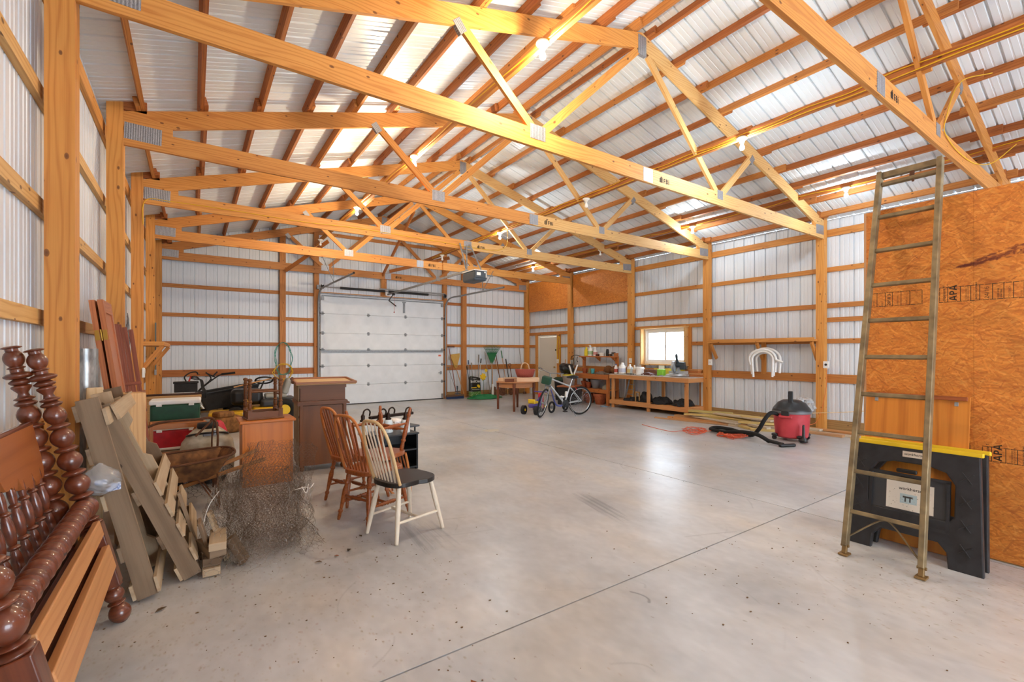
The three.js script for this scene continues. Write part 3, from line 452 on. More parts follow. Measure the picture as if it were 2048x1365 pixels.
// ------------------------------------------------------------ bed ends leaning on the left wall
M.cherry = new THREE.MeshPhysicalMaterial({ map: woodTex(21, [112, 52, 25], [70, 29, 13], { L: 1.2, W: 0.3, ring: 5, knots: 1 }), roughness: 0.4, clearcoat: 0.9, clearcoatRoughness: 0.12 });
M.cherryFlat = wood(22, [164, 96, 50], [128, 64, 30], { L: 1.4, W: 0.4, ring: 4, knots: 0, contrast: 0.8 }, 0.34);
M.bedPale = wood(23, [206, 148, 96], [176, 112, 64], { L: 1.5, W: 0.35, knots: 1, contrast: 0.8 }, 0.4);
function turned(y0, seq, base = 0.024) {                 // [kind, radius, height]: lathe profile from y0 upwards
  const p = []; let y = y0;
  for (const [k, r, h] of seq) {
    if (k === 'b') for (let i = 0; i <= 8; i++) p.push([base + (r - base) * Math.sin(Math.PI * i / 8) ** 0.8, y + h * i / 8]);
    else if (k === 'r') { p.push([base, y], [r * 0.8, y + h * 0.1], [r, y + h * 0.35], [r, y + h * 0.6], [r * 0.75, y + h * 0.85], [base, y + h]); }
    else if (k === 'n') { p.push([r, y], [r, y + h]); }
    else if (k === 'c') { p.push([base, y], [r * 0.5, y + h * 0.3], [r, y + h * 0.75], [r, y + h * 0.9], [r * 0.6, y + h]); }
    y += h;
  }
  return p;
}
const bedPostTop = turned(0.56, [['r', 0.05, 0.03], ['r', 0.042, 0.02], ['b', 0.055, 0.11], ['r', 0.05, 0.03], ['b', 0.053, 0.1], ['r', 0.049, 0.03], ['b', 0.051, 0.1], ['r', 0.048, 0.03], ['b', 0.049, 0.095], ['r', 0.046, 0.028], ['b', 0.046, 0.09], ['r', 0.043, 0.03], ['r', 0.04, 0.02], ['c', 0.038, 0.06], ['r', 0.042, 0.03], ['r', 0.055, 0.035], ['n', 0.026, 0.014], ['r', 0.034, 0.016], ['b', 0.04, 0.075], ['n', 0.024, 0.012], ['r', 0.04, 0.014]]);
const bedFoot = turned(0, [['b', 0.05, 0.1], ['r', 0.04, 0.02], ['b', 0.045, 0.075], ['r', 0.048, 0.025]]);
function bedEnd(label, x, lean, rail) {
  const g = thing('bed_end', label, 'bed frame', [x, 0, -2.66], 0, 'two ends of a turned four-poster bed'); g.rotation.z = lean;
  for (const s of [-1, 1]) {
    const p = mesh('post', [lathe([...bedPostTop, [0, bedPostTop.at(-1)[1]]], 24)], M.cherry, g); p.position.set(0, 0, s * 0.64);
    mesh('block', rbox(0.092, 0.36, 0.092, 0.008, 0, 0.385, 0), M.cherry, p); mesh('foot', lathe([[0, 0], ...bedFoot], 20), M.cherry, p);
    if (rail && s < 0) mesh('rail_slot', box(0.014, 0.12, 0.004, 0.0, 0.4, -0.0465), M.dark, p);
  }
  return g;
}
{
  const head = bedEnd('turned cherry bed headboard with scalloped panel and spindles, against the left wall', -0.463, 0.186, false);
  const sc = [[-0.6, 1.13], [0.6, 1.13], [0.6, 0.98]]; const n = 6; for (let i = 0; i <= n * 6; i++) { const t = i / (n * 6), q = (t * n) % 1; sc.push([0.6 - 1.2 * t, 0.94 - 0.06 * Math.abs(Math.sin(q * Math.PI)) - 0.02 * Math.sin(q * Math.PI * 3) + 0.035 * Math.cos((t - 0.5) * 9)]); } sc.push([-0.6, 0.98]);
  mesh('scalloped_panel', buv(ry(extr(sc, 0.022, 0.002), Math.PI / 2), 2), M.cherryFlat, head);
  mesh('panel_cap', rbox(0.034, 0.02, 1.2, 0.008, 0, 1.138, 0), M.cherry, head);
  const spin = turned(0.45, [['b', 0.018, 0.1], ['r', 0.022, 0.02], ['b', 0.02, 0.12], ['r', 0.022, 0.02], ['b', 0.02, 0.12], ['r', 0.02, 0.02], ['b', 0.015, 0.08]], 0.012), sg = lathe(spin, 12);
  for (let i = 0; i < 9; i++) mesh('spindle', sg, M.cherry, head).position.z = -0.52 + i * 0.13;
  mesh('lower_rail', rbox(0.034, 0.12, 1.22, 0.006, 0, 0.4, 0), M.cherry, head);
  const foot = bedEnd('turned cherry bed footboard with rope-turned rail, nearest in the left corner', -0.318, 0.229, true);
  const rope = turned(0, Array.from({ length: 13 }, () => [['b', 0.05, 0.066], ['r', 0.046, 0.026]]).flat(), 0.031);
  mesh('rope_rail', mv(rx(lathe(rope, 22), Math.PI / 2), 0, 0.675, -0.6), M.cherry, foot);
  mesh('panel', rbox(0.024, 0.26, 1.2, 0.004, -0.02, 0.42, 0), M.cherry, foot);
  mesh('rail_board', rbox(0.03, 0.085, 1.2, 0.006, 0.03, 0.545, 0), M.bedPale, foot); mesh('rail_board', rbox(0.034, 0.13, 1.2, 0.006, 0.035, 0.38, 0), M.bedPale, foot);
}
// ------------------------------------------------------------ pallets
M.greyWood = [wood(24, [142, 120, 96], [100, 80, 60], { knots: 3, stain: 0.4, ring: 4, W: 0.5, contrast: 0.8 }, 0.85), wood(25, [186, 164, 134], [144, 120, 92], { knots: 2, stain: 0.3, ring: 4, W: 0.5, contrast: 0.8 }, 0.85), wood(26, [124, 102, 80], [84, 66, 48], { knots: 3, stain: 0.5, ring: 4, W: 0.5, contrast: 0.8 }, 0.88)];
function pallet(label, x, z, lean, decks, back) {
  const g = thing('pallet', label, 'pallet', [x, 0.02, z], 0, 'weathered pallets leaning on the left wall'); g.rotation.z = lean;
  const o = [[-0.05, 0], [0.05, 0], [0.05, 0.18], [0.012, 0.22], [0.012, 0.42], [0.05, 0.46], [0.05, 0.76], [0.012, 0.8], [0.012, 1.0], [0.05, 1.04], [0.05, 1.22], [-0.05, 1.22]];
  const sg = buv(extr(o, 0.036), 1);
  const plainG = buv(extr([[-0.05, 0], [0.05, 0], [0.05, 1.22], [-0.05, 1.22]], 0.036), 1);
  for (const [i, zz] of [0.0, -0.48, -0.98].entries()) mesh('stringer', i ? sg : plainG, M.greyWood[i], g).position.z = zz;
  for (const y of decks) mesh('deck_board', box(0.016, 0.095, 1.05, 0.0585, y, -0.49), M.greyWood[1], g).rotation.x = rnd(-0.012, 0.012);
  for (const y of back) mesh('deck_board', box(0.016, 0.09, 1.05, -0.0585, y, -0.49), pick(M.greyWood), g);
  return g;
}
pallet('weathered grey pallet leaning nearest the bed, partly hidden behind the other pallet', -0.22, -3.5, 0.225, [0.06, 1.1], [0.06, 0.3, 0.62, 0.9, 1.15]);
pallet('weathered pallet with notched stringers and short slats, leaning beside the wire netting', 0.0, -3.66, 0.385, [0.14, 0.32, 0.47, 0.62, 1.16], [0.06, 0.3, 0.62, 0.9, 1.15]);
// ------------------------------------------------------------ doors, slats and offcuts behind the pallets
{
  const g = thing('bifold_door', 'folded pair of brown bifold door panels with brass hinge, leaning on the left wall', 'door', [-0.41, 0, -5.08]); g.rotation.z = 0.13;
  const m = wood(27, [186, 112, 64], [146, 78, 40], { knots: 1 }, 0.4);
  for (const dx of [0, 0.05]) { const p = mesh('door_panel', [box(0.035, 1.9, 0.07, dx, 0.95, 0.2), box(0.035, 1.9, 0.07, dx, 0.95, -0.2), box(0.035, 0.1, 0.33, dx, 1.85, 0), box(0.035, 0.14, 0.33, dx, 0.07, 0), box(0.035, 0.1, 0.33, dx, 0.95, 0)], m, g); mesh('inset', [box(0.014, 0.8, 0.33, dx, 0.54, 0), box(0.014, 0.8, 0.33, dx, 1.4, 0)], m, p); }
  mesh('hinge', [rbox(0.028, 0.08, 0.004, 0.001, 0.0, 1.62, 0.238), rbox(0.028, 0.08, 0.004, 0.001, 0.048, 1.62, 0.238), rod(V(0.025, 1.575, 0.242), V(0.025, 1.665, 0.242), 0.006)], M.brass, g);
}
{
  const g = thing('slatted_frame', 'bundle of red-brown painted wooden frames leaning behind the pallets', 'frame', [-0.42, 0, -5.6]); g.rotation.z = 0.115;
  const m = wood(28, [158, 84, 54], [112, 52, 32], { knots: 1 }, 0.55);
  [[-0.02, 0.26, 1.69], [0.035, 0.2, 1.71], [0.07, 0.06, 1.74], [0.075, -0.08, 1.74], [0.1, -0.22, 1.72], [0.135, -0.34, 1.7]].forEach(([x, z, h]) => mesh('slat', rbox(0.036, h, 0.022, 0.003, x - 0.03, h / 2, z, 1), m, g));
  for (const y of [0.5, 0.62, 0.95, 1.18]) mesh('cross_block', rbox(0.2, 0.03, 0.045, 0.004, 0.06, y, rnd(0.06, 0.12), 1), m, g);
}
solo('timber_offcut', 'pale square timber offcut standing on end behind the pallets', 'timber', rbox(0.16, 1.16, 0.16, 0.004, 0, 0.58, 0), wood(29, [214, 170, 116], [186, 136, 84], {}), [-0.4, 0, -4.62], 0.3);
solo('board_offcut', 'narrow pale board standing against the wall beside the near post', 'board', rbox(0.09, 1.22, 0.022, 0.003, 0, 0.61, 0), wood(30, [224, 196, 152], [200, 160, 110], {}), [-0.58, 0, -4.42], 0.4);
solo('duct_pipe', 'shiny grey metal duct pipe standing by the left wall', 'pipe', [cyl(0.075, 0.075, 1.5, 0, 0, 0, 20)], mottle(105, [190, 190, 186], [120, 122, 122], { metalness: 0.7, roughness: 0.35, size: 0.3 }), [-0.66, 0, -4.62]);
{
  const pts = []; for (let i = 0; i < 60; i++) { const a = i * 0.55; pts.push(V(rnd(-0.008, 0.008) + 0.012 + 0.02 * Math.sin(a), 0.22 * Math.cos(a) + rnd(-0.05, 0.05), 0.13 * Math.sin(a) + rnd(-0.04, 0.04))); }
  solo('wire_coil', 'thin grey wire coil hanging on a left wall post', 'wire', tube(pts, 0.0022, 320, 4), M.steelGrey, [-0.57, 1.62, -6.22]);
}
// clear plastic bag
{
  const g = new THREE.SphereGeometry(0.1, 28, 20), p = g.attributes.position; for (let i = 0; i < p.count; i++) { const y = p.getY(i), k = 1 + 0.16 * Math.sin(i * 1.7) * Math.cos(i * 0.37) + 0.1 * hash(i % 28, Math.floor(i / 29), 9); const nk = y > 0.05 ? 1 - (y - 0.05) * 12 : 1; p.setXYZ(i, p.getX(i) * k * Math.max(0.25, nk), y * (y > 0 ? 1.35 : 0.8), p.getZ(i) * k * Math.max(0.25, nk)); } g.computeVertexNormals();
  const b = thing('plastic_bag', 'crumpled clear plastic bag of blue and white packaging lying on the pallet', 'bag', [-0.43, 0.74, -3.44]); b.scale.set(0.85, 0.85, 0.85);
  mesh('film', ni(g), new THREE.MeshPhysicalMaterial({ color: 0xF2F4F6, transmission: 0.75, thickness: 0, roughness: 0.16, ior: 1.4 }), b);
  mesh('contents', [sph(0.05, 0.02, -0.02, 0.01, 1, 0.9, 1, 10, 8), rbox(0.09, 0.05, 0.07, 0.01, -0.02, -0.03, 0.02)], mottle(106, [84, 60, 44], [60, 42, 32], { size: 0.1 }), b);
  mesh('printed_card', [ry(rbox(0.08, 0.05, 0.006, 0.002, 0.05, -0.03, 0.06), 0.5), ry(rbox(0.06, 0.03, 0.006, 0.002, 0.0, 0.02, 0.075), 0.2)], mottle(107, [220, 226, 236], [58, 92, 168], { size: 0.06, f: 5, pow: 1.4 }), b);
}
// ------------------------------------------------------------ broken boards on the floor
{
  const list = [[0.12, -3.78, 0.34, 0.1, 0.02, 1.32, 1.5], [0.2, -3.84, 0.36, 0.09, 0.022, 1.25, 1.4], [0.3, -3.72, 0.2, 0.1, 0.04, 1.1, 1.2], [0.05, -3.95, 0.5, 0.09, 0.02, 1.3, 1.6], [-0.05, -4.0, 0.42, 0.09, 0.02, 1.22, 1.3]];
  list.forEach(([x, z, h, w, t, tilt, ya], i) => { const m = solo('broken_board', ['split pale pallet slat upright at the foot of the notched pallet', 'second split pallet slat leaning right of it', 'short thick board stub beside the wire netting', 'long weathered slat leaning between the pallets', 'grey slat leaning under the pallet stringers'][i], 'board', rbox(w, h, t, 0.003, 0, h / 2, 0), M.greyWood[i % 3], [x, 0.01, z], ya, 'broken pallet boards on the floor'); m.rotation.order = 'YXZ'; m.rotation.x = -(1.57 - tilt); m.rotation.z = rnd(-0.1, 0.1); });
  const st = [[0.1, -3.66, 0.03, 0.5], [0.11, -3.68, 0.085, 0.3], [0.1, -3.67, 0.14, 0.75], [0.12, -3.64, 0.195, 0.45]];
  st.forEach(([x, z, y, r], i) => solo('wood_block', ['lowest', 'second', 'third', 'topmost'][i] + ' block in the little stack of board ends beside the wire netting', 'wood block', rbox(0.1, 0.052, 0.3, 0.004), M.greyWood[(i + 1) % 3], [x + 0.02 * (i % 2), y, z - 0.1], r - 0.5, 'stack of board ends'));
}
// ------------------------------------------------------------ stored goods along the left wall
{
  const g = thing('wooden_crate', 'long pale wooden chest under the battery box by the left wall', 'chest', [-0.26, 0, -9.75]);
  const m = wood(41, [196, 158, 108], [160, 120, 74], {});
  mesh('body', [box(0.72, 0.7, 0.42, 0, 0.35, 0)], m, g); mesh('lid', rbox(0.76, 0.05, 0.46, 0.008, 0, 0.726, 0), m, g); mesh('edge_strip', rod(V(-0.38, 0.765, 0.2), V(0.38, 0.765, 0.2), 0.02), plain(0x40261C, 0.6), g);
  const b = thing('battery_box', 'black plastic battery box with jumper cables on the wooden chest', 'battery box', [-0.1, 0.787, -9.78]);
  mesh('case', [rbox(0.33, 0.15, 0.2, 0.01, 0, 0.075, 0), rbox(0.36, 0.03, 0.22, 0.008, 0, 0.165, 0)], M.blackRough, b);
  mesh('handle', tube([[0.0, 0.18, 0], [-0.02, 0.26, 0.02], [0.06, 0.33, 0], [0.15, 0.34, 0.02], [0.17, 0.3, 0]], 0.012, 30), M.black, b);
  mesh('red_clamp', [rod(V(0.04, 0.18, 0.03), V(0.07, 0.27, 0.02), 0.012)], plain(0xB42318, 0.5), b);
  for (let i = 0; i < 4; i++) mesh('cable', tube([[0.06, 0.26 - i * 0.01, 0.02], [0.14, 0.27 - i * 0.02, 0.03], [0.2 + i * 0.01, 0.2, 0.04], [0.22 + i * 0.012, 0.08, 0.06], [0.24 + i * 0.015, 0.0, 0.1], [0.255 + i * 0.012, -0.12, 0.1]], 0.007, 30), M.black, b);
}
function cooler(name, label, pos, col, turn) {
  const g = thing(name, label, 'cooler', pos, turn, 'stacked coolers');
  mesh('body', [rbox(0.53, 0.26, 0.36, 0.03, 0, 0.14, 0)], col, g); mesh('base_band', rbox(0.535, 0.05, 0.365, 0.02, 0, 0.03, 0), M.whitePl, g);
  mesh('lid', rbox(0.55, 0.06, 0.38, 0.02, 0, 0.295, 0), M.whitePl, g); for (const x of [-0.17, 0.17]) mesh('latch', rbox(0.06, 0.03, 0.015, 0.004, x, 0.26, 0.186), M.whitePl, g);
  mesh('side_handle', tube([[0.27, 0.22, -0.08], [0.3, 0.18, -0.05], [0.3, 0.18, 0.05], [0.27, 0.22, 0.08]], 0.008, 20), M.whitePl, g); return g;
}
cooler('cooler', 'red cooler with white lid, bottom of the stack behind the wheelbarrow', [-0.19, 0.2, -7.6], mottle(111, [196, 30, 44], [160, 22, 34], { roughness: 0.4 }), 0.02);
cooler('cooler', 'dark green cooler with white lid, top of the stack behind the wheelbarrow', [-0.185, 0.53, -7.6], mottle(112, [20, 76, 48], [12, 58, 36], { roughness: 0.4 }), -0.02);
solo('low_box', 'weathered wooden box under the coolers', 'box', rbox(0.6, 0.2, 0.42, 0.006, 0, 0.1, 0), M.greyWood[0], [-0.19, 0, -7.6]);
{ // oak chair side frame standing in front of the coolers
  const g = thing('chair_frame', 'old oak chair frame without a seat, in front of the coolers', 'chair', [-0.15, 0, -6.95], 0.06), m = wood(42, [190, 120, 62], [140, 82, 40], {}, 0.4);
  for (const [x, z, h, l] of [[-0.28, -0.16, 1.02, -0.06], [-0.26, 0.18, 0.62, 0], [0.26, -0.16, 0.62, 0], [0.26, 0.18, 0.6, 0]]) { const p = mesh('leg', rbox(0.04, h, 0.04, 0.006, 0, h / 2, 0), m, g); p.position.set(x, 0, z); p.rotation.z = -l * 0.8; }
  mesh('seat_rail', [rbox(0.56, 0.06, 0.022, 0.004, 0, 0.6, 0.18), rbox(0.56, 0.06, 0.022, 0.004, 0, 0.6, -0.16), rbox(0.022, 0.06, 0.34, 0.004, -0.26, 0.6, 0.01), rbox(0.022, 0.06, 0.34, 0.004, 0.26, 0.6, 0.01)], m, g);
  mesh('stretcher', [rbox(0.52, 0.03, 0.02, 0.004, 0, 0.28, 0.18), rbox(0.02, 0.03, 0.34, 0.004, -0.26, 0.22, 0.01)], m, g);
  for (let i = 0; i < 2; i++) mesh('slat', mv(rz(rbox(0.022, 0.42, 0.03, 0.004, 0, 0, 0), -0.45), 0.1 + i * 0.06, 0.42, 0.12), m, g);
}
// wheelbarrow
{
  const g = thing('wheelbarrow', 'rusty steel wheelbarrow with wooden handles', 'wheelbarrow', [-0.02, 0, -5.37], 0.05);
  const top = [[-0.33, 0.3], [0.28, 0.26], [0.36, 0], [0.28, -0.26], [-0.33, -0.3]], bot = [[-0.2, 0.18], [0.18, 0.16], [0.22, 0], [0.18, -0.16], [-0.2, -0.18]];
  const pos = []; const P = (a, y) => [a[0], y, a[1]]; const quad = (a, b, c, d) => pos.push(...a, ...b, ...c, ...a, ...c, ...d);
  const yt = (q) => 0.455 + 0.06 * (q[0] + 0.33);
  for (const off of [0, 0.006]) for (let i = 0; i < 5; i++) { const j = (i + 1) % 5; quad(P(bot[i], 0.28 + off), P(bot[j], 0.28 + off), [top[j][0] * (1 - off), yt(top[j]), top[j][1] * (1 - off * 2)], [top[i][0] * (1 - off), yt(top[i]), top[i][1] * (1 - off * 2)]); }
  for (const off of [0, 0.006]) for (let i = 1; i < 4; i++) pos.push(...P(bot[0], 0.28 + off), ...P(bot[i], 0.28 + off), ...P(bot[i + 1], 0.28 + off));
  const tg = new THREE.BufferGeometry(); tg.setAttribute('position', new THREE.Float32BufferAttribute(pos, 3)); tg.computeVertexNormals(); tg.setAttribute('uv', new THREE.Float32BufferAttribute(new Float32Array(pos.length / 3 * 2), 2));
  mesh('tray', buv(tg, 0), mottle(117, [150, 106, 64], [78, 52, 38], { size: 0.35, f: 7, roughness: 0.9 }), g); mesh('rim', tube(top.map(q => V(q[0], yt(q), q[1])), 0.012, 60, 6, true), M.rust, g);
  const wd = wood(43, [168, 116, 66], [118, 76, 40], {}, 0.7);
  for (const s of [-1, 1]) { mesh('handle', beam(V(-0.32, 0.15, s * 0.05), V(0.6, 0.42, s * 0.25), 0.035, 0.035, V(0, 1, 0), 0.008), wd, g); mesh('leg', [beam(V(0.2, 0.32, s * 0.18), V(0.22, 0, s * 0.2), 0.03, 0.012, V(1, 0, 0)), beam(V(0.05, 0.28, s * 0.16), V(0.2, 0.02, s * 0.2), 0.03, 0.012, V(1, 0, 0))], M.rust, g); }
  mesh('leg_brace', rod(V(0.22, 0.03, -0.2), V(0.22, 0.03, 0.2), 0.01), M.rust, g);
  const w = mesh('wheel', mv(ni(new THREE.TorusGeometry(0.125, 0.05, 10, 28)), -0.22, 0.176, 0), M.rubber, g); mesh('hub', mv(rx(cyl(0.085, 0.085, 0.05, 0, -0.025, 0), Math.PI / 2), -0.22, 0.176, 0), plain(0xC79A2A, 0.6), w);
  mesh('axle', rod(V(-0.22, 0.176, -0.09), V(-0.22, 0.176, 0.09), 0.012), M.steelGrey, g);
}
{ // white drum with black cap and hoop
  const g = thing('sprayer_tank', 'round dirty white sprayer tank with black cap behind the wheelbarrow', 'tank', [0.14, 0, -6.38]);
  mesh('tank', lathe([[0, 0.04], [0.18, 0.05], [0.26, 0.12], [0.275, 0.3], [0.25, 0.45], [0.18, 0.55], [0.12, 0.6], [0, 0.61]], 32), mottle(113, [206, 200, 182], [150, 140, 116], { size: 0.5, f: 8, roughness: 0.6 }), g);
  mesh('cap', lathe([[0, 0.6], [0.1, 0.6], [0.105, 0.62], [0.1, 0.66], [0.02, 0.67], [0, 0.67]], 24), M.blackRough, g);
  mesh('hoop', tube(Array.from({ length: 20 }, (_, i) => V(0.2 * Math.cos(i / 20 * 6.283), 0.52 + 0.05 * Math.sin(i / 20 * 6.283), 0.2 * Math.sin(i / 20 * 6.283))), 0.012, 60, 6, true), M.black, g);
  mesh('pump', [rbox(0.1, 0.05, 0.06, 0.01, 0.0, 0.55, 0.16), cyl(0.03, 0.03, 0.05, 0.06, 0.54, 0.17)], M.steelGrey, g); mesh('foot_ring', cyl(0.19, 0.19, 0.05, 0, 0, 0, 24), M.black, g);
}
{ // old iron hoop frame in front of the tank: bent bars
  solo('bent_bar', 'bent dark iron cultivator bar resting above the wheelbarrow', 'bar', [tube([[-0.42, 0.7, 0], [-0.3, 0.745, 0], [0, 0.755, 0], [0.14, 0.76, 0], [0.17, 0.74, 0]], 0.014, 30), tube([[0.0, 0.58, 0.04], [0.1, 0.68, 0.02], [0.17, 0.74, 0], [0.2, 0.6, 0.04], [0.19, 0.3, 0.05], [0.19, 0.0, 0.05]], 0.012, 30), tube([[0.17, 0.74, 0], [0.15, 0.55, -0.02], [0.16, 0.0, -0.02]], 0.009, 20), tube([[-0.42, 0.7, 0], [-0.43, 0.3, 0.02], [-0.42, 0.0, 0.03]], 0.012, 20)], M.rust, [0.02, 0, -5.98]);
}
// black dump cart
{
  const g = thing('dump_cart', 'black plastic dump cart by the gable wall', 'cart', [0.62, 0, -12.3], 0.05);
  const o = [[-0.52, 0.56], [0.6, 0.74], [0.48, 0.32], [-0.38, 0.22]];
  mesh('tub', [buv(extr(o, 0.03).translate(0, 0, 0.33), 0), buv(extr(o, 0.03).translate(0, 0, -0.33), 0), beam(V(-0.52, 0.56, 0), V(-0.38, 0.22, 0), 0.66, 0.03), beam(V(0.6, 0.74, 0), V(0.48, 0.32, 0), 0.66, 0.03), beam(V(-0.38, 0.23, 0), V(0.48, 0.33, 0), 0.66, 0.03)], M.blackRough, g);
  mesh('rim', [beam(V(-0.55, 0.565, 0.36), V(0.62, 0.75, 0.36), 0.05, 0.025), beam(V(-0.55, 0.565, -0.36), V(0.62, 0.75, -0.36), 0.05, 0.025), beam(V(-0.54, 0.565, -0.36), V(-0.54, 0.565, 0.36), 0.05, 0.025)], M.black, g);
  mesh('logo', box(0.14, 0.12, 0.003, -0.3, 0.42, 0.348), std({ color: 0xC8CCD0, roughness: 0.7, transparent: true, alphaMap: canvasTex(64, 64, (c) => { c.fillStyle = '#000'; c.fillRect(0, 0, 64, 64); c.fillStyle = '#999'; for (let i = 0; i < 26; i++) c.fillRect(rnd(6, 50), rnd(8, 50), rnd(2, 9), rnd(2, 6)); }, false) }), g);
  for (const s of [-1, 1]) { const w = mesh('wheel', mv(ni(new THREE.TorusGeometry(0.14, 0.05, 8, 24)), 0.15, 0.19, s * 0.3), M.rubber, g); mesh('hub', mv(rx(cyl(0.09, 0.09, 0.06, 0, -0.03, 0), Math.PI / 2), 0.15, 0.19, s * 0.3), M.steelGrey, w); }
  mesh('tow_bar', [rod(V(-0.3, 0.2, 0), V(-0.62, 0.19, 0), 0.02), rod(V(0.15, 0.19, -0.3), V(0.15, 0.19, 0.3), 0.018)], M.black, g);
}
{ // tiller handlebars leaning behind the cart
  const g = thing('tiller_handle', 'black walk-behind tiller handlebar rising left of the cart', 'tiller', [0.05, 0, -12.86]);
  mesh('bar', [tube([[-0.1, 0.1, 0], [0.05, 0.55, 0], [0.35, 0.85, 0], [0.5, 0.95, 0], [0.75, 0.98, 0]], 0.016, 40), tube([[-0.1, 0.1, -0.3], [0.05, 0.55, -0.3], [0.3, 0.85, -0.3], [0.2, 1.0, -0.3]], 0.016, 40), rod(V(0.3, 0.84, 0), V(0.3, 0.85, -0.3), 0.014)], M.black, g);
  mesh('grip', rod(V(0.5, 0.955, 0), V(0.78, 0.985, 0), 0.024), M.rubber, g); mesh('lever', [beam(V(0.32, 0.9, 0.02), V(0.42, 1.02, 0.02), 0.02, 0.03), beam(V(0.2, 0.98, -0.28), V(0.38, 0.88, -0.28), 0.02, 0.03)], M.blackRough, g);
  mesh('engine', [rbox(0.3, 0.22, 0.3, 0.04, -0.05, 0.11, -0.15)], M.blackRough, g);
}
{ // riding mower behind the stool
  const g = thing('riding_mower', 'yellow riding mower with grey seat and black hood, behind the stool', 'mower', [1.3, 0, -11.4], -0.06);
  mesh('deck', [rbox(0.95, 0.1, 0.6, 0.03, -0.55, 0.22, 0.35), rbox(0.5, 0.14, 0.5, 0.05, 0.0, 0.24, 0.2)], mottle(114, [226, 180, 26], [196, 148, 18], { roughness: 0.4 }), g);
  mesh('fender', rbox(0.72, 0.2, 0.8, 0.08, 0.25, 0.38, 0, 3), plain(0x2A2E33, 0.4), g);
  mesh('seat', [rbox(0.42, 0.1, 0.44, 0.045, 0.2, 0.52, 0, 3), mv(rz(rbox(0.12, 0.36, 0.42, 0.05, 0, 0, 0, 3), -0.3), 0.42, 0.72, 0)], plain(0x9A9C96, 0.6), g);
  mesh('hood', [rbox(0.6, 0.34, 0.46, 0.1, -0.35, 0.52, 0, 3)], plain(0x17181A, 0.35), g);
  mesh('steering_wheel', [mv(rx(rz(ni(new THREE.TorusGeometry(0.17, 0.018, 8, 26)), 0), 1.1), -0.02, 0.86, 0), rod(V(-0.12, 0.6, 0), V(-0.02, 0.85, 0), 0.016), rod(V(-0.19, 0.86, 0), V(0.15, 0.86, 0), 0.01)], M.black, g);
  mesh('lever', tube([[-0.35, 0.4, 0.36], [-0.4, 0.7, 0.36], [-0.38, 0.85, 0.36], [-0.34, 0.92, 0.36]], 0.02, 24), M.black, g);
  mesh('control_box', rbox(0.1, 0.14, 0.1, 0.02, -0.32, 0.42, 0.42), plain(0xC9971C, 0.5), g);
  for (const [x, r, z] of [[0.35, 0.24, 0.4], [0.35, 0.24, -0.4], [-0.55, 0.17, 0.3], [-0.55, 0.17, -0.3]]) { const w = mesh('wheel', mv(ni(new THREE.TorusGeometry(r * 0.7, r * 0.3, 10, 26)), x, r, z), M.rubber, g); mesh('hub', mv(rx(cyl(r * 0.5, r * 0.5, 0.08, 0, -0.04, 0), Math.PI / 2), x, r, z), M.yellow, w); }
  mesh('warning_label', [box(0.07, 0.04, 0.002, -0.4, 0.235, 0.652), box(0.08, 0.05, 0.002, -0.25, 0.235, 0.652)], M.whitePl, g);
  solo('broomstick', 'long bare broomstick lying across the mower hood', 'stick', rod(V(-0.3, 0.74, 0.1), V(0.5, 0.92, 0.05), 0.014), wood(44, [206, 156, 100], [170, 116, 66], {}), [1.0, 0, -11.35]);
  solo('red_fuel_can', 'small red plastic item between the coolers and the cart', 'can', [lathe([[0, 0], [0.12, 0], [0.13, 0.15], [0.08, 0.28], [0.03, 0.33], [0, 0.33]], 18)], plain(0xC32436, 0.45), [0.35, 0, -9.2]);
  solo('brown_sack', 'crumpled brown paper sack left of the yellow mower deck', 'sack', [rbox(0.5, 0.32, 0.3, 0.1, 0, 0.16, 0, 3), rbox(0.3, 0.12, 0.26, 0.05, -0.05, 0.34, 0, 3)], mottle(115, [150, 104, 56], [104, 70, 38], { size: 0.2, roughness: 0.9 }), [0.5, 0, -9.9], 0.4);
}
// ------------------------------------------------------------ nightstand with an upturned stool
M.honey = wood(45, [206, 120, 34], [178, 94, 22], { ring: 6, knots: 0, contrast: 0.7, W: 0.5 }, 0.36);
M.walnut = wood(46, [118, 70, 29], [80, 45, 17], { ring: 3, knots: 0, W: 0.7, contrast: 0.7 }, 0.5);
M.oak = wood(47, [156, 84, 36], [116, 57, 21], { ring: 6, knots: 0, L: 0.8, W: 0.2 }, 0.3);
{
  const g = thing('nightstand', 'orange-brown wooden cabinet with an upturned stool on top', 'cabinet', [0.69, 0, -5.98]);
  mesh('side_panel', [box(0.5, 0.69, 0.02, 0, 0.345, 0.2)], M.honey, g); mesh('side_panel', box(0.02, 0.69, 0.38, -0.24, 0.345, 0), M.honey, g); mesh('side_panel', box(0.02, 0.69, 0.38, 0.24, 0.345, 0), M.honey, g); mesh('back_panel', box(0.46, 0.66, 0.01, 0, 0.345, -0.19), M.honey, g);
  mesh('top', rbox(0.56, 0.03, 0.46, 0.008, 0, 0.706, 0), M.honey, g); mesh('center_batten', box(0.1, 0.69, 0.004, -0.18, 0.345, 0.212), M.honey, g);
}
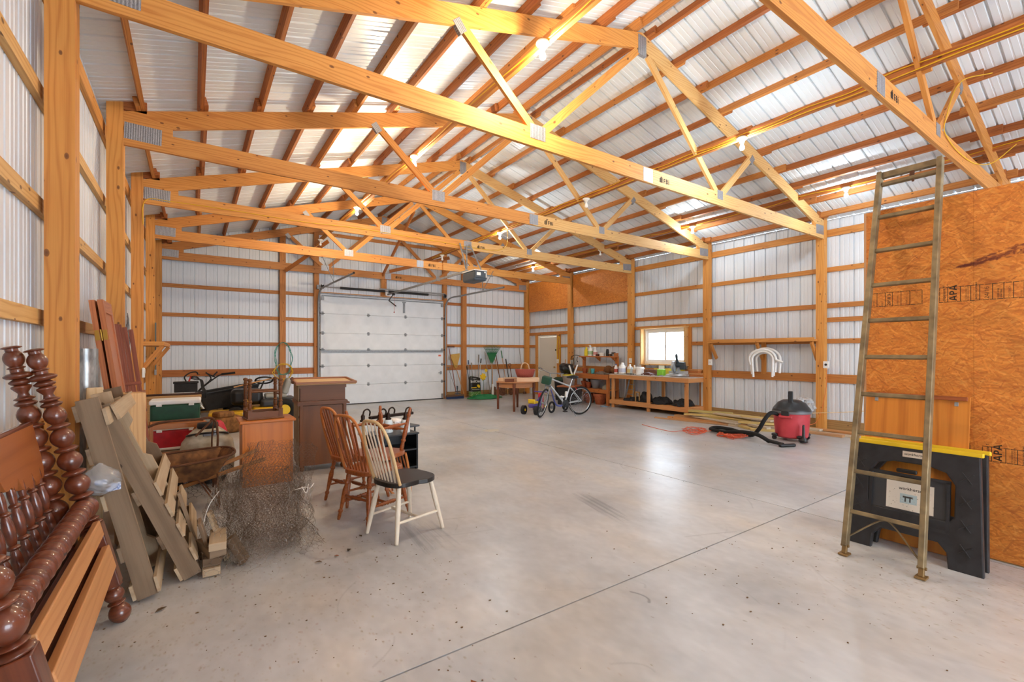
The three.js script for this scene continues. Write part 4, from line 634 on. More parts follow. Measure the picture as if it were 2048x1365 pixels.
{
  const g = thing('stool', 'dark turned-leg stool standing upside down on the orange cabinet', 'stool', [0.66, 0.722, -5.98], 0.08);
  const lg = lathe([[0, 0.02], [0.02, 0.02], [0.02, 0.1], ...turned(0.1, [['r', 0.026, 0.02], ['b', 0.022, 0.07], ['r', 0.024, 0.02], ['b', 0.019, 0.16], ['r', 0.024, 0.015], ['b', 0.02, 0.04]], 0.015), [0.024, 0.43], [0.026, 0.44], [0.02, 0.455], [0, 0.46]], 14);
  for (const [x, z] of [[-0.155, 0.13], [0.155, 0.13], [-0.155, -0.13], [0.155, -0.13]]) { const l = mesh('leg', lg, M.walnut, g); l.position.set(x, 0, z); mesh('block', box(0.042, 0.11, 0.042, 0, 0.055, 0), M.walnut, l); }
  mesh('apron', [box(0.3, 0.07, 0.02, 0, 0.05, 0.135), box(0.3, 0.07, 0.02, 0, 0.05, -0.135), box(0.02, 0.07, 0.26, -0.16, 0.05, 0), box(0.02, 0.07, 0.26, 0.16, 0.05, 0)], M.walnut, g);
  mesh('seat', rbox(0.38, 0.018, 0.32, 0.006, 0, 0.01, 0), M.walnut, g);
  for (const z of [-0.13, 0.13]) mesh('stretcher', rod(V(-0.15, 0.31, z), V(0.15, 0.31, z), 0.011), M.walnut, g); mesh('stretcher', rod(V(-0.155, 0.27, -0.13), V(-0.155, 0.27, 0.13), 0.011), M.walnut, g); mesh('stretcher', rod(V(0.155, 0.27, -0.13), V(0.155, 0.27, 0.13), 0.011), M.walnut, g);
}
// ------------------------------------------------------------ tall brown cabinet with tray-like top
{
  const g = thing('tall_cabinet', 'tall dark brown wooden cabinet with moulded top and shallow tray on it', 'cabinet', [1.36, 0, -6.36], -0.06), w = 0.55, d = 0.5;
  const grey = wood(48, [142, 122, 92], [110, 90, 64], { knots: 1 }, 0.7);
  mesh('body', [box(w, 0.74, d, 0, 0.44, 0, 1)], M.walnut, g); for (const s of [-1, 1]) mesh('corner_post', rbox(0.04, 0.8, 0.03, 0.004, s * (w / 2 - 0.02), 0.46, d / 2 + 0.006), M.walnut, g);
  mesh('side_panel', box(0.012, 1.02, d, -w / 2 - 0.006, 0.58, 0), grey, g);
  mesh('waist_moulding', buv(mv(ry(extr([[-0.3, 0], [0.31, 0], [0.31, 0.02], [0.29, 0.03], [0.28, 0.05], [-0.3, 0.05]], d + 0.07), 0), 0, 0.82, 0.01), 0), M.walnut, g);
  mesh('frieze', [box(w - 0.02, 0.2, d - 0.02, 0, 0.97, 0)], M.walnut, g); mesh('cove', [beam(V(-w / 2, 1.05, d / 2 - 0.005), V(w / 2, 1.05, d / 2 - 0.005), 0.03, 0.05)], M.walnut, g);
  const tray = mesh('top_tray', [rbox(0.7, 0.018, 0.62, 0.004, 0.03, 1.085, 0.03)], wood(49, [206, 172, 122], [180, 142, 94], { knots: 0 }), g);
  mesh('tray_edge', [rbox(0.72, 0.03, 0.03, 0.008, 0.03, 1.1, 0.33), rbox(0.72, 0.03, 0.03, 0.008, 0.03, 1.1, -0.27), rbox(0.03, 0.03, 0.6, 0.008, 0.375, 1.1, 0.03), rbox(0.03, 0.03, 0.6, 0.008, -0.315, 1.1, 0.03)], wood(50, [160, 98, 48], [116, 64, 30], {}, 0.4), tray); tray.rotation.x = 0.045; tray.position.y = 0.012; tray.position.z = -0.045;
  mesh('finial_bracket', buv(mv(ry(extr([[-0.1, 0], [0.1, 0], [0.09, 0.03], [0.04, 0.04], [0.02, 0.08], [-0.02, 0.08], [-0.04, 0.04], [-0.09, 0.03]], 0.02), Math.PI / 2), -0.33, 1.08, 0.02), 1), M.walnut, g);
  for (const [x, z] of [[-1, 1], [1, 1], [-1, -1], [1, -1]]) mesh('foot', mv(lathe([[0, 0], [0.022, 0], [0.03, 0.03], [0.02, 0.07], [0, 0.07]], 12), x * 0.24, 0, z * 0.2), M.walnut, g);
}
// ------------------------------------------------------------ low black cabinet and what lies on it
{
  const g = thing('black_cabinet', 'low black open-shelf cabinet behind the chairs', 'cabinet', [2.06, 0, -5.68], 0.03), w = 0.56, d = 0.4, h = 0.46, t = 0.02, m = plain(0x131416, 0.38);
  mesh('side', box(t, h - t, d, -w / 2 + t / 2, (h - t) / 2, 0), m, g); mesh('side', box(t, h - t, d, w / 2 - t / 2, (h - t) / 2, 0), m, g); mesh('top', rbox(w + 0.02, t, d + 0.03, 0.004, 0, h - t / 2, 0), m, g); mesh('shelf', box(w - 2 * t, 0.018, d - 0.02, 0, 0.25, 0), m, g); mesh('bottom', box(w - 2 * t, 0.02, d, 0, 0.03, 0), m, g); mesh('back', box(w - 2 * t, h - t, 0.006, 0, (h - t) / 2, -d / 2 + 0.004), m, g);
  const l = thing('vanity_light', 'bronze vanity light with four frosted glass shades lying on the black cabinet', 'light fixture', [1.98, 0.462, -5.66], 0.25), br = plain(0x2A1C16, 0.4, 0.5);
  l.scale.setScalar(1.25); const frost = std({ color: 0xD2DCDF, roughness: 0.35 });
  [[-0.2, -0.08], [-0.08, 0.02], [0.05, -0.02], [0.17, 0.1]].forEach(([x, z]) => { const s = mesh('shade', mv(lathe([[0.02, 0.13], [0.035, 0.125], [0.045, 0.1], [0.048, 0.0], [0.045, 0.0], [0.042, 0.1], [0.03, 0.12]], 18), x, 0, z), frost, l); mesh('socket', mv(lathe([[0, 0.12], [0.028, 0.12], [0.03, 0.14], [0.018, 0.15], [0.02, 0.18], [0.01, 0.2], [0, 0.2]], 14), x, 0, z), br, l); mesh('arm', tube([[x, 0.19, z], [x + 0.02, 0.23, z - 0.01], [x + 0.07, 0.24, z - 0.03], [x + 0.11, 0.21, z - 0.05], [x + 0.11, 0.17, z - 0.06]], 0.008, 24), br, l); });
  mesh('back_bar', rbox(0.52, 0.03, 0.05, 0.01, 0.12, 0.16, -0.06), br, l);
  const tr = thing('grey_tray', 'dark grey flat tray table beyond the black cabinet', 'tray', [2.34, 0, -6.16], 0.2);
  mesh('tray', rbox(0.44, 0.025, 0.4, 0.01, 0, 0.455, 0), plain(0x4A4E54, 0.5), tr); for (const [x, z] of [[-0.17, -0.15], [0.17, -0.15], [-0.17, 0.15], [0.17, 0.15]]) mesh('leg', cyl(0.012, 0.012, 0.443, x, 0, z, 10), M.black, tr);
  const pg = new THREE.IcosahedronGeometry(0.075, 3), pp = pg.attributes.position; for (let i = 0; i < pp.count; i++) { const k = 0.75 + 0.5 * vn(pp.getX(i) * 40 + 50, pp.getY(i) * 40 + pp.getZ(i) * 30 + 50, 97, 97, 3); pp.setXYZ(i, pp.getX(i) * k * 1.3, pp.getY(i) * k * 0.7, pp.getZ(i) * k); } pg.computeVertexNormals();
  solo('crumpled_paper', 'crumpled white paper on the grey tray', 'paper', ni(pg), plain(0xEFE9E4, 0.8), [2.27, 0.515, -6.1]);
}
// ------------------------------------------------------------ bow-back chairs
function seatGeo(w, d, t) {
  const p = []; const n = 44; for (let i = 0; i < n; i++) { const a = i / n * 6.283, c = Math.cos(a), s = Math.sin(a), e = 0.62; const k = c > 0 ? 1 : 0.9; p.push([Math.sign(c) * Math.abs(c) ** e * w / 2 , Math.sign(s) * Math.abs(s) ** e * d / 2 * (c > 0 ? 1 : 0.86 )]); }
  return mv(rx(extr(p, t - 0.012, 0.006), -Math.PI / 2), 0, 0, 0);
}
const legTurned = (h) => lathe([[0, 0], [0.012, 0], [0.016, 0.03], [0.014, 0.06], [0.02, 0.07], [0.02, 0.085], [0.013, 0.095], [0.021, 0.2], [0.023, h * 0.62], [0.015, h * 0.72], [0.024, h * 0.75], [0.024, h * 0.77], [0.015, h * 0.8], [0.021, h * 0.9], [0.016, h], [0, h]], 14);
const legPlain = (h) => lathe([[0, 0], [0.014, 0], [0.0145, 0.01], [0.021, h * 0.6], [0.017, h], [0, h]], 14);
function bowChair(label, mats, turnedLegs, flatSpindles) {      // front towards +x
  const g = thing('bow_back_chair', label, 'chair', [0, 0, 0], 0, 'bow-back kitchen chairs'), SH = 0.43;
  mesh('seat', mv(buv(seatGeo(0.43, 0.43, 0.038), 0), 0, SH + 0.005, 0), mats.seat, g);
  const q = new THREE.Quaternion();
  const ends = [[-0.22, 0.19, -0.15, 0.13], [-0.22, -0.19, -0.15, -0.13], [0.24, 0.21, 0.16, 0.14], [0.24, -0.21, 0.16, -0.14]];
  const at = ends.map(([bx, bz, tx, tz]) => [V(bx, 0, bz), V(tx, SH - 0.008, tz)]);
  for (const [a, b] of at) { const d = b.clone().sub(a), L = d.length(); const l = mesh('leg', turnedLegs ? legTurned(L) : legPlain(L), mats.leg, g); l.position.copy(a); l.quaternion.copy(q.setFromUnitVectors(V(0, 1, 0), d.normalize())); }
  const mid = (i, t) => at[i][0].clone().lerp(at[i][1], t);
  const str = (a, b) => mesh('stretcher', turnedLegs ? (() => { const d = b.clone().sub(a), L = d.length(), s = lathe([[0, 0], [0.009, 0], [0.012, L * 0.28], [0.019, L * 0.36], [0.012, L * 0.39], [0.019, L * 0.42], [0.012, L * 0.46], [0.02, L * 0.5], [0.012, L * 0.54], [0.019, L * 0.58], [0.012, L * 0.61], [0.019, L * 0.64], [0.012, L * 0.72], [0.009, L], [0, L]], 12); s.applyQuaternion(new THREE.Quaternion().setFromUnitVectors(V(0, 1, 0), d.normalize())); return s.translate(a.x, a.y, a.z); })() : rod(a, b, 0.011), mats.leg, g);
  const t = 0.36; str(mid(0, t), mid(2, t)); str(mid(1, t), mid(3, t)); str(mid(0, t).lerp(mid(2, t), 0.5), mid(1, t).lerp(mid(3, t), 0.5)); if (turnedLegs) str(mid(0, 0.5), mid(1, 0.5));
  // bow: an arch leaning back
  const lean = 0.26, H = 0.5, bow = [], P = (zz, y) => V(-0.165 - lean * y - 0.03 * (1 - (zz / 0.2) ** 2) * (y > 0.02 ? 1 : 0.4), SH + 0.012 + y, zz);
  for (let i = 0; i <= 30; i++) { const a = Math.PI * i / 30, zz = -0.185 * Math.sign(Math.cos(a)) * Math.abs(Math.cos(a)) ** 0.55 * (1 - 0.1 * (1 - Math.sin(a))), y = H * Math.sin(a) ** 0.72; bow.push(P(zz, y)); }
  mesh('bow', tube(bow, 0.0125, 90, 10), mats.bow, g);
  const ns = 7; for (let i = 0; i < ns; i++) { const f = (i - (ns - 1) / 2) / ((ns - 1) / 2), zb = f * 0.115, zt = f * 0.148, yt = H * (1 - Math.abs(f * 0.8) ** 3.4) ** 0.9; const a = P(zb, 0), b = P(zt, yt); mesh('spindle', flatSpindles && i % 2 ? beam(a, b, 0.02, 0.01, V(1, 0, 0), 0.004) : (() => { const d = b.clone().sub(a), L = d.length(), s = lathe([[0, 0], [0.006, 0], [0.0095, L * 0.25], [0.007, L * 0.6], [0.0055, L], [0, L]], 8); s.applyQuaternion(new THREE.Quaternion().setFromUnitVectors(V(0, 1, 0), d.normalize())); return s.translate(a.x, a.y, a.z); })(), mats.spindle, g); }
  return g;
}
{
  const cream = mottle(121, [232, 222, 204], [214, 200, 176], { size: 0.2, roughness: 0.4 }), bowC = mottle(122, [218, 190, 142], [196, 160, 108], { size: 0.2, roughness: 0.4 }), blk = mottle(123, [34, 31, 29], [22, 20, 19], { size: 0.3, roughness: 0.32 });
  const oak = { seat: M.oak, leg: M.oak, bow: wood(51, [196, 122, 60], [156, 82, 36], { knots: 0 }, 0.3), spindle: M.oak };
  const c1 = bowChair('cream-painted bow-back chair with black seat, nearest of the row', { seat: blk, leg: cream, bow: bowC, spindle: cream }, false, false); c1.position.set(1.43, 0, -3.64); c1.rotation.y = 0.3;
  mesh('price_sticker', ry(box(0.05, 0.0012, 0.032, -0.06, 0.4495, -0.03), 0.4), plain(0x9AD060, 0.6), c1);
  const c2 = bowChair('reddish oak bow-back chair in the middle of the row, behind the cream one', oak, true, true); c2.position.set(1.33, 0, -4.12); c2.rotation.y = 0.4;
  copy(c2, 'reddish oak bow-back chair farthest from the viewpoint, beside the tall cabinet', [1.35, 0, -4.72], 0.3);
  const c4 = copy(c2, 'oak bow-back chair turned upside down on the seats of the others', [1.5, 0.92, -4.42], 0.5); c4.rotation.set(Math.PI, 2.6, 0);
}
// ------------------------------------------------------------ crumpled hexagonal wire netting
{
  const g = thing('wire_netting', 'standing crumpled roll of rusty hexagonal chicken wire', 'netting', [0.43, 0, -3.95], 0);
  const tri = (pos, a, b, r) => { const d = b.clone().sub(a); if (d.lengthSq() < 1e-8) return; d.normalize(); const n = Math.abs(d.y) < 0.9 ? V(0, 1, 0) : V(1, 0, 0), u = d.clone().cross(n).normalize(), w = d.clone().cross(u); const ring = (c) => [0, 1, 2].map(k => { const t = k * 2.0944; return c.clone().addScaledVector(u, Math.cos(t) * r).addScaledVector(w, Math.sin(t) * r); }); const A = ring(a), B = ring(b); for (let k = 0; k < 3; k++) { const j = (k + 1) % 3; for (const p of [A[k], A[j], B[j], A[k], B[j], B[k]]) pos.push(p.x, p.y, p.z); } };
  const roll = (turns, len, H, rx0, rz0, tilt, seed, cell, r) => {
    const pos = [], f = (s, y) => { const a = s / len * turns * 6.283, n1 = vn(s * 3, y * 4, 64, 64, seed) - 0.5, n2 = vn(s * 5 + 7, y * 6, 64, 64, seed + 1) - 0.5, n3 = vn(s * 22, y * 26, 256, 256, seed + 2) - 0.5, n4 = vn(s * 19 + 3, y * 23, 256, 256, seed + 3) - 0.5, k = 0.72 + 0.35 * s / len + 0.55 * n1 - 0.12 * y; return V(Math.cos(a) * rx0 * k + 0.1 * n2 + 0.035 * n3 + tilt[0] * y, Math.max(0.004, y * (1 - 0.12 * (n1 + 0.3)) + 0.03 * n4 * Math.min(1, y * 6)), Math.sin(a) * rz0 * k + 0.12 * n1 + 0.035 * n4 + tilt[1] * y); };
    const nx = Math.floor(len / cell), ny = Math.floor(H / (cell * 0.86)); 
    for (let j = 0; j < ny; j++) for (let i = 0; i < nx; i++) { const s = (i + (j % 2) * 0.5) * cell, y = j * cell * 0.86, a = f(s, y), b = f(s, y + cell * 0.5), c = f(s - cell / 2, y + cell * 0.86), d = f(s + cell / 2, y + cell * 0.86); tri(pos, a, b, r * 1.25); tri(pos, b, c, r); tri(pos, b, d, r); }
    const q = new THREE.BufferGeometry(); q.setAttribute('position', new THREE.Float32BufferAttribute(pos, 3)); q.computeVertexNormals(); q.setAttribute('uv', new THREE.Float32BufferAttribute(new Float32Array(pos.length / 3 * 2), 2)); return q;
  };
  const wm = plain(0x625040, 0.55, 0.3), wm2 = plain(0x5C4634, 0.55, 0.3), wm3 = plain(0x8A8178, 0.5, 0.6);
  const n1 = mesh('netting_layer', roll(4.2, 5.4, 0.6, 0.3, 0.26, [-0.02, -0.08], 5, 0.026, 0.0007), wm, g), n2 = mesh('netting_layer', roll(2.6, 3.2, 0.76, 0.26, 0.2, [0.1, -0.25], 11, 0.026, 0.0007), wm2, g), n3 = mesh('netting_layer', roll(1.6, 2.4, 0.5, 0.4, 0.3, [0.02, 0.05], 17, 0.036, 0.0009), wm3, g);
  for (const n of [n1, n2, n3]) n.userData.kind = 'stuff';
  n2.position.set(0.08, 0, -0.12); n3.position.set(-0.05, 0, 0.05);
  mesh('wire_tie', [tube([[0.2, 0.43, 0.14], [0.27, 0.45, 0.18], [0.31, 0.43, 0.15], [0.34, 0.46, 0.14]], 0.003, 20, 5), tube([[-0.38, 0.24, 0.1], [-0.34, 0.4, 0.1], [-0.28, 0.5, 0.12]], 0.003, 20, 5), tube([[0.25, 0.45, 0.15], [0.28, 0.4, 0.16], [0.3, 0.46, 0.14]], 0.003, 20, 5)], plain(0xE8E4DC, 0.5), g);
  // netting flung over the wheelbarrow
  const s2 = thing('wire_netting', 'loose dark chicken wire bunched under and behind the wheelbarrow', 'netting', [-0.05, 0, -5.9], 0);
  mesh('netting_layer', roll(1.5, 2.2, 0.42, 0.42, 0.2, [0, 0], 23, 0.036, 0.0011), plain(0x2C2622, 0.6, 0.4), s2).userData.kind = 'stuff';
}
// ------------------------------------------------------------ long tools leaning on the gable wall
M.handleWood = wood(61, [198, 148, 92], [160, 108, 60], { knots: 0, W: 0.1 }, 0.6); M.greyHandle = plain(0x8C8478, 0.6); M.darkWood = wood(62, [120, 74, 46], [84, 50, 30], { knots: 0 }, 0.6); M.greenPl = plain(0x1E6B3C, 0.5); M.green2 = plain(0x15804A, 0.45);
function longTool(name, label, xb, xt, yt, headFn, mat, zb = -13.05, r = 0.013) {
  const g = thing(name, label, name.replace(/_/g, ' ').split(' ').pop(), [0, 0, 0], 0, 'garden tools leaning on the gable wall');
  const a = V(xb, 0.02, zb), b = V(xt, yt, -13.33); mesh('handle', rod(a, b, r, r, 8), mat, g); headFn?.(g, a, b); return g;
}
const blade = (w, h, up = 0.0) => (g, a, b) => { const d = b.clone().sub(a).normalize(); mesh('blade', buv(extr([[-w / 2, 0], [-w * 0.3, -0.03], [0, -0.045], [w * 0.3, -0.03], [w / 2, 0], [w / 2, h * 0.9], [w * 0.2, h], [-w * 0.2, h], [-w / 2, h * 0.9]], 0.008).translate(a.x + d.x * 0.02, a.y + 0.03 + up, a.z + 0.012), 1), M.rust, g); };
const tip = (m, rr = 0.02, l = 0.12) => (g, a, b) => { const d = b.clone().sub(a).normalize(); mesh('grip', rod(b.clone().addScaledVector(d, -l), b.clone().addScaledVector(d, 0.01), rr), m, g); };
{
  // straw broom turned head up
  const g = longTool('straw_broom', 'straw broom standing head up left of the gable post', 7.21, 7.0, 1.0, null, M.handleWood, -13.1);
  mesh('bristles', buv(mv(rz(extr([[-0.03, 0], [0.03, 0], [0.06, 0.1], [0.15, 0.36], [0.15, 0.44], [-0.15, 0.42], [-0.16, 0.34], [-0.06, 0.1]], 0.05, 0.01), 0.06), 6.99, 0.98, -13.32), 1), wood(63, [206, 166, 88], [160, 118, 52], { ring: 40, knots: 0, W: 0.1, L: 0.5, contrast: 1.4 }, 0.9), g); mesh('binding', rbox(0.075, 0.05, 0.07, 0.01, 6.985, 1.03, -13.32), plain(0xB48A3C, 0.8), g);
  // hanger rail with pegs
  const pr = thing('peg_rail', 'little red-brown rail of pegs left of the gable post', 'rail', [6.8, 1.655, -13.38]); mesh('rail', box(0.36, 0.05, 0.02, 0, 0, 0), M.darkWood, pr); for (let i = 0; i < 4; i++) mesh('peg', rod(V(-0.14 + i * 0.09, 0, 0), V(-0.14 + i * 0.09, -0.02, 0.08), 0.008), M.darkWood, pr);
  longTool('draw_hoe', 'thin red-brown handled hoe by the garage door track', 6.89, 6.76, 1.6, (g, a) => mesh('head', rbox(0.16, 0.04, 0.05, 0.01, a.x, 0.03, a.z), M.darkWood, g), plain(0x8A4A34, 0.6));
  longTool('lawn_edger', 'grey handled edger beside the red-brown hoe', 6.96, 6.72, 1.0, (g, a, b) => { mesh('cross_grip', rod(V(b.x - 0.1, b.y, b.z), V(b.x + 0.1, b.y, b.z), 0.014), M.greyHandle, g); }, M.steelGrey, -13.08, 0.009);
  const ps = thing('push_sweeper', 'dark wide push broom head on the floor by the garage door', 'broom', [6.83, 0, -13.05]); mesh('head', rbox(0.62, 0.05, 0.09, 0.01, 0, 0.1, 0), plain(0x6A4A32, 0.7), ps); mesh('bristles', rbox(0.6, 0.08, 0.075, 0.01, 0, 0.04, 0), plain(0x23375A, 0.9), ps);
  const cw = thing('cultivator', 'blue-grey metal hand cultivator standing on the sweeper', 'cultivator', [6.92, 0.125, -13.05]); mesh('bracket', [rbox(0.2, 0.025, 0.04, 0.005, 0, 0.03, 0), rbox(0.18, 0.02, 0.04, 0.005, 0, 0.11, 0), rod(V(0, 0, 0), V(0, 0.26, -0.04), 0.014), rbox(0.04, 0.12, 0.04, 0.01, 0, 0.22, -0.03)], plain(0x3C4650, 0.5, 0.4), cw); for (let i = 0; i < 4; i++) mesh('tine', rod(V(-0.08 + i * 0.055, 0, 0.02), V(-0.06 + i * 0.04, 0.12, 0.0), 0.006), M.steelGrey, cw);
  // tools in front of the right part of the gable
  longTool('cane', 'dark walking stick nearest the gable post', 7.42, 7.4, 1.02, tip(M.dark), M.dark, -13.02, 0.011);
  longTool('ski_pole', 'pale pole with blue top in the tool cluster', 7.5, 7.46, 1.2, tip(plain(0x46587A, 0.5)), M.steelGrey, -13.2, 0.01);
  longTool('grey_pole', 'short grey pole in the tool cluster', 7.6, 7.58, 1.12, tip(M.greyHandle), M.greyHandle, -13.2, 0.012);
  longTool('hedge_shears', 'pair of pale handles crossing in the tool cluster', 7.68, 7.95, 1.25, tip(M.black, 0.02, 0.14), plain(0xC9C2B4, 0.6), -13.12, 0.014);
  longTool('baseball_bat', 'slanted grey bat-like handle in the tool cluster', 7.72, 7.86, 1.38, tip(M.greyHandle, 0.022, 0.25), M.steelGrey, -13.16, 0.012);
  longTool('long_hoe', 'dark handled hoe left of the green rake', 8.15, 8.1, 1.5, (g, a) => mesh('blade', rbox(0.16, 0.1, 0.008, 0.002, a.x, 0.06, a.z), M.rust, g), M.greyHandle);
  longTool('round_shovel', 'wooden handled shovel under the green rake', 8.25, 8.38, 1.34, blade(0.2, 0.28), M.handleWood);
  longTool('square_shovel', 'red-brown handled shovel right of the green rake', 8.62, 8.54, 1.42, blade(0.22, 0.26), M.darkWood);
  longTool('garden_fork', 'wooden handled fork right of the shovels', 8.72, 8.48, 1.3, (g, a) => { for (let i = 0; i < 4; i++) mesh('tine', rod(V(a.x - 0.06 + i * 0.04, 0.0, a.z + 0.01), V(a.x - 0.06 + i * 0.04, 0.24, a.z), 0.006), M.rust, g); mesh('tang', rbox(0.14, 0.02, 0.02, 0.004, a.x, 0.24, a.z), M.rust, g); }, M.handleWood);
  longTool('green_grip_rake', 'long wooden rake with green grip', 8.85, 8.76, 1.52, tip(M.greenPl, 0.018, 0.25), M.handleWood);
  longTool('black_grip_spade', 'spade with black grip', 8.98, 8.95, 1.23, (g, a, b) => { tip(M.black, 0.02, 0.3)(g, a, b); blade(0.18, 0.26)(g, a, b); }, M.dark);
  longTool('d_handle_spade', 'short spade with a D-shaped grip', 9.14, 9.12, 0.98, (g, a, b) => { mesh('grip', mv(ni(new THREE.TorusGeometry(0.05, 0.012, 6, 16)), b.x, b.y + 0.05, b.z), M.darkWood, g); blade(0.18, 0.26)(g, a, b); }, M.darkWood);
  longTool('thin_hoe', 'thin pale handled hoe near the corner post', 9.6, 9.53, 1.6, (g, a) => mesh('blade', rbox(0.14, 0.08, 0.006, 0.002, a.x, 0.05, a.z), M.rust, g), M.greyHandle, -13.1, 0.011);
  // green plastic leaf rake, tines up
  const rk = thing('leaf_rake', 'green plastic leaf rake hung with its wide fan upwards', 'rake', [8.325, 1.1, -13.25], 0, 'garden tools leaning on the gable wall');
  mesh('handle', rod(V(-0.1, -1.08, 0.14), V(0, 0.05, 0), 0.013), M.greyHandle, rk); mesh('fan', buv(extr([[-0.03, 0], [0.03, 0], [0.1, 0.14], [0.2, 0.36], [-0.2, 0.36], [-0.1, 0.14]], 0.012, 0.003), 1), M.greenPl, rk);
  for (let i = 0; i < 19; i++) { const t = (i - 9) / 9; mesh('tine', beam(V(t * 0.17, 0.3, 0), V(t * 0.35, 0.62 - 0.05 * t * t, 0.03), 0.004, 0.02, V(0, 0, 1)), M.greenPl, rk); } mesh('tie_bar', rbox(0.52, 0.012, 0.008, 0.002, 0, 0.47, 0.012), M.greenPl, rk);
  // bag of soil
  const bg = thing('soil_bag', 'black printed garden bag standing under the tools', 'bag', [7.47, 0, -12.93], 0.1);
  const bt = canvasTex(256, 384, (c, w, h) => { c.fillStyle = '#20231f'; c.fillRect(0, 0, w, h); c.fillStyle = '#e9ece6'; c.font = 'bold 60px sans-serif'; c.fillText('SoilClear', 10, 110); c.font = '26px sans-serif'; c.fillText('organic', 60, 46); c.fillStyle = '#e8c020'; c.beginPath(); c.ellipse(190, 175, 38, 26, 0.5, 0, 6.3); c.fill(); c.fillRect(20, 190, 120, 16); c.fillStyle = '#b9bcae'; c.fillRect(30, 225, 180, 10); c.fillStyle = '#4b7a34'; c.fillRect(0, 270, w, 114); for (let i = 0; i < 260; i++) { c.fillStyle = pick(['#5f9440', '#3b6428', '#8ab060', '#c9cdb8']); c.fillRect(rnd(0, w), rnd(265, h), rnd(3, 18), rnd(2, 8)); } });
  const gg = new RoundedBoxGeometry(0.4, 0.68, 0.2, 5, 0.06), gp = gg.attributes.position; for (let i = 0; i < gp.count; i++) { const y = gp.getY(i), x = gp.getX(i); gp.setXYZ(i, x * (1 + 0.05 * Math.sin(y * 18 + x * 9)), y + (y > 0.2 ? 0.03 * Math.sin(x * 30) : 0), gp.getZ(i) * (1 - 0.45 * Math.max(0, y) / 0.34) + 0.01 * Math.sin(y * 26 + x * 14)); } gg.computeVertexNormals();
  const bgm = ni(gg).translate(0, 0.345, 0), pu = bgm.attributes.uv, pz = bgm.attributes.position; for (let i = 0; i < pz.count; i++) pu.setXY(i, pz.getX(i) / 0.42 + 0.5, pz.getY(i) / 0.7); mesh('sack', bgm, std({ map: bt, roughness: 0.35 }), bg);
  // yellow flower pinwheel
  const fl = thing('flower_stake', 'yellow metal flower stake beside the garden bag', 'ornament', [7.78, 0, -12.85]); mesh('stem', rod(V(0, 0, 0), V(-0.04, 0.72, 0), 0.006), M.greenPl, fl);
  for (const [x, y, s] of [[-0.05, 0.68, 1], [0.06, 0.88, 0.5]]) for (let i = 0; i < 7; i++) { const a = i / 7 * 6.283; mesh('petal', mv(rz(sph(0.055 * s, 0.055 * s, 0, 0, 1.3, 0.7, 0.2, 8, 6), a), x, y, 0.02), M.yellow, fl); }
  mesh('stem_branch', rod(V(-0.03, 0.5, 0), V(0.06, 0.88, 0), 0.004), M.greenPl, fl);
  solo('white_pipe', 'short white plastic pipe standing behind the green hose', 'pipe', cyl(0.04, 0.04, 0.42, 0, 0, 0), M.whitePl, [8.14, 0, -12.9]);
  // coiled hose
  const hp = []; for (let i = 0; i < 150; i++) { const a = i * 0.36, r = 0.55 - 0.0022 * i + rnd(-0.03, 0.03); hp.push(V(Math.cos(a) * r * 1.1, 0.018 + 0.0006 * i + rnd(0, 0.012), Math.sin(a) * r * 0.62)); }
  solo('garden_hose', 'green garden hose coiled flat on the floor', 'hose', tube(hp, 0.014, 900, 6), M.green2, [7.65, 0, -12.6]);
}
// cords hung on the gable post
{
  const loop = (n, rx0, ry0, dx) => { const r = []; for (let i = 0; i < n; i++) { const a = i * 0.52; r.push(V(dx + Math.sin(a) * rx0 * (0.8 + rnd(0, 0.4)), -ry0 + Math.cos(a) * ry0 * (0.9 + rnd(0, 0.2)), rnd(0, 0.05))); } return r; };
  const g = thing('cord_coil', 'teal and yellow extension cords looped on the gable post left of the garage door', 'cord', [1.93, 1.72, -13.26]);
  mesh('teal_cord', tube(loop(36, 0.2, 0.42, 0.0), 0.007, 260, 5), plain(0x2F8C7A, 0.5), g); mesh('yellow_cord', mv(tube(loop(40, 0.22, 0.2, 0.0), 0.007, 260, 5), 0, -0.55, 0.02), M.cableY, g); mesh('hook', rod(V(0, 0.0, -0.04), V(0, 0.01, 0.08), 0.008), M.dark, g);
}
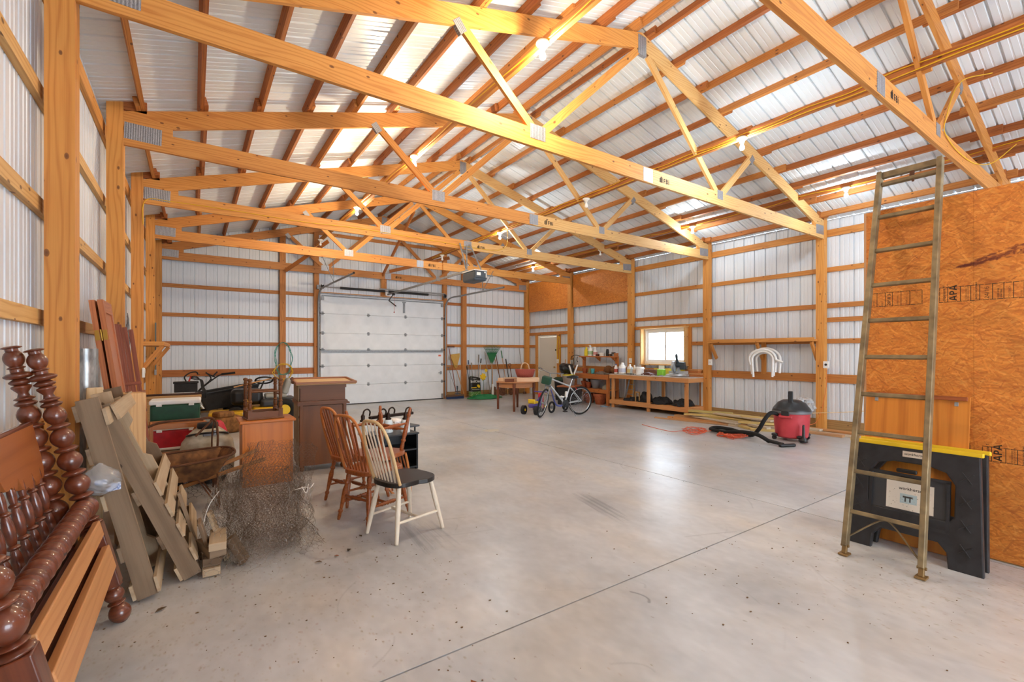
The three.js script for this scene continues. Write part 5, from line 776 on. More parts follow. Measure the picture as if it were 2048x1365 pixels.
// ------------------------------------------------------------ round table with trays and basket
{
  const g = thing('round_table', 'old round wooden drop-leaf table near the corner', 'table', [6.85, 0, -9.74], 0.05), m = wood(64, [196, 136, 88], [150, 98, 60], {}, 0.5), dk = wood(65, [120, 66, 38], [84, 44, 26], {}, 0.5);
  mesh('tabletop', buv(lathe([[0, 0.7], [0.5, 0.7], [0.51, 0.71], [0.505, 0.724], [0, 0.724]], 48), 0), m, g);
  mesh('apron', lathe([[0.42, 0.58], [0.44, 0.58], [0.44, 0.7], [0.42, 0.7]], 40), m, g);
  for (const [x, z] of [[-0.32, -0.34], [-0.32, 0.34], [0.32, -0.34], [0.32, 0.34]]) mesh('leg', buv(mv(cyl(0.028, 0.04, 0.7, 0, 0, 0, 8), x, 0, z), 1), dk, g);
  const pal = wood(66, [236, 206, 172], [210, 172, 134], { knots: 0 }, 0.6), tray = (label, pos, turn, w, d, h, mt) => { const t = thing('wooden_tray', label, 'tray', pos, turn, 'shallow wooden trays on the round table'); mesh('base', box(w, 0.01, d, 0, 0.005, 0), mt, t); for (const s of [-1, 1]) { mesh('side', box(w, h, 0.014, 0, h / 2, s * d / 2), mt, t); mesh('end', box(0.014, h, d, s * w / 2, h / 2, 0), mt, t); } };
  tray('pale wooden drawer on the front right of the round table', [7.06, 0.726, -9.5], -0.6, 0.56, 0.2, 0.1, pal); tray('pale wooden drawer at the back of the round table', [6.8, 0.726, -10.02], 0.1, 0.5, 0.22, 0.08, pal); tray('small brown wooden box on the left of the round table', [6.6, 0.726, -9.66], -0.6, 0.22, 0.16, 0.07, dk);
  const b = thing('basket', 'red-brown woven basket with two hoop handles on the round table', 'basket', [7.1, 0.828, -9.68], -0.6), bm = mottle(131, [182, 96, 82], [146, 68, 58], { size: 0.06, f: 10, roughness: 0.8, bump: 0.003 });
  mesh('body', buv(lathe([[0, 0], [0.2, 0], [0.24, 0.1], [0.26, 0.19], [0.265, 0.21], [0.25, 0.21], [0.235, 0.12], [0.19, 0.015], [0, 0.015]], 30).scale(1, 1, 0.7), 0), bm, b);
  for (const s of [-1, 1]) mesh('handle', tube([[-0.11, 0.19, s * 0.15], [-0.08, 0.32, s * 0.13], [0, 0.37, s * 0.11], [0.08, 0.32, s * 0.13], [0.11, 0.19, s * 0.15]], 0.011, 30), plain(0xCFAE8E, 0.6), b);
}
// ------------------------------------------------------------ bicycle
{
  const g = thing('bicycle', 'silver hybrid bicycle on its kickstand', 'bicycle', [7.52, 0, -8.07], Math.PI - 0.13), fr = plain(0xC4CACC, 0.3, 0.4), R = 0.335; g.rotation.order = 'YXZ'; g.rotation.x = -0.07;
  const tyre = ni(new THREE.TorusGeometry(R - 0.02, 0.02, 10, 56)), rim = ni(new THREE.TorusGeometry(R - 0.046, 0.011, 8, 56)); const spk = () => { const l = []; for (let i = 0; i < 32; i++) { const a = i / 32 * 6.283, b = a + (i % 2 ? 0.9 : -0.9), s = i % 4 < 2 ? 1 : -1; l.push(rod(V(Math.cos(b) * 0.02, Math.sin(b) * 0.02, s * 0.025), V(Math.cos(a) * (R - 0.05), Math.sin(a) * (R - 0.05), 0), 0.0013, 0.0013, 4)); } return merge(l); };
  const hub = () => mv(rx(cyl(0.02, 0.02, 0.08, 0, -0.04, 0, 12), Math.PI / 2), 0, 0, 0);
  const HB = V(0.9, 0.74, 0), HT = V(0.855, 0.92, 0), axis = HT.clone().sub(HB).normalize(), steer = new THREE.Matrix4().makeTranslation(HB.x, HB.y, HB.z).multiply(new THREE.Matrix4().makeRotationAxis(axis, 0.72)).multiply(new THREE.Matrix4().makeTranslation(-HB.x, -HB.y, -HB.z));
  const S = (q) => q.applyMatrix4(steer), F = V(1.05, R, 0);
  const wheel = (nm, f) => { const w = mesh(nm, f(tyre.clone()), M.rubber, g); mesh('rim', f(rim.clone()), plain(0xB8BCBE, 0.25, 0.8), w); const s = mesh('spokes', f(spk()), M.chrome, w); s.userData.kind = 'stuff'; mesh('hub', f(hub()), M.steelGrey, w); return w; };
  wheel('rear_wheel', (q) => q.translate(0, R, 0)); wheel('front_wheel', (q) => S(q.translate(F.x, F.y, 0)));
  const BB = V(0.44, 0.29, 0), ST = V(0.29, 0.74, 0);
  mesh('frame', [rod(BB, ST, 0.017), rod(ST.clone().lerp(BB, 0.12), HT.clone().lerp(HB, 0.2), 0.018), rod(BB, HB.clone().lerp(HT, 0.15), 0.021), rod(HB, HT, 0.022), ...[-1, 1].flatMap(s => [rod(V(0, R, s * 0.05), BB.clone().setZ(s * 0.03), 0.009), rod(V(0, R, s * 0.05), ST.clone().lerp(BB, 0.15).setZ(s * 0.02), 0.008)])], fr, g);
  mesh('fork', [...[-1, 1].map(s => S(rod(HB.clone().add(V(0, -0.02, s * 0.05)), V(F.x, F.y, s * 0.05), 0.014, 0.01))), S(rbox(0.05, 0.04, 0.14, 0.01, HB.x, HB.y - 0.02, 0))], M.steelGrey, g);
  mesh('seat_post', rod(ST, V(0.245, 0.87, 0), 0.013), M.chrome, g); mesh('saddle', [sph(0.1, 0.22, 0.9, 0, 1.35, 0.42, 0.85), sph(0.06, 0.33, 0.9, 0, 1.4, 0.45, 0.6)], M.black, g);
  mesh('stem', S(rod(HT, V(0.93, 1.02, 0), 0.016)), fr, g); mesh('handlebar', S(tube([[0.86, 1.06, -0.3], [0.9, 1.05, -0.18], [0.93, 1.02, 0], [0.9, 1.05, 0.18], [0.86, 1.06, 0.3]], 0.0125, 40, 8)), M.steelGrey, g);
  for (const s of [-1, 1]) { mesh('grip', S(rod(V(0.85, 1.06, s * 0.31), V(0.885, 1.055, s * 0.21), 0.017)), M.rubber, g); mesh('brake_lever', S(rod(V(0.9, 1.04, s * 0.17), V(0.93, 1.02, s * 0.28), 0.007)), M.chrome, g); }
  mesh('crank', [mv(rx(cyl(0.09, 0.09, 0.006, 0, 0, 0, 28), Math.PI / 2), BB.x, BB.y, -0.05), rod(V(BB.x, BB.y, -0.06), V(BB.x + 0.05, BB.y - 0.16, -0.065), 0.01), rod(V(BB.x, BB.y, 0.06), V(BB.x - 0.05, BB.y + 0.16, 0.065), 0.01)], plain(0x3A3C3E, 0.4, 0.5), g);
  mesh('pedal', rbox(0.09, 0.022, 0.08, 0.006, BB.x + 0.05, BB.y - 0.165, -0.11), M.black, g); mesh('pedal', rbox(0.09, 0.022, 0.08, 0.006, BB.x - 0.05, BB.y + 0.165, 0.11), M.black, g);
  mesh('bottle_cage', [rbox(0.06, 0.14, 0.06, 0.02, 0.4, 0.5, -0.0)], M.whitePl, g); mesh('kickstand', rod(V(0.35, 0.25, -0.05), V(0.24, -0.0, -0.22), 0.008), M.steelGrey, g);
  mesh('bar_bag', S(rbox(0.15, 0.17, 0.2, 0.02, 1.02, 0.86, 0.02)), plain(0x1E4A38, 0.6), g); mesh('rear_reflector', rbox(0.02, 0.05, 0.04, 0.005, 0.14, 0.62, 0), plain(0xB02020, 0.3), g);
}
// ------------------------------------------------------------ toy tricycle
{
  const g = thing('toy_tricycle', 'purple toy tricycle with yellow seat and black wheels', 'tricycle', [6.75, 0, -8.82], 0.45), pu = plain(0x54489C, 0.45);
  mesh('body', [rbox(0.42, 0.1, 0.16, 0.04, 0.02, 0.2, 0, 3), mv(rz(rbox(0.26, 0.08, 0.1, 0.03, 0, 0, 0, 3), 0.5), 0.26, 0.29, 0)], pu, g); mesh('seat', [rbox(0.2, 0.06, 0.19, 0.025, -0.06, 0.275, 0, 3), rbox(0.05, 0.09, 0.18, 0.02, -0.15, 0.31, 0, 3)], M.yellow, g);
  const wh = (x, z, r) => { const w = mesh('wheel', mv(rx(cyl(r, r, 0.07, 0, -0.035, 0, 26), Math.PI / 2), x, r, z), plain(0x17171A, 0.6), g); mesh('hub_cap', mv(rx(cyl(r * 0.3, r * 0.3, 0.08, 0, -0.04, 0), Math.PI / 2), x, r, z), M.yellow, w); };
  wh(-0.22, 0.17, 0.105); wh(-0.22, -0.17, 0.105); wh(0.36, 0, 0.145); mesh('fork', [rbox(0.05, 0.34, 0.03, 0.01, 0.36, 0.26, 0.055), rbox(0.05, 0.34, 0.03, 0.01, 0.36, 0.26, -0.055), rbox(0.06, 0.1, 0.13, 0.02, 0.35, 0.42, 0)], plain(0xC8283A, 0.45), g); mesh('handlebar', rod(V(0.33, 0.5, -0.17), V(0.33, 0.5, 0.17), 0.015), pu, g); mesh('pedal', rbox(0.08, 0.03, 0.06, 0.008, 0.42, 0.14, 0.1), M.yellow, g);
  const s = thing('kids_bike_frame', 'blue and white child bicycle frame lying behind the silver bicycle', 'bicycle', [7.5, 0, -8.75], 0.3); mesh('frame', [tube([[-0.35, 0.45, 0], [-0.2, 0.2, 0], [0.05, 0.14, 0], [0.2, 0.24, 0]], 0.022, 24), rod(V(-0.35, 0.45, 0), V(-0.42, 0.58, 0), 0.016)], plain(0x5A63A8, 0.4), s);
  for (const x of [-0.38, 0.25]) { const w = mesh('wheel', mv(ni(new THREE.TorusGeometry(0.12, 0.025, 8, 28)), x, 0.145, 0), M.rubber, s); mesh('hub', mv(rx(cyl(0.04, 0.04, 0.05, 0, -0.025, 0), Math.PI / 2), x, 0.145, 0), M.steelGrey, w); } mesh('saddle', sph(0.07, 0.12, 0.36, 0, 1.4, 0.5, 0.8), M.whitePl, s); mesh('seat_post', rod(V(0.1, 0.18, 0), V(0.12, 0.34, 0), 0.012), M.chrome, s);
}
// ------------------------------------------------------------ bins behind the bicycle
{
  const t = thing('storage_tote', 'black storage tote with orange lid rim behind the bicycle', 'tote', [8.9, 0, -9.95], 0.5); mesh('body', rbox(0.7, 0.5, 0.5, 0.03, 0, 0.25, 0), M.blackRough, t); mesh('rim', rbox(0.74, 0.04, 0.54, 0.015, 0, 0.51, 0), plain(0xA8643C, 0.6), t);
  const p = thing('grey_planter', 'grey plastic planter bucket on the black tote', 'planter', [8.86, 0.532, -9.95]); mesh('pot', lathe([[0, 0], [0.15, 0], [0.19, 0.25], [0.205, 0.25], [0.205, 0.28], [0.18, 0.28], [0.14, 0.02], [0, 0.02]], 24), plain(0x9A9186, 0.6), p); mesh('rolled_yellow_liner', lathe([[0.19, 0.27], [0.2, 0.29], [0.12, 0.31], [0, 0.31]], 20), plain(0xD8C61E, 0.5), p);
  const bagG = new THREE.IcosahedronGeometry(0.2, 3), bp = bagG.attributes.position; for (let i = 0; i < bp.count; i++) { const k = 0.8 + 0.4 * vn(bp.getX(i) * 14 + 40, bp.getY(i) * 14 + bp.getZ(i) * 11 + 40, 91, 91, 8); bp.setXYZ(i, bp.getX(i) * k * 1.3, bp.getY(i) * k * 0.8, bp.getZ(i) * k); } bagG.computeVertexNormals();
  solo('black_bag', 'black bag slumped on the grey planter', 'bag', ni(bagG), plain(0x151618, 0.4), [8.9, 1.0, -10.1]);
  for (const [x, y, z, a, l] of [[9.0, 0.82, -9.8, 0.4, 'left'], [9.12, 0.84, -9.86, -0.5, 'right']]) solo('paper_roll', `white cardboard roll sticking out of the planter, the ${l} one`, 'roll', rz(cyl(0.025, 0.025, 0.3, 0, 0, 0), a), M.whitePl, [x - 0.08, y, z - 0.08], 0, 'rolls in the planter');
  const w = thing('trash_bag_bin', 'dark bin with leafy green bag near the side door', 'bin', [9.42, 0, -10.9]); mesh('body', lathe([[0, 0], [0.2, 0], [0.24, 0.6], [0.25, 0.62], [0, 0.62]], 24), M.blackRough, w); mesh('liner', lathe([[0.25, 0.6], [0.27, 0.66], [0.2, 0.7], [0, 0.68]], 20), plain(0x24402A, 0.6), w);
  // items around the side door post
  const cd = thing('cord_coil', 'yellow extension cord hanging beside the side door', 'cord', [9.86, 2.0, -11.58]); const lp = []; for (let i = 0; i < 26; i++) { const a = i * 0.5; lp.push(V(rnd(-0.02, 0.02), -0.45 + 0.45 * Math.cos(a), 0.07 * Math.sin(a))); } mesh('yellow_cord', tube(lp, 0.008, 160, 5), M.cableY, cd); mesh('hook', rod(V(0.06, 0.02, 0), V(-0.03, 0.02, 0), 0.006), M.dark, cd);
  for (const [x, y, z, l] of [[9.84, 1.18, -11.6, 'light switch box beside the side door'], [9.79, 1.17, -10.87, 'outlet box on the post right of the side door'], [9.79, 1.245, -8.5, 'white outlet box left of the window'], [9.79, 1.245, -6.14, 'white outlet box on the post right of the window'], [9.79, 1.24, -3.78, 'white round-socket outlet box on the post left of the ladder']]) { const o = thing('outlet_box', l, 'outlet', [x, y, z], 0, 'outlet boxes on the right wall posts'); mesh('box', rbox(0.03, 0.13, 0.09, 0.005, 0, 0, 0), M.whitePl, o); mesh('socket', rz(cyl(0.022, 0.022, 0.004, 0, 0, 0), Math.PI / 2).translate(-0.015, 0.0, 0), l.includes('round') ? M.dark : plain(0xD8D6CE, 0.4), o); }
}
// ------------------------------------------------------------ potting bench
M.cedar = [wood(71, [194, 118, 58], [150, 82, 36], { knots: 3 }, 0.6), wood(72, [208, 148, 90], [174, 110, 60], { knots: 3 }, 0.65)];
const TERRA = mottle(141, [188, 104, 66], [158, 80, 48], { size: 0.15, roughness: 0.85 });
function pot(label, x, y, z, r, h, m = TERRA, name = 'flower_pot') { const g = thing(name, label, 'pot', [x, y, z], 0, 'flower pots on the potting bench'); mesh('bowl', lathe([[0, 0], [r * 0.66, 0], [r * 0.92, h * 0.78], [r * 0.85, h * 0.78], [r * 0.6, h * 0.06], [0, h * 0.06]], 22), m, g); mesh('rim', lathe([[r * 0.86, h * 0.76], [r, h * 0.76], [r * 1.02, h], [r * 0.9, h], [r * 0.86, h * 0.76]], 22), m, g); return g; }
{
  const g = thing('potting_bench', 'orange cedar potting bench with raised shelf', 'workbench', [9.58, 0, -9.6]), c = M.cedar[0], W = 1.42, D = 0.44;
  for (const z of [-W / 2 + 0.05, W / 2 - 0.05]) { mesh('leg', rbox(0.06, 0.82, 0.085, 0.005, -D / 2 + 0.03, 0.41, z), c, g); mesh('leg', rbox(0.06, 1.36, 0.085, 0.005, D / 2 - 0.05, 0.68, z), c, g); }
  for (let i = 0; i < 4; i++) mesh('top_board', rbox(0.1, 0.03, W, 0.004, -D / 2 + 0.06 + i * 0.105, 0.835, 0), c, g); mesh('front_apron', rbox(0.03, 0.13, W, 0.004, -D / 2 - 0.005, 0.78, 0), c, g);
  for (let i = 0; i < 4; i++) mesh('lower_board', rbox(0.1, 0.025, W, 0.004, -D / 2 + 0.06 + i * 0.105, 0.42, 0), c, g); mesh('lower_apron', rbox(0.025, 0.09, W, 0.004, -D / 2 - 0.003, 0.375, 0), c, g);
  mesh('upper_shelf', rbox(0.2, 0.03, W, 0.005, D / 2 - 0.13, 1.345, 0.0), c, g); for (const z of [-0.6, 0, 0.6]) mesh('shelf_bracket', buv(mv(extr([[-0.1, 0], [0.08, 0], [0.08, -0.12]], 0.04), D / 2 - 0.13, 1.33, z), 0), c, g); mesh('backboard', rbox(0.02, 0.12, W, 0.004, D / 2 - 0.02, 0.93, 0), c, g);
  mesh('shelf_end', rbox(0.16, 0.1, 0.025, 0.004, D / 2 - 0.12, 1.4, W / 2 - 0.02), c, g);
}
const box0 = (name, label, cat, pos, size, m, turn = 0, grp) => solo(name, label, cat, rbox(size[0], size[1], size[2], Math.min(...size) * 0.12, 0, size[1] / 2, 0), m, pos, turn, grp);
function jug(name, label, x, y, z, r, h, col, capc, o = {}) { const g = thing(name, label, o.cat ?? 'bottle', [x, y, z], o.turn ?? 0, o.group); const n = o.neck ?? 0.35; mesh('body', lathe([[0, 0], [r * 0.92, 0], [r, h * 0.05], [r, h * 0.62], [r * n * 1.3, h * 0.82], [r * n, h * 0.88], [0, h * 0.88]], 18).scale(1, 1, o.flat ?? 1), col, g); mesh('cap', cyl(r * n * 1.15, r * n * 1.1, h * 0.12, 0, h * 0.88, 0, 14), capc, g); if (o.label) mesh('label', lathe([[r * 1.01, h * 0.15], [r * 1.01, h * 0.5]], 18).scale(1, 1, o.flat ?? 1), o.label, g); if (o.trigger) mesh('trigger', [rbox(0.08, 0.025, 0.025, 0.008, -0.025, h * 1.04, 0), rz(rbox(0.012, 0.06, 0.015, 0.004, -0.035, h * 0.97, 0), 0.0)], o.trigger, g); return g; }
{
  const sy = 1.361, sx = 9.69, G = 'bottles on the upper potting shelf', wl = plain(0xF2F2EE, 0.4), yl = plain(0xE6D424, 0.45), gl = mottle(142, [230, 236, 224], [96, 150, 60], { size: 0.06, f: 4 });
  jug('yellow_jug', 'yellow plastic jug at the left end of the upper shelf', sx, sy, -10.1, 0.06, 0.27, yl, yl, { group: G, flat: 1.2 });
  jug('spray_bottle', 'white and green lawn spray jug right of the yellow jug', sx, sy, -9.93, 0.075, 0.3, wl, wl, { group: G, label: gl, trigger: wl, flat: 1.2 }); jug('spray_bottle', 'white trigger spray bottle with round label on the upper shelf', sx + 0.01, sy, -9.74, 0.062, 0.25, wl, wl, { group: G, label: mottle(143, [240, 240, 240], [196, 60, 50], { size: 0.05 }), trigger: wl });
  box0('small_red_box', 'small dark red box on the upper shelf', 'box', [sx, sy, -9.62], [0.1, 0.06, 0.1], plain(0x5A2A20, 0.7)); jug('cream_tub', 'white margarine tub on the upper shelf', sx, sy, -9.46, 0.075, 0.1, wl, wl, { cat: 'tub', neck: 0.95, label: plain(0xE8E2D8, 0.5) }); jug('black_canister', 'tall black canister on the upper shelf', sx, sy, -9.25, 0.045, 0.2, M.black, M.black, { cat: 'canister', neck: 0.7 }); jug('brown_jar', 'short brown jar right of the black canister', sx, sy, -9.14, 0.045, 0.08, plain(0x7A5638, 0.5), wl, { cat: 'jar', neck: 0.9 });
  for (let i = 0; i < 3; i++) box0('small_carton', ['lower left small carton', 'lower right small carton', 'upper small carton'][i] + ' at the right end of the upper shelf', 'carton', [sx, sy + (i === 2 ? 0.06 : 0), -9.06 + i * 0.07 - (i === 2 ? 0.1 : 0)], [0.1, 0.055, 0.11 - i * 0.02], plain([0x3A3230, 0xB8B0A4, 0x4A4C50][i], 0.6), 0, 'cartons at the shelf end');
  const by = 0.852; pot('terracotta flower pot on the left of the potting bench top', 9.55, by, -10.02, 0.085, 0.15); jug('green_gourd', 'small green rounded pot beside the terracotta pot', 9.58, by, -9.83, 0.06, 0.15, plain(0x8A9468, 0.7), plain(0x8A9468, 0.7), { cat: 'pot', neck: 0.5 });
  jug('turquoise_cup', 'turquoise plastic cup on the potting bench', 9.52, by, -9.66, 0.05, 0.15, plain(0x4FB8C4, 0.4), plain(0x6ECAD4, 0.4), { cat: 'cup', neck: 0.95 });
  const ball = (l, z) => { const b = solo('coconut_liner', l, 'planter', sph(0.13, 0, 0.12, 0, 1, 0.92, 1, 20, 14), mottle(144, [150, 104, 64], [92, 60, 38], { size: 0.12, roughness: 0.95, bump: 0.004 }), [9.7, by + 0.005, z], 0, 'brown fibre balls'); }; ball('round brown fibre planter ball behind the turquoise cup', -9.22); ball('second round brown fibre ball at the right end of the bench', -8.96);
  const heap = new THREE.IcosahedronGeometry(0.14, 3), hp = heap.attributes.position; for (let i = 0; i < hp.count; i++) { const k = 0.7 + 0.6 * vn(hp.getX(i) * 30 + 50, hp.getY(i) * 30 + hp.getZ(i) * 20 + 50, 83, 83, 4); hp.setXYZ(i, hp.getX(i) * k * 0.9, Math.max(-0.0, hp.getY(i) * k * 0.5), hp.getZ(i) * k * 1.7); } heap.computeVertexNormals();
  solo('rag_heap', 'heap of grey rags and gloves on the potting bench', 'rags', ni(heap), mottle(145, [150, 138, 124], [70, 66, 64], { size: 0.08, f: 5 }), [9.52, by + 0.002, -9.3]);
  const ly = 0.434; pot('terracotta pot on the lower bench shelf, leftmost', 9.56, ly, -10.05, 0.1, 0.19); pot('terracotta pot on the lower bench shelf beside the grey one', 9.54, ly, -9.85, 0.09, 0.17); pot('large grey plastic pot on the lower bench shelf', 9.56, ly, -9.58, 0.15, 0.26, plain(0x85878A, 0.5)); pot('small dark pot behind the terracotta pots', 9.7, ly, -9.93, 0.08, 0.3, plain(0x3A3836, 0.7));
  const h2 = heap.clone().scale(0.8, 1.6, 0.6); solo('cloth_bundle', 'pale camouflage cloth bundle on the lower bench shelf', 'cloth', ni(h2), mottle(146, [186, 178, 158], [110, 104, 88], { size: 0.1, f: 5 }), [9.52, ly + 0.002, -9.12]);
  pot('big terracotta pot on the floor under the potting bench, right', 9.5, 0, -9.35, 0.19, 0.3); pot('big terracotta pot on the floor under the potting bench, left', 9.58, 0, -9.85, 0.17, 0.27);
  const bowS = thing('bow_saw', 'black bow saw frame hung left of the potting bench', 'saw', [9.74, 1.02, -10.55], 0.25); mesh('frame', tube([[0, 0, -0.2], [0, 0.3, -0.22], [0, 0.36, -0.1], [0, 0.3, 0.2], [0, 0.2, 0.26], [0, 0.05, 0.2]], 0.011, 50), M.black, bowS); mesh('blade', box(0.003, 0.02, 0.4, 0, 0.02, 0), M.steelGrey, bowS); mesh('hanging_strap', tube([[0, 0.32, 0], [0.0, 0.2, -0.02], [0, 0.15, 0.02]], 0.01, 12), M.black, bowS);
  for (const [x, z, h, l, m] of [[9.72, -10.75, 1.3, 'dark shovel handle leaning left of the bow saw', M.dark], [9.7, -10.66, 1.55, 'grey pole leaning beside the dark shovel handle', M.greyHandle], [9.66, -11.05, 1.25, 'wooden stake leaning in front of the post by the side door', M.handleWood]]) { const s = solo('leaning_pole', l, 'pole', rod(V(-0.12, 0, 0.05), V(0.03, h, 0), 0.014), m, [x, 0, z], 0, 'poles by the side door'); }
  solo('blue_rag', 'small blue rag on the floor between the benches', 'rag', ni(heap.clone().scale(0.5, 0.35, 0.5)), plain(0x7A96B0, 0.8), [9.14, 0.001, -8.86]);
}
// ------------------------------------------------------------ long workbench
{
  const g = thing('workbench', 'long pine workbench under the window', 'workbench', [9.57, 0, -7.53]), L = 2.42, D = 0.7, c = M.cedar[1];
  mesh('top', rbox(D, 0.02, L, 0.003, 0, 0.885, 0), mottle(147, [206, 200, 196], [180, 160, 140], { size: 0.5, roughness: 0.5 }), g);
  mesh('top_frame', rbox(0.038, 0.1, L, 0.004, -D / 2 + 0.02, 0.825, 0), c, g); mesh('top_frame', rbox(0.038, 0.1, L, 0.004, D / 2 - 0.02, 0.825, 0), c, g); for (const s of [-1, 1]) mesh('top_frame', rbox(D - 0.08, 0.1, 0.038, 0.004, 0, 0.825, s * (L / 2 - 0.02)), c, g);
  for (const z of [-L / 2 + 0.09, 0.05, L / 2 - 0.09]) { mesh('leg', rbox(0.038, 0.87, 0.089, 0.004, -D / 2 + 0.06, 0.435, z), c, g); mesh('leg', rbox(0.038, 0.87, 0.089, 0.004, D / 2 - 0.06, 0.435, z), c, g); }
  mesh('shelf', rbox(D - 0.06, 0.015, L - 0.04, 0.003, 0, 0.205, 0), c, g); mesh('shelf_frame', rbox(0.038, 0.1, L, 0.004, -D / 2 + 0.02, 0.15, 0), c, g); mesh('shelf_frame', rbox(0.038, 0.1, L, 0.004, D / 2 - 0.02, 0.15, 0), c, g); for (const s of [-1, 1]) mesh('shelf_frame', rbox(D - 0.08, 0.1, 0.038, 0.004, 0, 0.15, s * (L / 2 - 0.02)), c, g);
  mesh('end_upright', rbox(0.02, 0.66, 0.08, 0.003, D / 2 - 0.1, 0.52, L / 2 - 0.03), M.whitePl, g);
  const y = 0.897, wl = plain(0xF0F0EC, 0.4), G = 'bottles and tubs on the long workbench';
  jug('cleaner_bottle', 'white and red cleaner jug at the left end of the long workbench', 9.4, y, -8.66, 0.05, 0.26, wl, plain(0x3A5A9A, 0.4), { group: G, label: plain(0xC0503A, 0.5) }); jug('cleaner_bottle', 'large white round-shouldered jug on the workbench', 9.46, y, -8.49, 0.1, 0.3, wl, wl, { group: G, label: mottle(148, [240, 240, 240], [140, 150, 190], { size: 0.08 }) }); jug('cleaner_bottle', 'white jug with yellow label on the workbench', 9.55, y, -8.31, 0.07, 0.26, wl, wl, { group: G, label: plain(0xE8D890, 0.5) });
  jug('cleaner_bottle', 'pale blue bottle on the workbench', 9.48, y, -8.18, 0.045, 0.2, plain(0xC4D4DC, 0.4), wl, { group: G }); jug('cleaner_bottle', 'cream bottle left of the white bucket', 9.46, y, -8.08, 0.045, 0.24, plain(0xEADFCB, 0.4), wl, { group: G, label: plain(0xD8B8A0, 0.5) });
  jug('white_bucket', 'small white bucket on the workbench', 9.48, y, -7.92, 0.1, 0.2, wl, wl, { cat: 'bucket', neck: 0.97 });
  const heap = new THREE.IcosahedronGeometry(0.12, 3), hp = heap.attributes.position; for (let i = 0; i < hp.count; i++) { const k = 0.65 + 0.7 * vn(hp.getX(i) * 36 + 50, hp.getY(i) * 36 + hp.getZ(i) * 22 + 50, 83, 83, 14); hp.setXYZ(i, hp.getX(i) * k, Math.max(0, hp.getY(i) * k * 0.55), hp.getZ(i) * k * 1.5); } heap.computeVertexNormals();
  solo('hand_tools_heap', 'jumble of small dark hand tools in the middle of the workbench', 'tools', ni(heap.clone()), mottle(149, [120, 60, 50], [40, 38, 40], { size: 0.05, f: 4 }), [9.45, y, -7.62]);
  box0('open_box', 'brown open cardboard box at the back of the workbench', 'box', [9.72, y, -7.72], [0.2, 0.13, 0.36], mottle(150, [128, 84, 60], [98, 62, 44], { roughness: 0.9 })); box0('green_tool_case', 'lime green tool box on the workbench', 'box', [9.46, y, -7.24], [0.14, 0.16, 0.17], plain(0x86C83C, 0.45), 0.2); box0('white_sheet', 'white sheet of paper sticking up behind the green box', 'paper', [9.6, y, -7.34], [0.006, 0.24, 0.14], wl, 0.3);
  box0('yellow_level', 'long yellow spirit level behind the workbench under the window', 'level', [9.84, y, -7.3], [0.03, 0.17, 0.9], plain(0xD8C23A, 0.5)); box0('pale_board', 'pale board standing against the wall behind the saw', 'board', [9.88, y, -6.9], [0.02, 0.14, 0.6], M.cedar[1]);
  for (let i = 0; i < 4; i++) box0('wood_scrap', ['lowest', 'second', 'third', 'top'][i] + ' board scrap stacked right of the miter saw', 'board', [9.78, y + i * 0.045, -6.55 + (i % 2) * 0.03], [0.14, 0.04, 0.42 - i * 0.05], M.cedar[i % 2], 0.1 - i * 0.08, 'board scraps on the workbench');
  for (let i = 0; i < 14; i++) solo('small_part', ['First','Second','Third','Fourth','Fifth','Sixth','Seventh','Eighth','Ninth','Tenth','Eleventh','Twelfth','Thirteenth','Last'][i].toLowerCase() + ' small loose bit of hardware from the left on the workbench front', 'hardware', rbox(rnd(0.02, 0.06), rnd(0.012, 0.03), rnd(0.02, 0.08), 0.004, 0, 0.012, 0), plain(pick([0x303236, 0xE8E6E0, 0x7A3A30, 0x9A9C9E, 0x5A4A3A]), 0.5), [rnd(9.28, 9.44), y, -8.2 + i * 0.085], rnd(0, 3), 'loose hardware on the workbench');
  // miter saw
  const s = thing('miter_saw', 'grey and white miter saw with raised dark handle on the workbench', 'saw', [9.5, y, -6.82], 0.3), gr = plain(0xB8BCBE, 0.4, 0.3), dk = plain(0x2E3A40, 0.45);
  mesh('base', [cyl(0.17, 0.17, 0.05, 0, 0.015, 0, 30), rbox(0.2, 0.04, 0.5, 0.01, 0.02, 0.03, 0)], gr, s); mesh('fence', rbox(0.03, 0.07, 0.46, 0.006, 0.1, 0.09, 0), gr, s); mesh('blade_guard', mv(rx(cyl(0.13, 0.13, 0.06, 0, -0.03, 0, 28), Math.PI / 2), 0.02, 0.24, -0.08), gr, s); mesh('blade', mv(rx(cyl(0.125, 0.125, 0.004, 0, 0, 0, 32), Math.PI / 2), -0.01, 0.2, -0.06), M.steelGrey, s);
  mesh('motor', [mv(rx(cyl(0.065, 0.06, 0.2, 0, 0, 0, 18), Math.PI / 2), 0.06, 0.28, -0.03), rbox(0.12, 0.12, 0.14, 0.03, 0.06, 0.22, 0.12)], dk, s); mesh('handle', [mv(rz(rbox(0.07, 0.24, 0.05, 0.025, 0, 0, 0, 3), 0.35), -0.02, 0.42, 0.0), rbox(0.14, 0.05, 0.05, 0.02, 0.04, 0.34, 0)], dk, s); mesh('arm', beam(V(0.14, 0.08, 0), V(0.08, 0.3, 0), 0.06, 0.06), gr, s); mesh('table_insert', rbox(0.32, 0.008, 0.03, 0.003, -0.08, 0.07, 0), M.black, s);
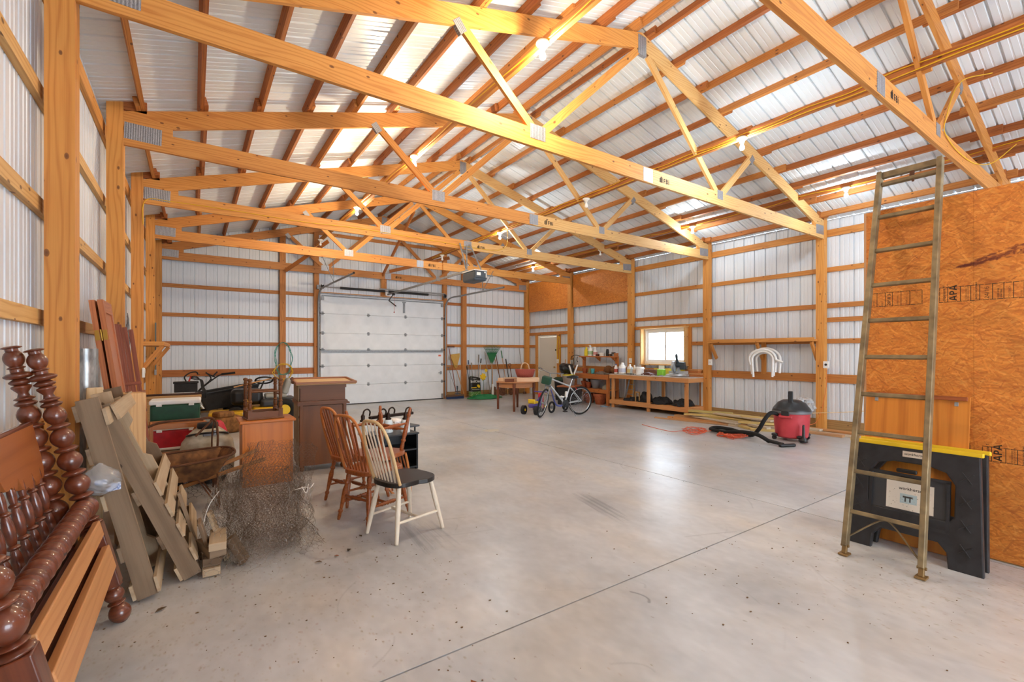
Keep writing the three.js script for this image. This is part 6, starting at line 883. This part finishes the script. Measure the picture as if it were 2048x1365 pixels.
  // dark cloths on the lower shelf, each a folded lump
  const lump = (seed, sx, sy, sz) => { const q = new THREE.IcosahedronGeometry(0.2, 4), p = q.attributes.position; for (let i = 0; i < p.count; i++) { const k = 0.65 + 0.7 * vn(p.getX(i) * 16 + 40, p.getY(i) * 12 + p.getZ(i) * 18 + 40, 89, 89, seed); p.setXYZ(i, p.getX(i) * k * sx, Math.max(0, p.getY(i) * k * sy), p.getZ(i) * k * sz); } q.computeVertexNormals(); return ni(q); };
  const dc = (sd) => mottle(sd, [40, 40, 42], [14, 14, 16], { size: 0.2, f: 6, roughness: 0.85 });
  [[9.46, -8.1, 1, 0.5, 1.2, 'flat grey mat at the left of the lower bench shelf'], [9.5, -7.75, 0.9, 1.2, 0.8, 'bulky black bundle near the middle leg of the lower bench shelf'], [9.46, -7.22, 1.2, 0.7, 1.25, 'wide heap of folded black cloth on the lower bench shelf'], [9.46, -6.65, 1.2, 0.75, 1.0, 'black cloth heap at the right end of the lower bench shelf']].forEach(([x, z, a, b, c2, l], i) => solo('dark_cloth', l, 'cloth', lump(60 + i, a, b, c2), dc(151 + i), [x, 0.214, z], 0, 'dark cloths under the workbench'));
  const fr = thing('wooden_stand', 'small pale wooden frame standing on the lower bench shelf', 'frame', [9.32, 0.214, -7.86]); mesh('upright', box(0.02, 0.24, 0.03, 0, 0.12, -0.06), M.treated, fr); mesh('upright', box(0.02, 0.24, 0.03, 0, 0.12, 0.06), M.treated, fr); mesh('crossbar', box(0.02, 0.03, 0.15, 0, 0.24, 0), M.treated, fr);
  const sl = thing('step_ladder', 'small grey step ladder on the lower workbench shelf, at its left end', 'ladder', [9.7, 0.214, -8.42], 0); for (const z of [-0.08, 0.08]) mesh('rail', beam(V(-0.06, 0.005, z * 1.7), V(0.06, 0.54, z), 0.02, 0.04), M.galv, sl); for (let i = 1; i < 4; i++) mesh('step', rbox(0.05, 0.012, 0.24 - i * 0.03, 0.003, -0.06 + i * 0.03, i * 0.13, 0), M.galv, sl);
}
// ------------------------------------------------------------ narrow wall shelf with white pipes
{
  const g = thing('bracket_shelf', 'narrow pine shelf on diagonal brackets between the right wall posts', 'shelf', [9.82, 1.69, -5.03]);
  mesh('shelf_board', rbox(0.3, 0.03, 2.2, 0.004, 0, 0.01, 0), M.pine[0], g); mesh('front_lip', rbox(0.02, 0.08, 2.2, 0.004, -0.15, 0.03, 0), M.pine[0], g);
  for (const z of [-1.04, 0, 1.04]) mesh('bracket', beam(V(-0.13, -0.02, z), V(0.11, -0.36, z), 0.038, 0.07), M.pine[1], g); mesh('center_stud', box(0.04, 0.68, 0.09, 0.13, -0.34, 0.02), M.pine[1], g);
  const pm = plain(0xF0F0EC, 0.5); [[0.3, 0.0, 0.56, 0.52], [0.24, 0.055, 0.62, 0.5], [0.18, 0.0, 0.5, 0.58], [0.27, 0.11, 0.36, 0.3], [0.21, 0.11, 0.58, 0.6]].forEach(([r, dx, dl, dr], i) => { const pts = [V(-dx, -dl, -r * 0.9)]; for (let k = 0; k <= 12; k++) { const a = Math.PI * (k / 12); pts.push(V(-dx, r * 0.75 * Math.sin(a) - 0.24, -r * Math.cos(a))); } pts.push(V(-dx, -dr, r * (i === 3 ? 1.5 : 0.95))); solo('white_hose', ['widest white foam pipe looped over the shelf bracket', 'second widest white foam pipe looped over the shelf bracket', 'narrowest white foam pipe looped over the shelf bracket', 'white foam pipe with its right end flung outwards on the bracket', 'front white foam pipe with long straight ends on the bracket'][i], 'pipe', tube(pts, 0.024, 70, 10), pm, [9.78, 1.57, -4.9], 0, 'white foam pipes looped on the bracket'); });
}
// shelf bracket on the left wall, level and rule
{
  const g = thing('bracket_shelf', 'small pine shelf end with diagonal brace on a far left post', 'shelf', [-0.5, 1.6, -9.6]); mesh('shelf_board', rbox(0.3, 0.06, 2.2, 0.004, 0, 0, 0), M.pine[0], g); mesh('bracket', beam(V(0.13, -0.03, 1.05), V(-0.1, -0.36, 1.05), 0.038, 0.06), M.pine[1], g); mesh('bracket', beam(V(0.13, -0.03, -1.05), V(-0.1, -0.36, -1.05), 0.038, 0.06), M.pine[1], g);
  const l = thing('spirit_level', 'grey metal straightedge hanging on a far left post', 'level', [-0.585, 1.3, -10.86]); mesh('bar', rbox(0.02, 0.95, 0.06, 0.003, 0.01, 0.25, 0), plain(0x56605E, 0.4, 0.4), l); mesh('end_bracket', rbox(0.03, 0.1, 0.12, 0.004, 0.01, -0.2, 0.03), M.galv, l);
  const o = thing('outlet_box', 'white switch box on a left wall post', 'outlet', [-0.585, 1.18, -8.46]); mesh('box', rbox(0.03, 0.14, 0.08, 0.005, 0, 0, 0), M.whitePl, o); mesh('socket', rbox(0.005, 0.05, 0.03, 0.001, 0.016, 0, 0), plain(0xD8D6CE, 0.4), o);
}
// ------------------------------------------------------------ lumber along the right wall
{
  const pal = [wood(73, [214, 186, 118], [184, 150, 82], { knots: 3 }), wood(74, [196, 150, 104], [160, 110, 68], {}), wood(75, [206, 190, 166], [176, 156, 128], {}), M.cedar[1], wood(76, [196, 180, 110], [160, 144, 82], { knots: 3 })];
  const L = [ // x, z, y, len, w, t, turn, material, label
    [9.2, -4.95, 0.0, 3.3, 0.14, 0.04, 0.03, 1, 'long reddish board lying nearest the wall base'], [9.55, -4.4, 0.0, 3.6, 0.14, 0.04, -0.02, 1, 'long board lying against the bottom of the right wall'], [8.95, -5.3, 0.0, 2.5, 0.09, 0.038, 0.12, 3, 'orange two-by-four at the front of the lumber pile'], [9.3, -5.55, 0.042, 1.1, 0.18, 0.038, 0.05, 4, 'short greenish treated board lying on the pile'], [9.22, -5.95, 0.082, 0.8, 0.14, 0.03, 0.6, 0, 'yellow-green board slanting across the left of the pile'], [9.35, -5.35, 0.082, 0.85, 0.3, 0.02, 0.02, 0, 'wide yellow-green board tilted on the pile'], [9.1, -4.75, 0.042, 1.5, 0.1, 0.02, -0.1, 2, 'thin pale strip on the lumber pile'], [8.95, -4.7, 0.0, 0.9, 0.12, 0.038, 0.3, 2, 'pale plank end left of the red vacuum'], [8.8, -4.35, 0.0, 0.6, 0.1, 0.04, 0.5, 0, 'short yellow board end beside the vacuum'], [9.15, -4.3, 0.042, 0.9, 0.09, 0.03, 0.2, 1, 'short brown board on top of the pile beside the vacuum'], [9.5, -3.4, 0.042, 2.4, 0.1, 0.03, 0.02, 3, 'orange trim board right of the vacuum'], [9.62, -2.9, 0.0, 2.4, 0.1, 0.04, 0.0, 2, 'white trim board along the wall right of the vacuum'], [9.36, -2.6, 0.0, 2.6, 0.08, 0.04, 0.03, 2, 'grey plastic pipe-like trim along the floor right of the vacuum'], [8.95, -6.05, 0.0, 1.0, 0.06, 0.012, 0.05, 3, 'thin cedar strip on the floor in front of the workbench'], [9.72, -5.6, 0.0, 2.0, 0.08, 0.09, 0, 2, 'grey weathered beam at the wall base right of the workbench'],
    [9.42, -4.5, 0.042, 1.6, 0.12, 0.03, -0.05, 2, 'pale grey board on the middle of the pile behind the vacuum hose'], [9.02, -5.55, 0.04, 1.2, 0.16, 0.02, -0.25, 2, 'pale pinkish board slanting at the front of the pile'], [8.88, -4.95, 0.0, 0.7, 0.1, 0.04, -0.5, 0, 'yellow board end poking forward by the orange cord'], [9.28, -4.15, 0.075, 0.5, 0.09, 0.05, 0.7, 2, 'small pale block lying across the pile by the vacuum'], [8.7, -5.75, 0.0, 1.9, 0.07, 0.025, 0.2, 1, 'thin brown strip at the very front of the lumber pile'],
    [9.4, -5.9, 0.13, 0.9, 0.16, 0.04, 0.35, 4, 'thick greenish board raised on the left of the pile'], [9.25, -5.1, 0.13, 1.3, 0.14, 0.03, -0.12, 2, 'pale board resting high across the middle of the pile'], [9.45, -4.9, 0.09, 1.8, 0.1, 0.04, 0.05, 1, 'brown board near the wall on the second layer of the pile'], [9.05, -4.55, 0.08, 0.9, 0.09, 0.04, 0.45, 0, 'yellow stick angled over the pile left of the vacuum'], [9.3, -4.7, 0.16, 0.8, 0.12, 0.025, 0.2, 0, 'topmost yellow board of the pile behind the vacuum hose'], [8.85, -4.55, 0.042, 0.45, 0.1, 0.04, -0.3, 2, 'short pale offcut on the front of the pile near the hose']];
  L.forEach(([x, z, y, len, w, t, tr, m, l]) => { const o = solo('lumber_board', l, 'board', rbox(w, t, len, 0.003, 0, t / 2, 0), pal[m], [x, y + 0.001, z], tr, 'lumber pile along the right wall'); if (l.includes('tilted')) { o.rotation.order = 'YXZ'; o.rotation.z = 0.22; o.position.y += 0.03; } });
}
// ------------------------------------------------------------ orange cord
{
  const pts = []; for (let i = 0; i < 150; i++) { const a = i * 0.7 + rnd(-0.5, 0.5), r = rnd(0.08, 0.42), k = i < 100; pts.push(V((k ? 0 : 0.05) + Math.cos(a) * r * 0.9, 0.006 + rnd(0, 0.05), (k ? 0.05 : -0.6) + Math.sin(a) * r * (k ? 0.6 : 0.7))); } pts.push(V(-0.2, 0.01, -0.9), V(0.1, 0.01, -1.5), V(0.25, 0.01, -1.7));
  solo('extension_cord', 'tangled orange extension cord on the floor in front of the lumber pile', 'cord', tube(pts, 0.0055, 1400, 5), plain(0xE0623C, 0.5), [7.75, 0, -4.5], 0.3);
  solo('power_cord', 'thin orange cord running from the post socket down to the vacuum', 'cord', tube([[9.75, 1.15, -3.75], [9.7, 0.7, -3.76], [9.66, 0.15, -3.9], [9.5, 0.1, -4.0], [9.3, 0.1, -4.0]], 0.005, 50, 5), plain(0xD8702E, 0.5)); solo('string_line', 'pale cord stretched from behind the ladder to the vacuum', 'cord', tube([[8.52, 0.45, -3.52], [9.0, 0.5, -3.0], [9.6, 0.62, -2.3]], 0.006, 20, 5), plain(0xC8A878, 0.7));
}
// ------------------------------------------------------------ shop vacuum
{
  const g = thing('shop_vacuum', 'red and black wet-dry shop vacuum', 'vacuum', [8.3, 0, -3.72], 0), red = mottle(161, [206, 74, 82], [188, 58, 68], { size: 0.5, roughness: 0.4 }), blk = plain(0x26282B, 0.4);
  mesh('drum', lathe([[0, 0.05], [0.225, 0.05], [0.24, 0.08], [0.262, 0.3], [0.268, 0.44], [0.28, 0.45], [0.28, 0.475], [0, 0.475]], 40), red, g);
  mesh('lid', lathe([[0.283, 0.46], [0.286, 0.5], [0.27, 0.54], [0.2, 0.63], [0.13, 0.67], [0, 0.68]], 40), blk, g);
  mesh('rim_band', lathe([[0.287, 0.455], [0.291, 0.46], [0.291, 0.49], [0.287, 0.495]], 40), plain(0x6A6C70, 0.4), g);
  mesh('handle', [mv(ry(rz(rbox(0.04, 0.3, 0.075, 0.018, 0, 0, 0, 3), 0.06), 0.4), -0.15, 0.68, 0.05), rbox(0.06, 0.1, 0.07, 0.015, -0.17, 0.57, 0.06)], blk, g); mesh('latch', ry(rbox(0.03, 0.08, 0.12, 0.01, -0.285, 0.47, 0), 0.1), blk, g); mesh('red_latch_bar', ry(rbox(0.03, 0.04, 0.2, 0.01, -0.28, 0.41, 0), 0.1), red, g);
  for (const a of [0.6, 2.2, 3.9, 5.5]) { const cx = Math.cos(a) * 0.27, cz = Math.sin(a) * 0.27; const f = mesh('caster', [mv(rz(cyl(0.035, 0.035, 0.03, 0, -0.015, 0), Math.PI / 2), cx, 0.036, cz), rbox(0.1, 0.05, 0.1, 0.025, cx * 0.95, 0.085, cz * 0.95)], blk, g); }
  mesh('spout_tool', lathe([[0, 0.06], [0.06, 0.06], [0.055, 0.1], [0.022, 0.15], [0.018, 0.32], [0.012, 0.34], [0, 0.34]], 16).translate(-0.2, -0.04, 0.27), blk, g);
  const bag = new THREE.IcosahedronGeometry(0.15, 4), bp = bag.attributes.position; for (let i = 0; i < bp.count; i++) { const k = 0.72 + 0.5 * vn(bp.getX(i) * 26 + 40, bp.getY(i) * 26 + bp.getZ(i) * 20 + 40, 89, 89, 33); bp.setXYZ(i, bp.getX(i) * k, bp.getY(i) * k * 0.9, bp.getZ(i) * k); } bag.computeVertexNormals();
  mesh('wrapped_cord', [tube(Array.from({ length: 40 }, (_, i) => V(0.2 + 0.03 * Math.sin(i * 2.1), 0.56 + 0.1 * Math.cos(i * 0.8), 0.15 + 0.1 * Math.sin(i * 0.8))), 0.007, 240, 5)], M.black, g); mesh('clear_wrap', ni(bag).translate(0.18, 0.58, 0.13), new THREE.MeshPhysicalMaterial({ color: 0xF4F6F8, transmission: 0.7, thickness: 0, roughness: 0.15 }), g);
  const W = (x, y, z) => V(x - 8.3, y, z + 3.72);
  mesh('hose', tube([W(8.05, 0.44, -3.83), W(7.93, 0.46, -3.88), W(7.84, 0.36, -3.93), W(7.82, 0.18, -4.02), W(7.86, 0.06, -4.15), W(8.0, 0.045, -4.4), W(8.2, 0.045, -4.75), W(8.15, 0.05, -4.98), W(7.9, 0.05, -4.95), W(7.75, 0.06, -4.6), W(7.68, 0.12, -4.2), W(7.6, 0.12, -3.92), W(7.56, 0.05, -3.72)], 0.032, 140, 12), M.rubber, g);
  mesh('wand', [rod(W(7.57, 0.06, -3.76), W(7.54, 0.04, -3.5), 0.03, 0.026, 14), mv(ry(rbox(0.28, 0.05, 0.06, 0.02, 0, 0, 0), -0.42), 7.6 - 8.3, 0.026, -3.47 + 3.72)], M.black, g);
}
// ------------------------------------------------------------ ladder against the partition
{
  const lean = Math.atan2(0.80, 2.97), Lr = 3.06, g = thing('ladder', 'tall dirty aluminium ladder leaning on the strand board partition', 'ladder', [3.885, 0, -1.17]); g.rotation.z = -lean;
  const al = mottle(171, [150, 132, 98], [106, 92, 68], { size: 0.3, f: 5, roughness: 0.55, metalness: 0.35 }), zt = [[-0.215, -0.24], [0.215, 0.135]], zr = (i, y) => zt[i][0] + (zt[i][1] - zt[i][0]) * y / Lr;
  for (const i of [0, 1]) mesh('rail', [beam(V(0, 0.07, zr(i, 0)), V(0, Lr, zr(i, Lr)), 0.034, 0.066, V(1, 0, 0), 0.006)], al, g);
  for (let k = 0; k < 10; k++) { const y = 0.32 + k * 0.292; mesh('rung', beam(V(0, y, zr(0, y)), V(0, y, zr(1, y)), 0.032, 0.03, V(0, 1, 0), 0.006), al, g); }
  mesh('top_bar', beam(V(0, Lr - 0.03, zr(0, Lr)), V(0, Lr - 0.03, zr(1, Lr)), 0.03, 0.05), al, g); mesh('hook', [rbox(0.02, 0.06, 0.03, 0.006, 0.0, Lr - 0.08, -0.03), rbox(0.015, 0.05, 0.015, 0.004, 0.0, Lr - 0.12, -0.02)], M.rust, g);
  mesh('brace', [tube([[0.02, 0.14, zr(0, 0) + 0.01], [0.02, 0.3, -0.03], [0.02, 0.31, 0.0], [0.02, 0.3, 0.03], [0.02, 0.1, zr(1, 0) - 0.01]], 0.006, 40, 6)], al, g);
  for (const i of [0, 1]) mesh('foot', [mv(rz(rbox(0.075, 0.014, 0.06, 0.004, 0, 0, 0), lean), 0.005, 0.012, zr(i, 0)), rbox(0.03, 0.07, 0.03, 0.005, 0, 0.05, zr(i, 0)), mv(rx(cyl(0.01, 0.01, 0.05, 0, -0.025, 0), Math.PI / 2), 0, 0.07, zr(i, 0))], plain(0x8E7248, 0.5, 0.5), g);
}
// ------------------------------------------------------------ plywood board and folded sawhorses
{
  const b = thing('plywood_board', 'orange-grained plywood cabinet door with metal clips leaning on the partition', 'board', [4.47, 0, -1.17], 0); b.rotation.z = -0.13; const m = wood(77, [214, 136, 50], [176, 98, 28], { ring: 6, knots: 0, W: 0.6, L: 2.2, contrast: 1.1 }, 0.45);
  mesh('panel', box(0.02, 1.15, 0.62, 0, 0.58, 0, 1), m, b); mesh('top_cleat', rbox(0.035, 0.03, 0.6, 0.004, -0.012, 1.14, 0), wood(78, [160, 84, 38], [112, 54, 24], {}), b); for (const z of [-0.24, 0.24]) mesh('clip', [rbox(0.006, 0.03, 0.022, 0.002, -0.014, 1.1, z)], M.galv, b);
  function sawhorse(label, x, lean, inner) {
    const g = thing('sawhorse', label, 'sawhorse', [x, 0.004, -1.115], 0, 'folded plastic sawhorses'); g.rotation.z = -lean;
    const H = 0.77, W = 0.73, o = [[-W / 2 - 0.02, 0], [-W / 2 + 0.14, 0], [-W / 2 + 0.15, 0.1], [-W / 2 + 0.2, 0.16], [W / 2 - 0.2, 0.16], [W / 2 - 0.15, 0.1], [W / 2 - 0.14, 0], [W / 2 + 0.02, 0], [W / 2 - 0.01, H], [-W / 2 + 0.01, H]], hole = [[-0.22, 0.3], [0.22, 0.3], [0.25, 0.34], [0.25, 0.56], [0.2, 0.64], [0.1, 0.67], [-0.1, 0.67], [-0.2, 0.64], [-0.25, 0.56], [-0.25, 0.34]];
    const pl = mottle(181, [46, 46, 49], [28, 28, 30], { size: 0.3, f: 6, roughness: 0.48 });
    mesh('frame', buv(ry(extr(o, 0.03, 0.008, [hole]), -Math.PI / 2), 1), pl, g);
    mesh('yellow_top', rbox(0.05, 0.03, W + 0.02, 0.006, 0, H + 0.012, 0), M.yellow, g);
    if (!inner) return g;
    mesh('shelf_panel', rbox(0.016, 0.34, 0.46, 0.006, -0.004, 0.4, -0.01), plain(0x3A3B3D, 0.5), g); mesh('panel_frame', [box(0.024, 0.02, 0.46, -0.012, 0.57, -0.01), box(0.024, 0.02, 0.46, -0.012, 0.23, -0.01), box(0.024, 0.34, 0.02, -0.012, 0.4, -0.23), box(0.024, 0.34, 0.02, -0.012, 0.4, 0.21)], pl, g); mesh('panel_grip', [rbox(0.028, 0.03, 0.12, 0.01, -0.014, 0.6, -0.02), rbox(0.02, 0.025, 0.1, 0.008, -0.012, 0.545, -0.02)], M.black, g);
    for (const [y, z] of [[0.62, 0.3], [0.46, 0.3], [0.3, 0.3], [0.14, 0.3], [0.62, -0.3], [0.46, -0.3], [0.3, -0.3]]) mesh('embossed_cross', [rx(rbox(0.008, 0.09, 0.006, 0.002), 0.9).translate(-0.024, y, z), rx(rbox(0.008, 0.09, 0.006, 0.002), -0.6).translate(-0.024, y, z)], pl, g);
    const plate = (w, h, draw, y, z, dx = -0.0245, s = 512) => { const t = canvasTex(s, Math.round(s * h / w), draw); const q = new THREE.PlaneGeometry(w, h).rotateY(-Math.PI / 2).translate(dx, y, z); return [q, std({ map: t, roughness: 0.7 })]; };
    { const [q, mt] = plate(0.13, 0.042, (c, w, h) => { c.fillStyle = '#cdbfae'; c.fillRect(0, 0, w, h); c.fillStyle = '#1d1a18'; c.font = `bold italic ${h * 0.52}px sans-serif`; c.textAlign = 'center'; c.fillText('workhorse', w / 2, h * 0.66); for (let i = 0; i < 60; i++) { c.fillStyle = 'rgba(205,191,174,0.7)'; c.fillRect(rnd(0, w), rnd(0, h), rnd(2, 14), rnd(1, 4)); } }, 0.725, 0.02); mesh('name_plate', q, mt, g); }
    { const [q, mt] = plate(0.27, 0.2, (c, w, h) => { c.fillStyle = '#d8d0c2'; c.fillRect(0, 0, w, h); c.fillStyle = '#2a2522'; c.font = `bold ${h * 0.13}px sans-serif`; c.textAlign = 'center'; c.fillText('workhorse', w * 0.52, h * 0.28); c.fillStyle = '#a9bcc0'; c.fillRect(w * 0.3, h * 0.42, w * 0.36, h * 0.34); c.fillStyle = '#3c3a38'; c.fillRect(w * 0.36, h * 0.5, w * 0.22, h * 0.06); c.fillRect(w * 0.4, h * 0.5, w * 0.03, h * 0.2); c.fillRect(w * 0.5, h * 0.5, w * 0.03, h * 0.2); for (let i = 0; i < 150; i++) { c.fillStyle = pick(['rgba(60,56,52,0.6)', 'rgba(216,208,194,0.8)', 'rgba(150,120,80,0.4)']); c.fillRect(rnd(0, w), rnd(h * 0.15, h), rnd(2, 16), rnd(1, 7)); } }, 0.42, 0.0, -0.014); mesh('torn_label', q, mt, g); }
    return g;
  }
  sawhorse('black plastic sawhorse with yellow top, rear one of the folded pair', 4.37, 0.21, false); sawhorse('black plastic sawhorse with yellow top and torn label, front one of the folded pair', 4.24, 0.11, true);
}
// ------------------------------------------------------------ dry leaves and crumbs on the floor
{
  const leafG = (s) => { const g = extr([[0, -s], [s * 0.5, -s * 0.3], [s * 0.35, s * 0.3], [0, s], [-s * 0.4, s * 0.25], [-s * 0.45, -s * 0.35]], 0.0012), p = g.attributes.position; for (let i = 0; i < p.count; i++) p.setZ(i, p.getZ(i) + 0.25 * s * (p.getX(i) / s) ** 2 * 4 + 0.1 * p.getY(i)); g.computeVertexNormals(); return g.rotateX(-Math.PI / 2).translate(0, 0.006, 0); };
  const lm = [plain(0x8A5230, 0.85), plain(0x5A4630, 0.9), plain(0x3E3226, 0.9)];
  [[1.02, -1.77, 0.03, 'brown dry leaf on the floor at the very front'], [0.72, -3.42, 0.025, 'brown dry leaf just right of the wire netting'], [0.95, -3.5, 0.03, 'dark curled leaf between the netting and the cream chair'], [0.85, -3.45, 0.02, 'small dark leaf crumb by the netting'], [-0.15, -3.3, 0.03, 'leaf scrap in front of the pallets'], [1.1, -3.72, 0.02, 'rusty leaf left of the cream chair legs']].forEach(([x, z, s, l], i) => solo('dry_leaf', l, 'leaf', leafG(s), lm[i % 3], [x, 0.001, z], i * 1.3, 'dry leaves on the floor'));
  const cr = []; for (let i = 0; i < 320; i++) { const q = i % 4, x = q < 2 ? rnd(-0.4, 1.5) : q === 2 ? rnd(2.2, 4.5) : rnd(0.3, 8), z = q < 2 ? rnd(-3.9, -1.6) : q === 2 ? rnd(-2.2, -0.6) : rnd(-7, -1.5), s = rnd(0.0015, 0.006); cr.push(new THREE.IcosahedronGeometry(s, 0).scale(rnd(0.7, 1.8), 0.5, 1).translate(x, s * 0.5, z)); }
  const c = mesh('floor_crumbs', merge(cr), plain(0x6A5238, 0.95), scene); c.userData = { label: 'scattered soil crumbs and leaf bits on the floor', category: 'debris', kind: 'stuff' };
}
scene.traverse((o) => { if (o.isMesh) { o.castShadow = true; o.receiveShadow = true; } if (o.isLight) o.castShadow = true; });
renderer.render(scene, camera);
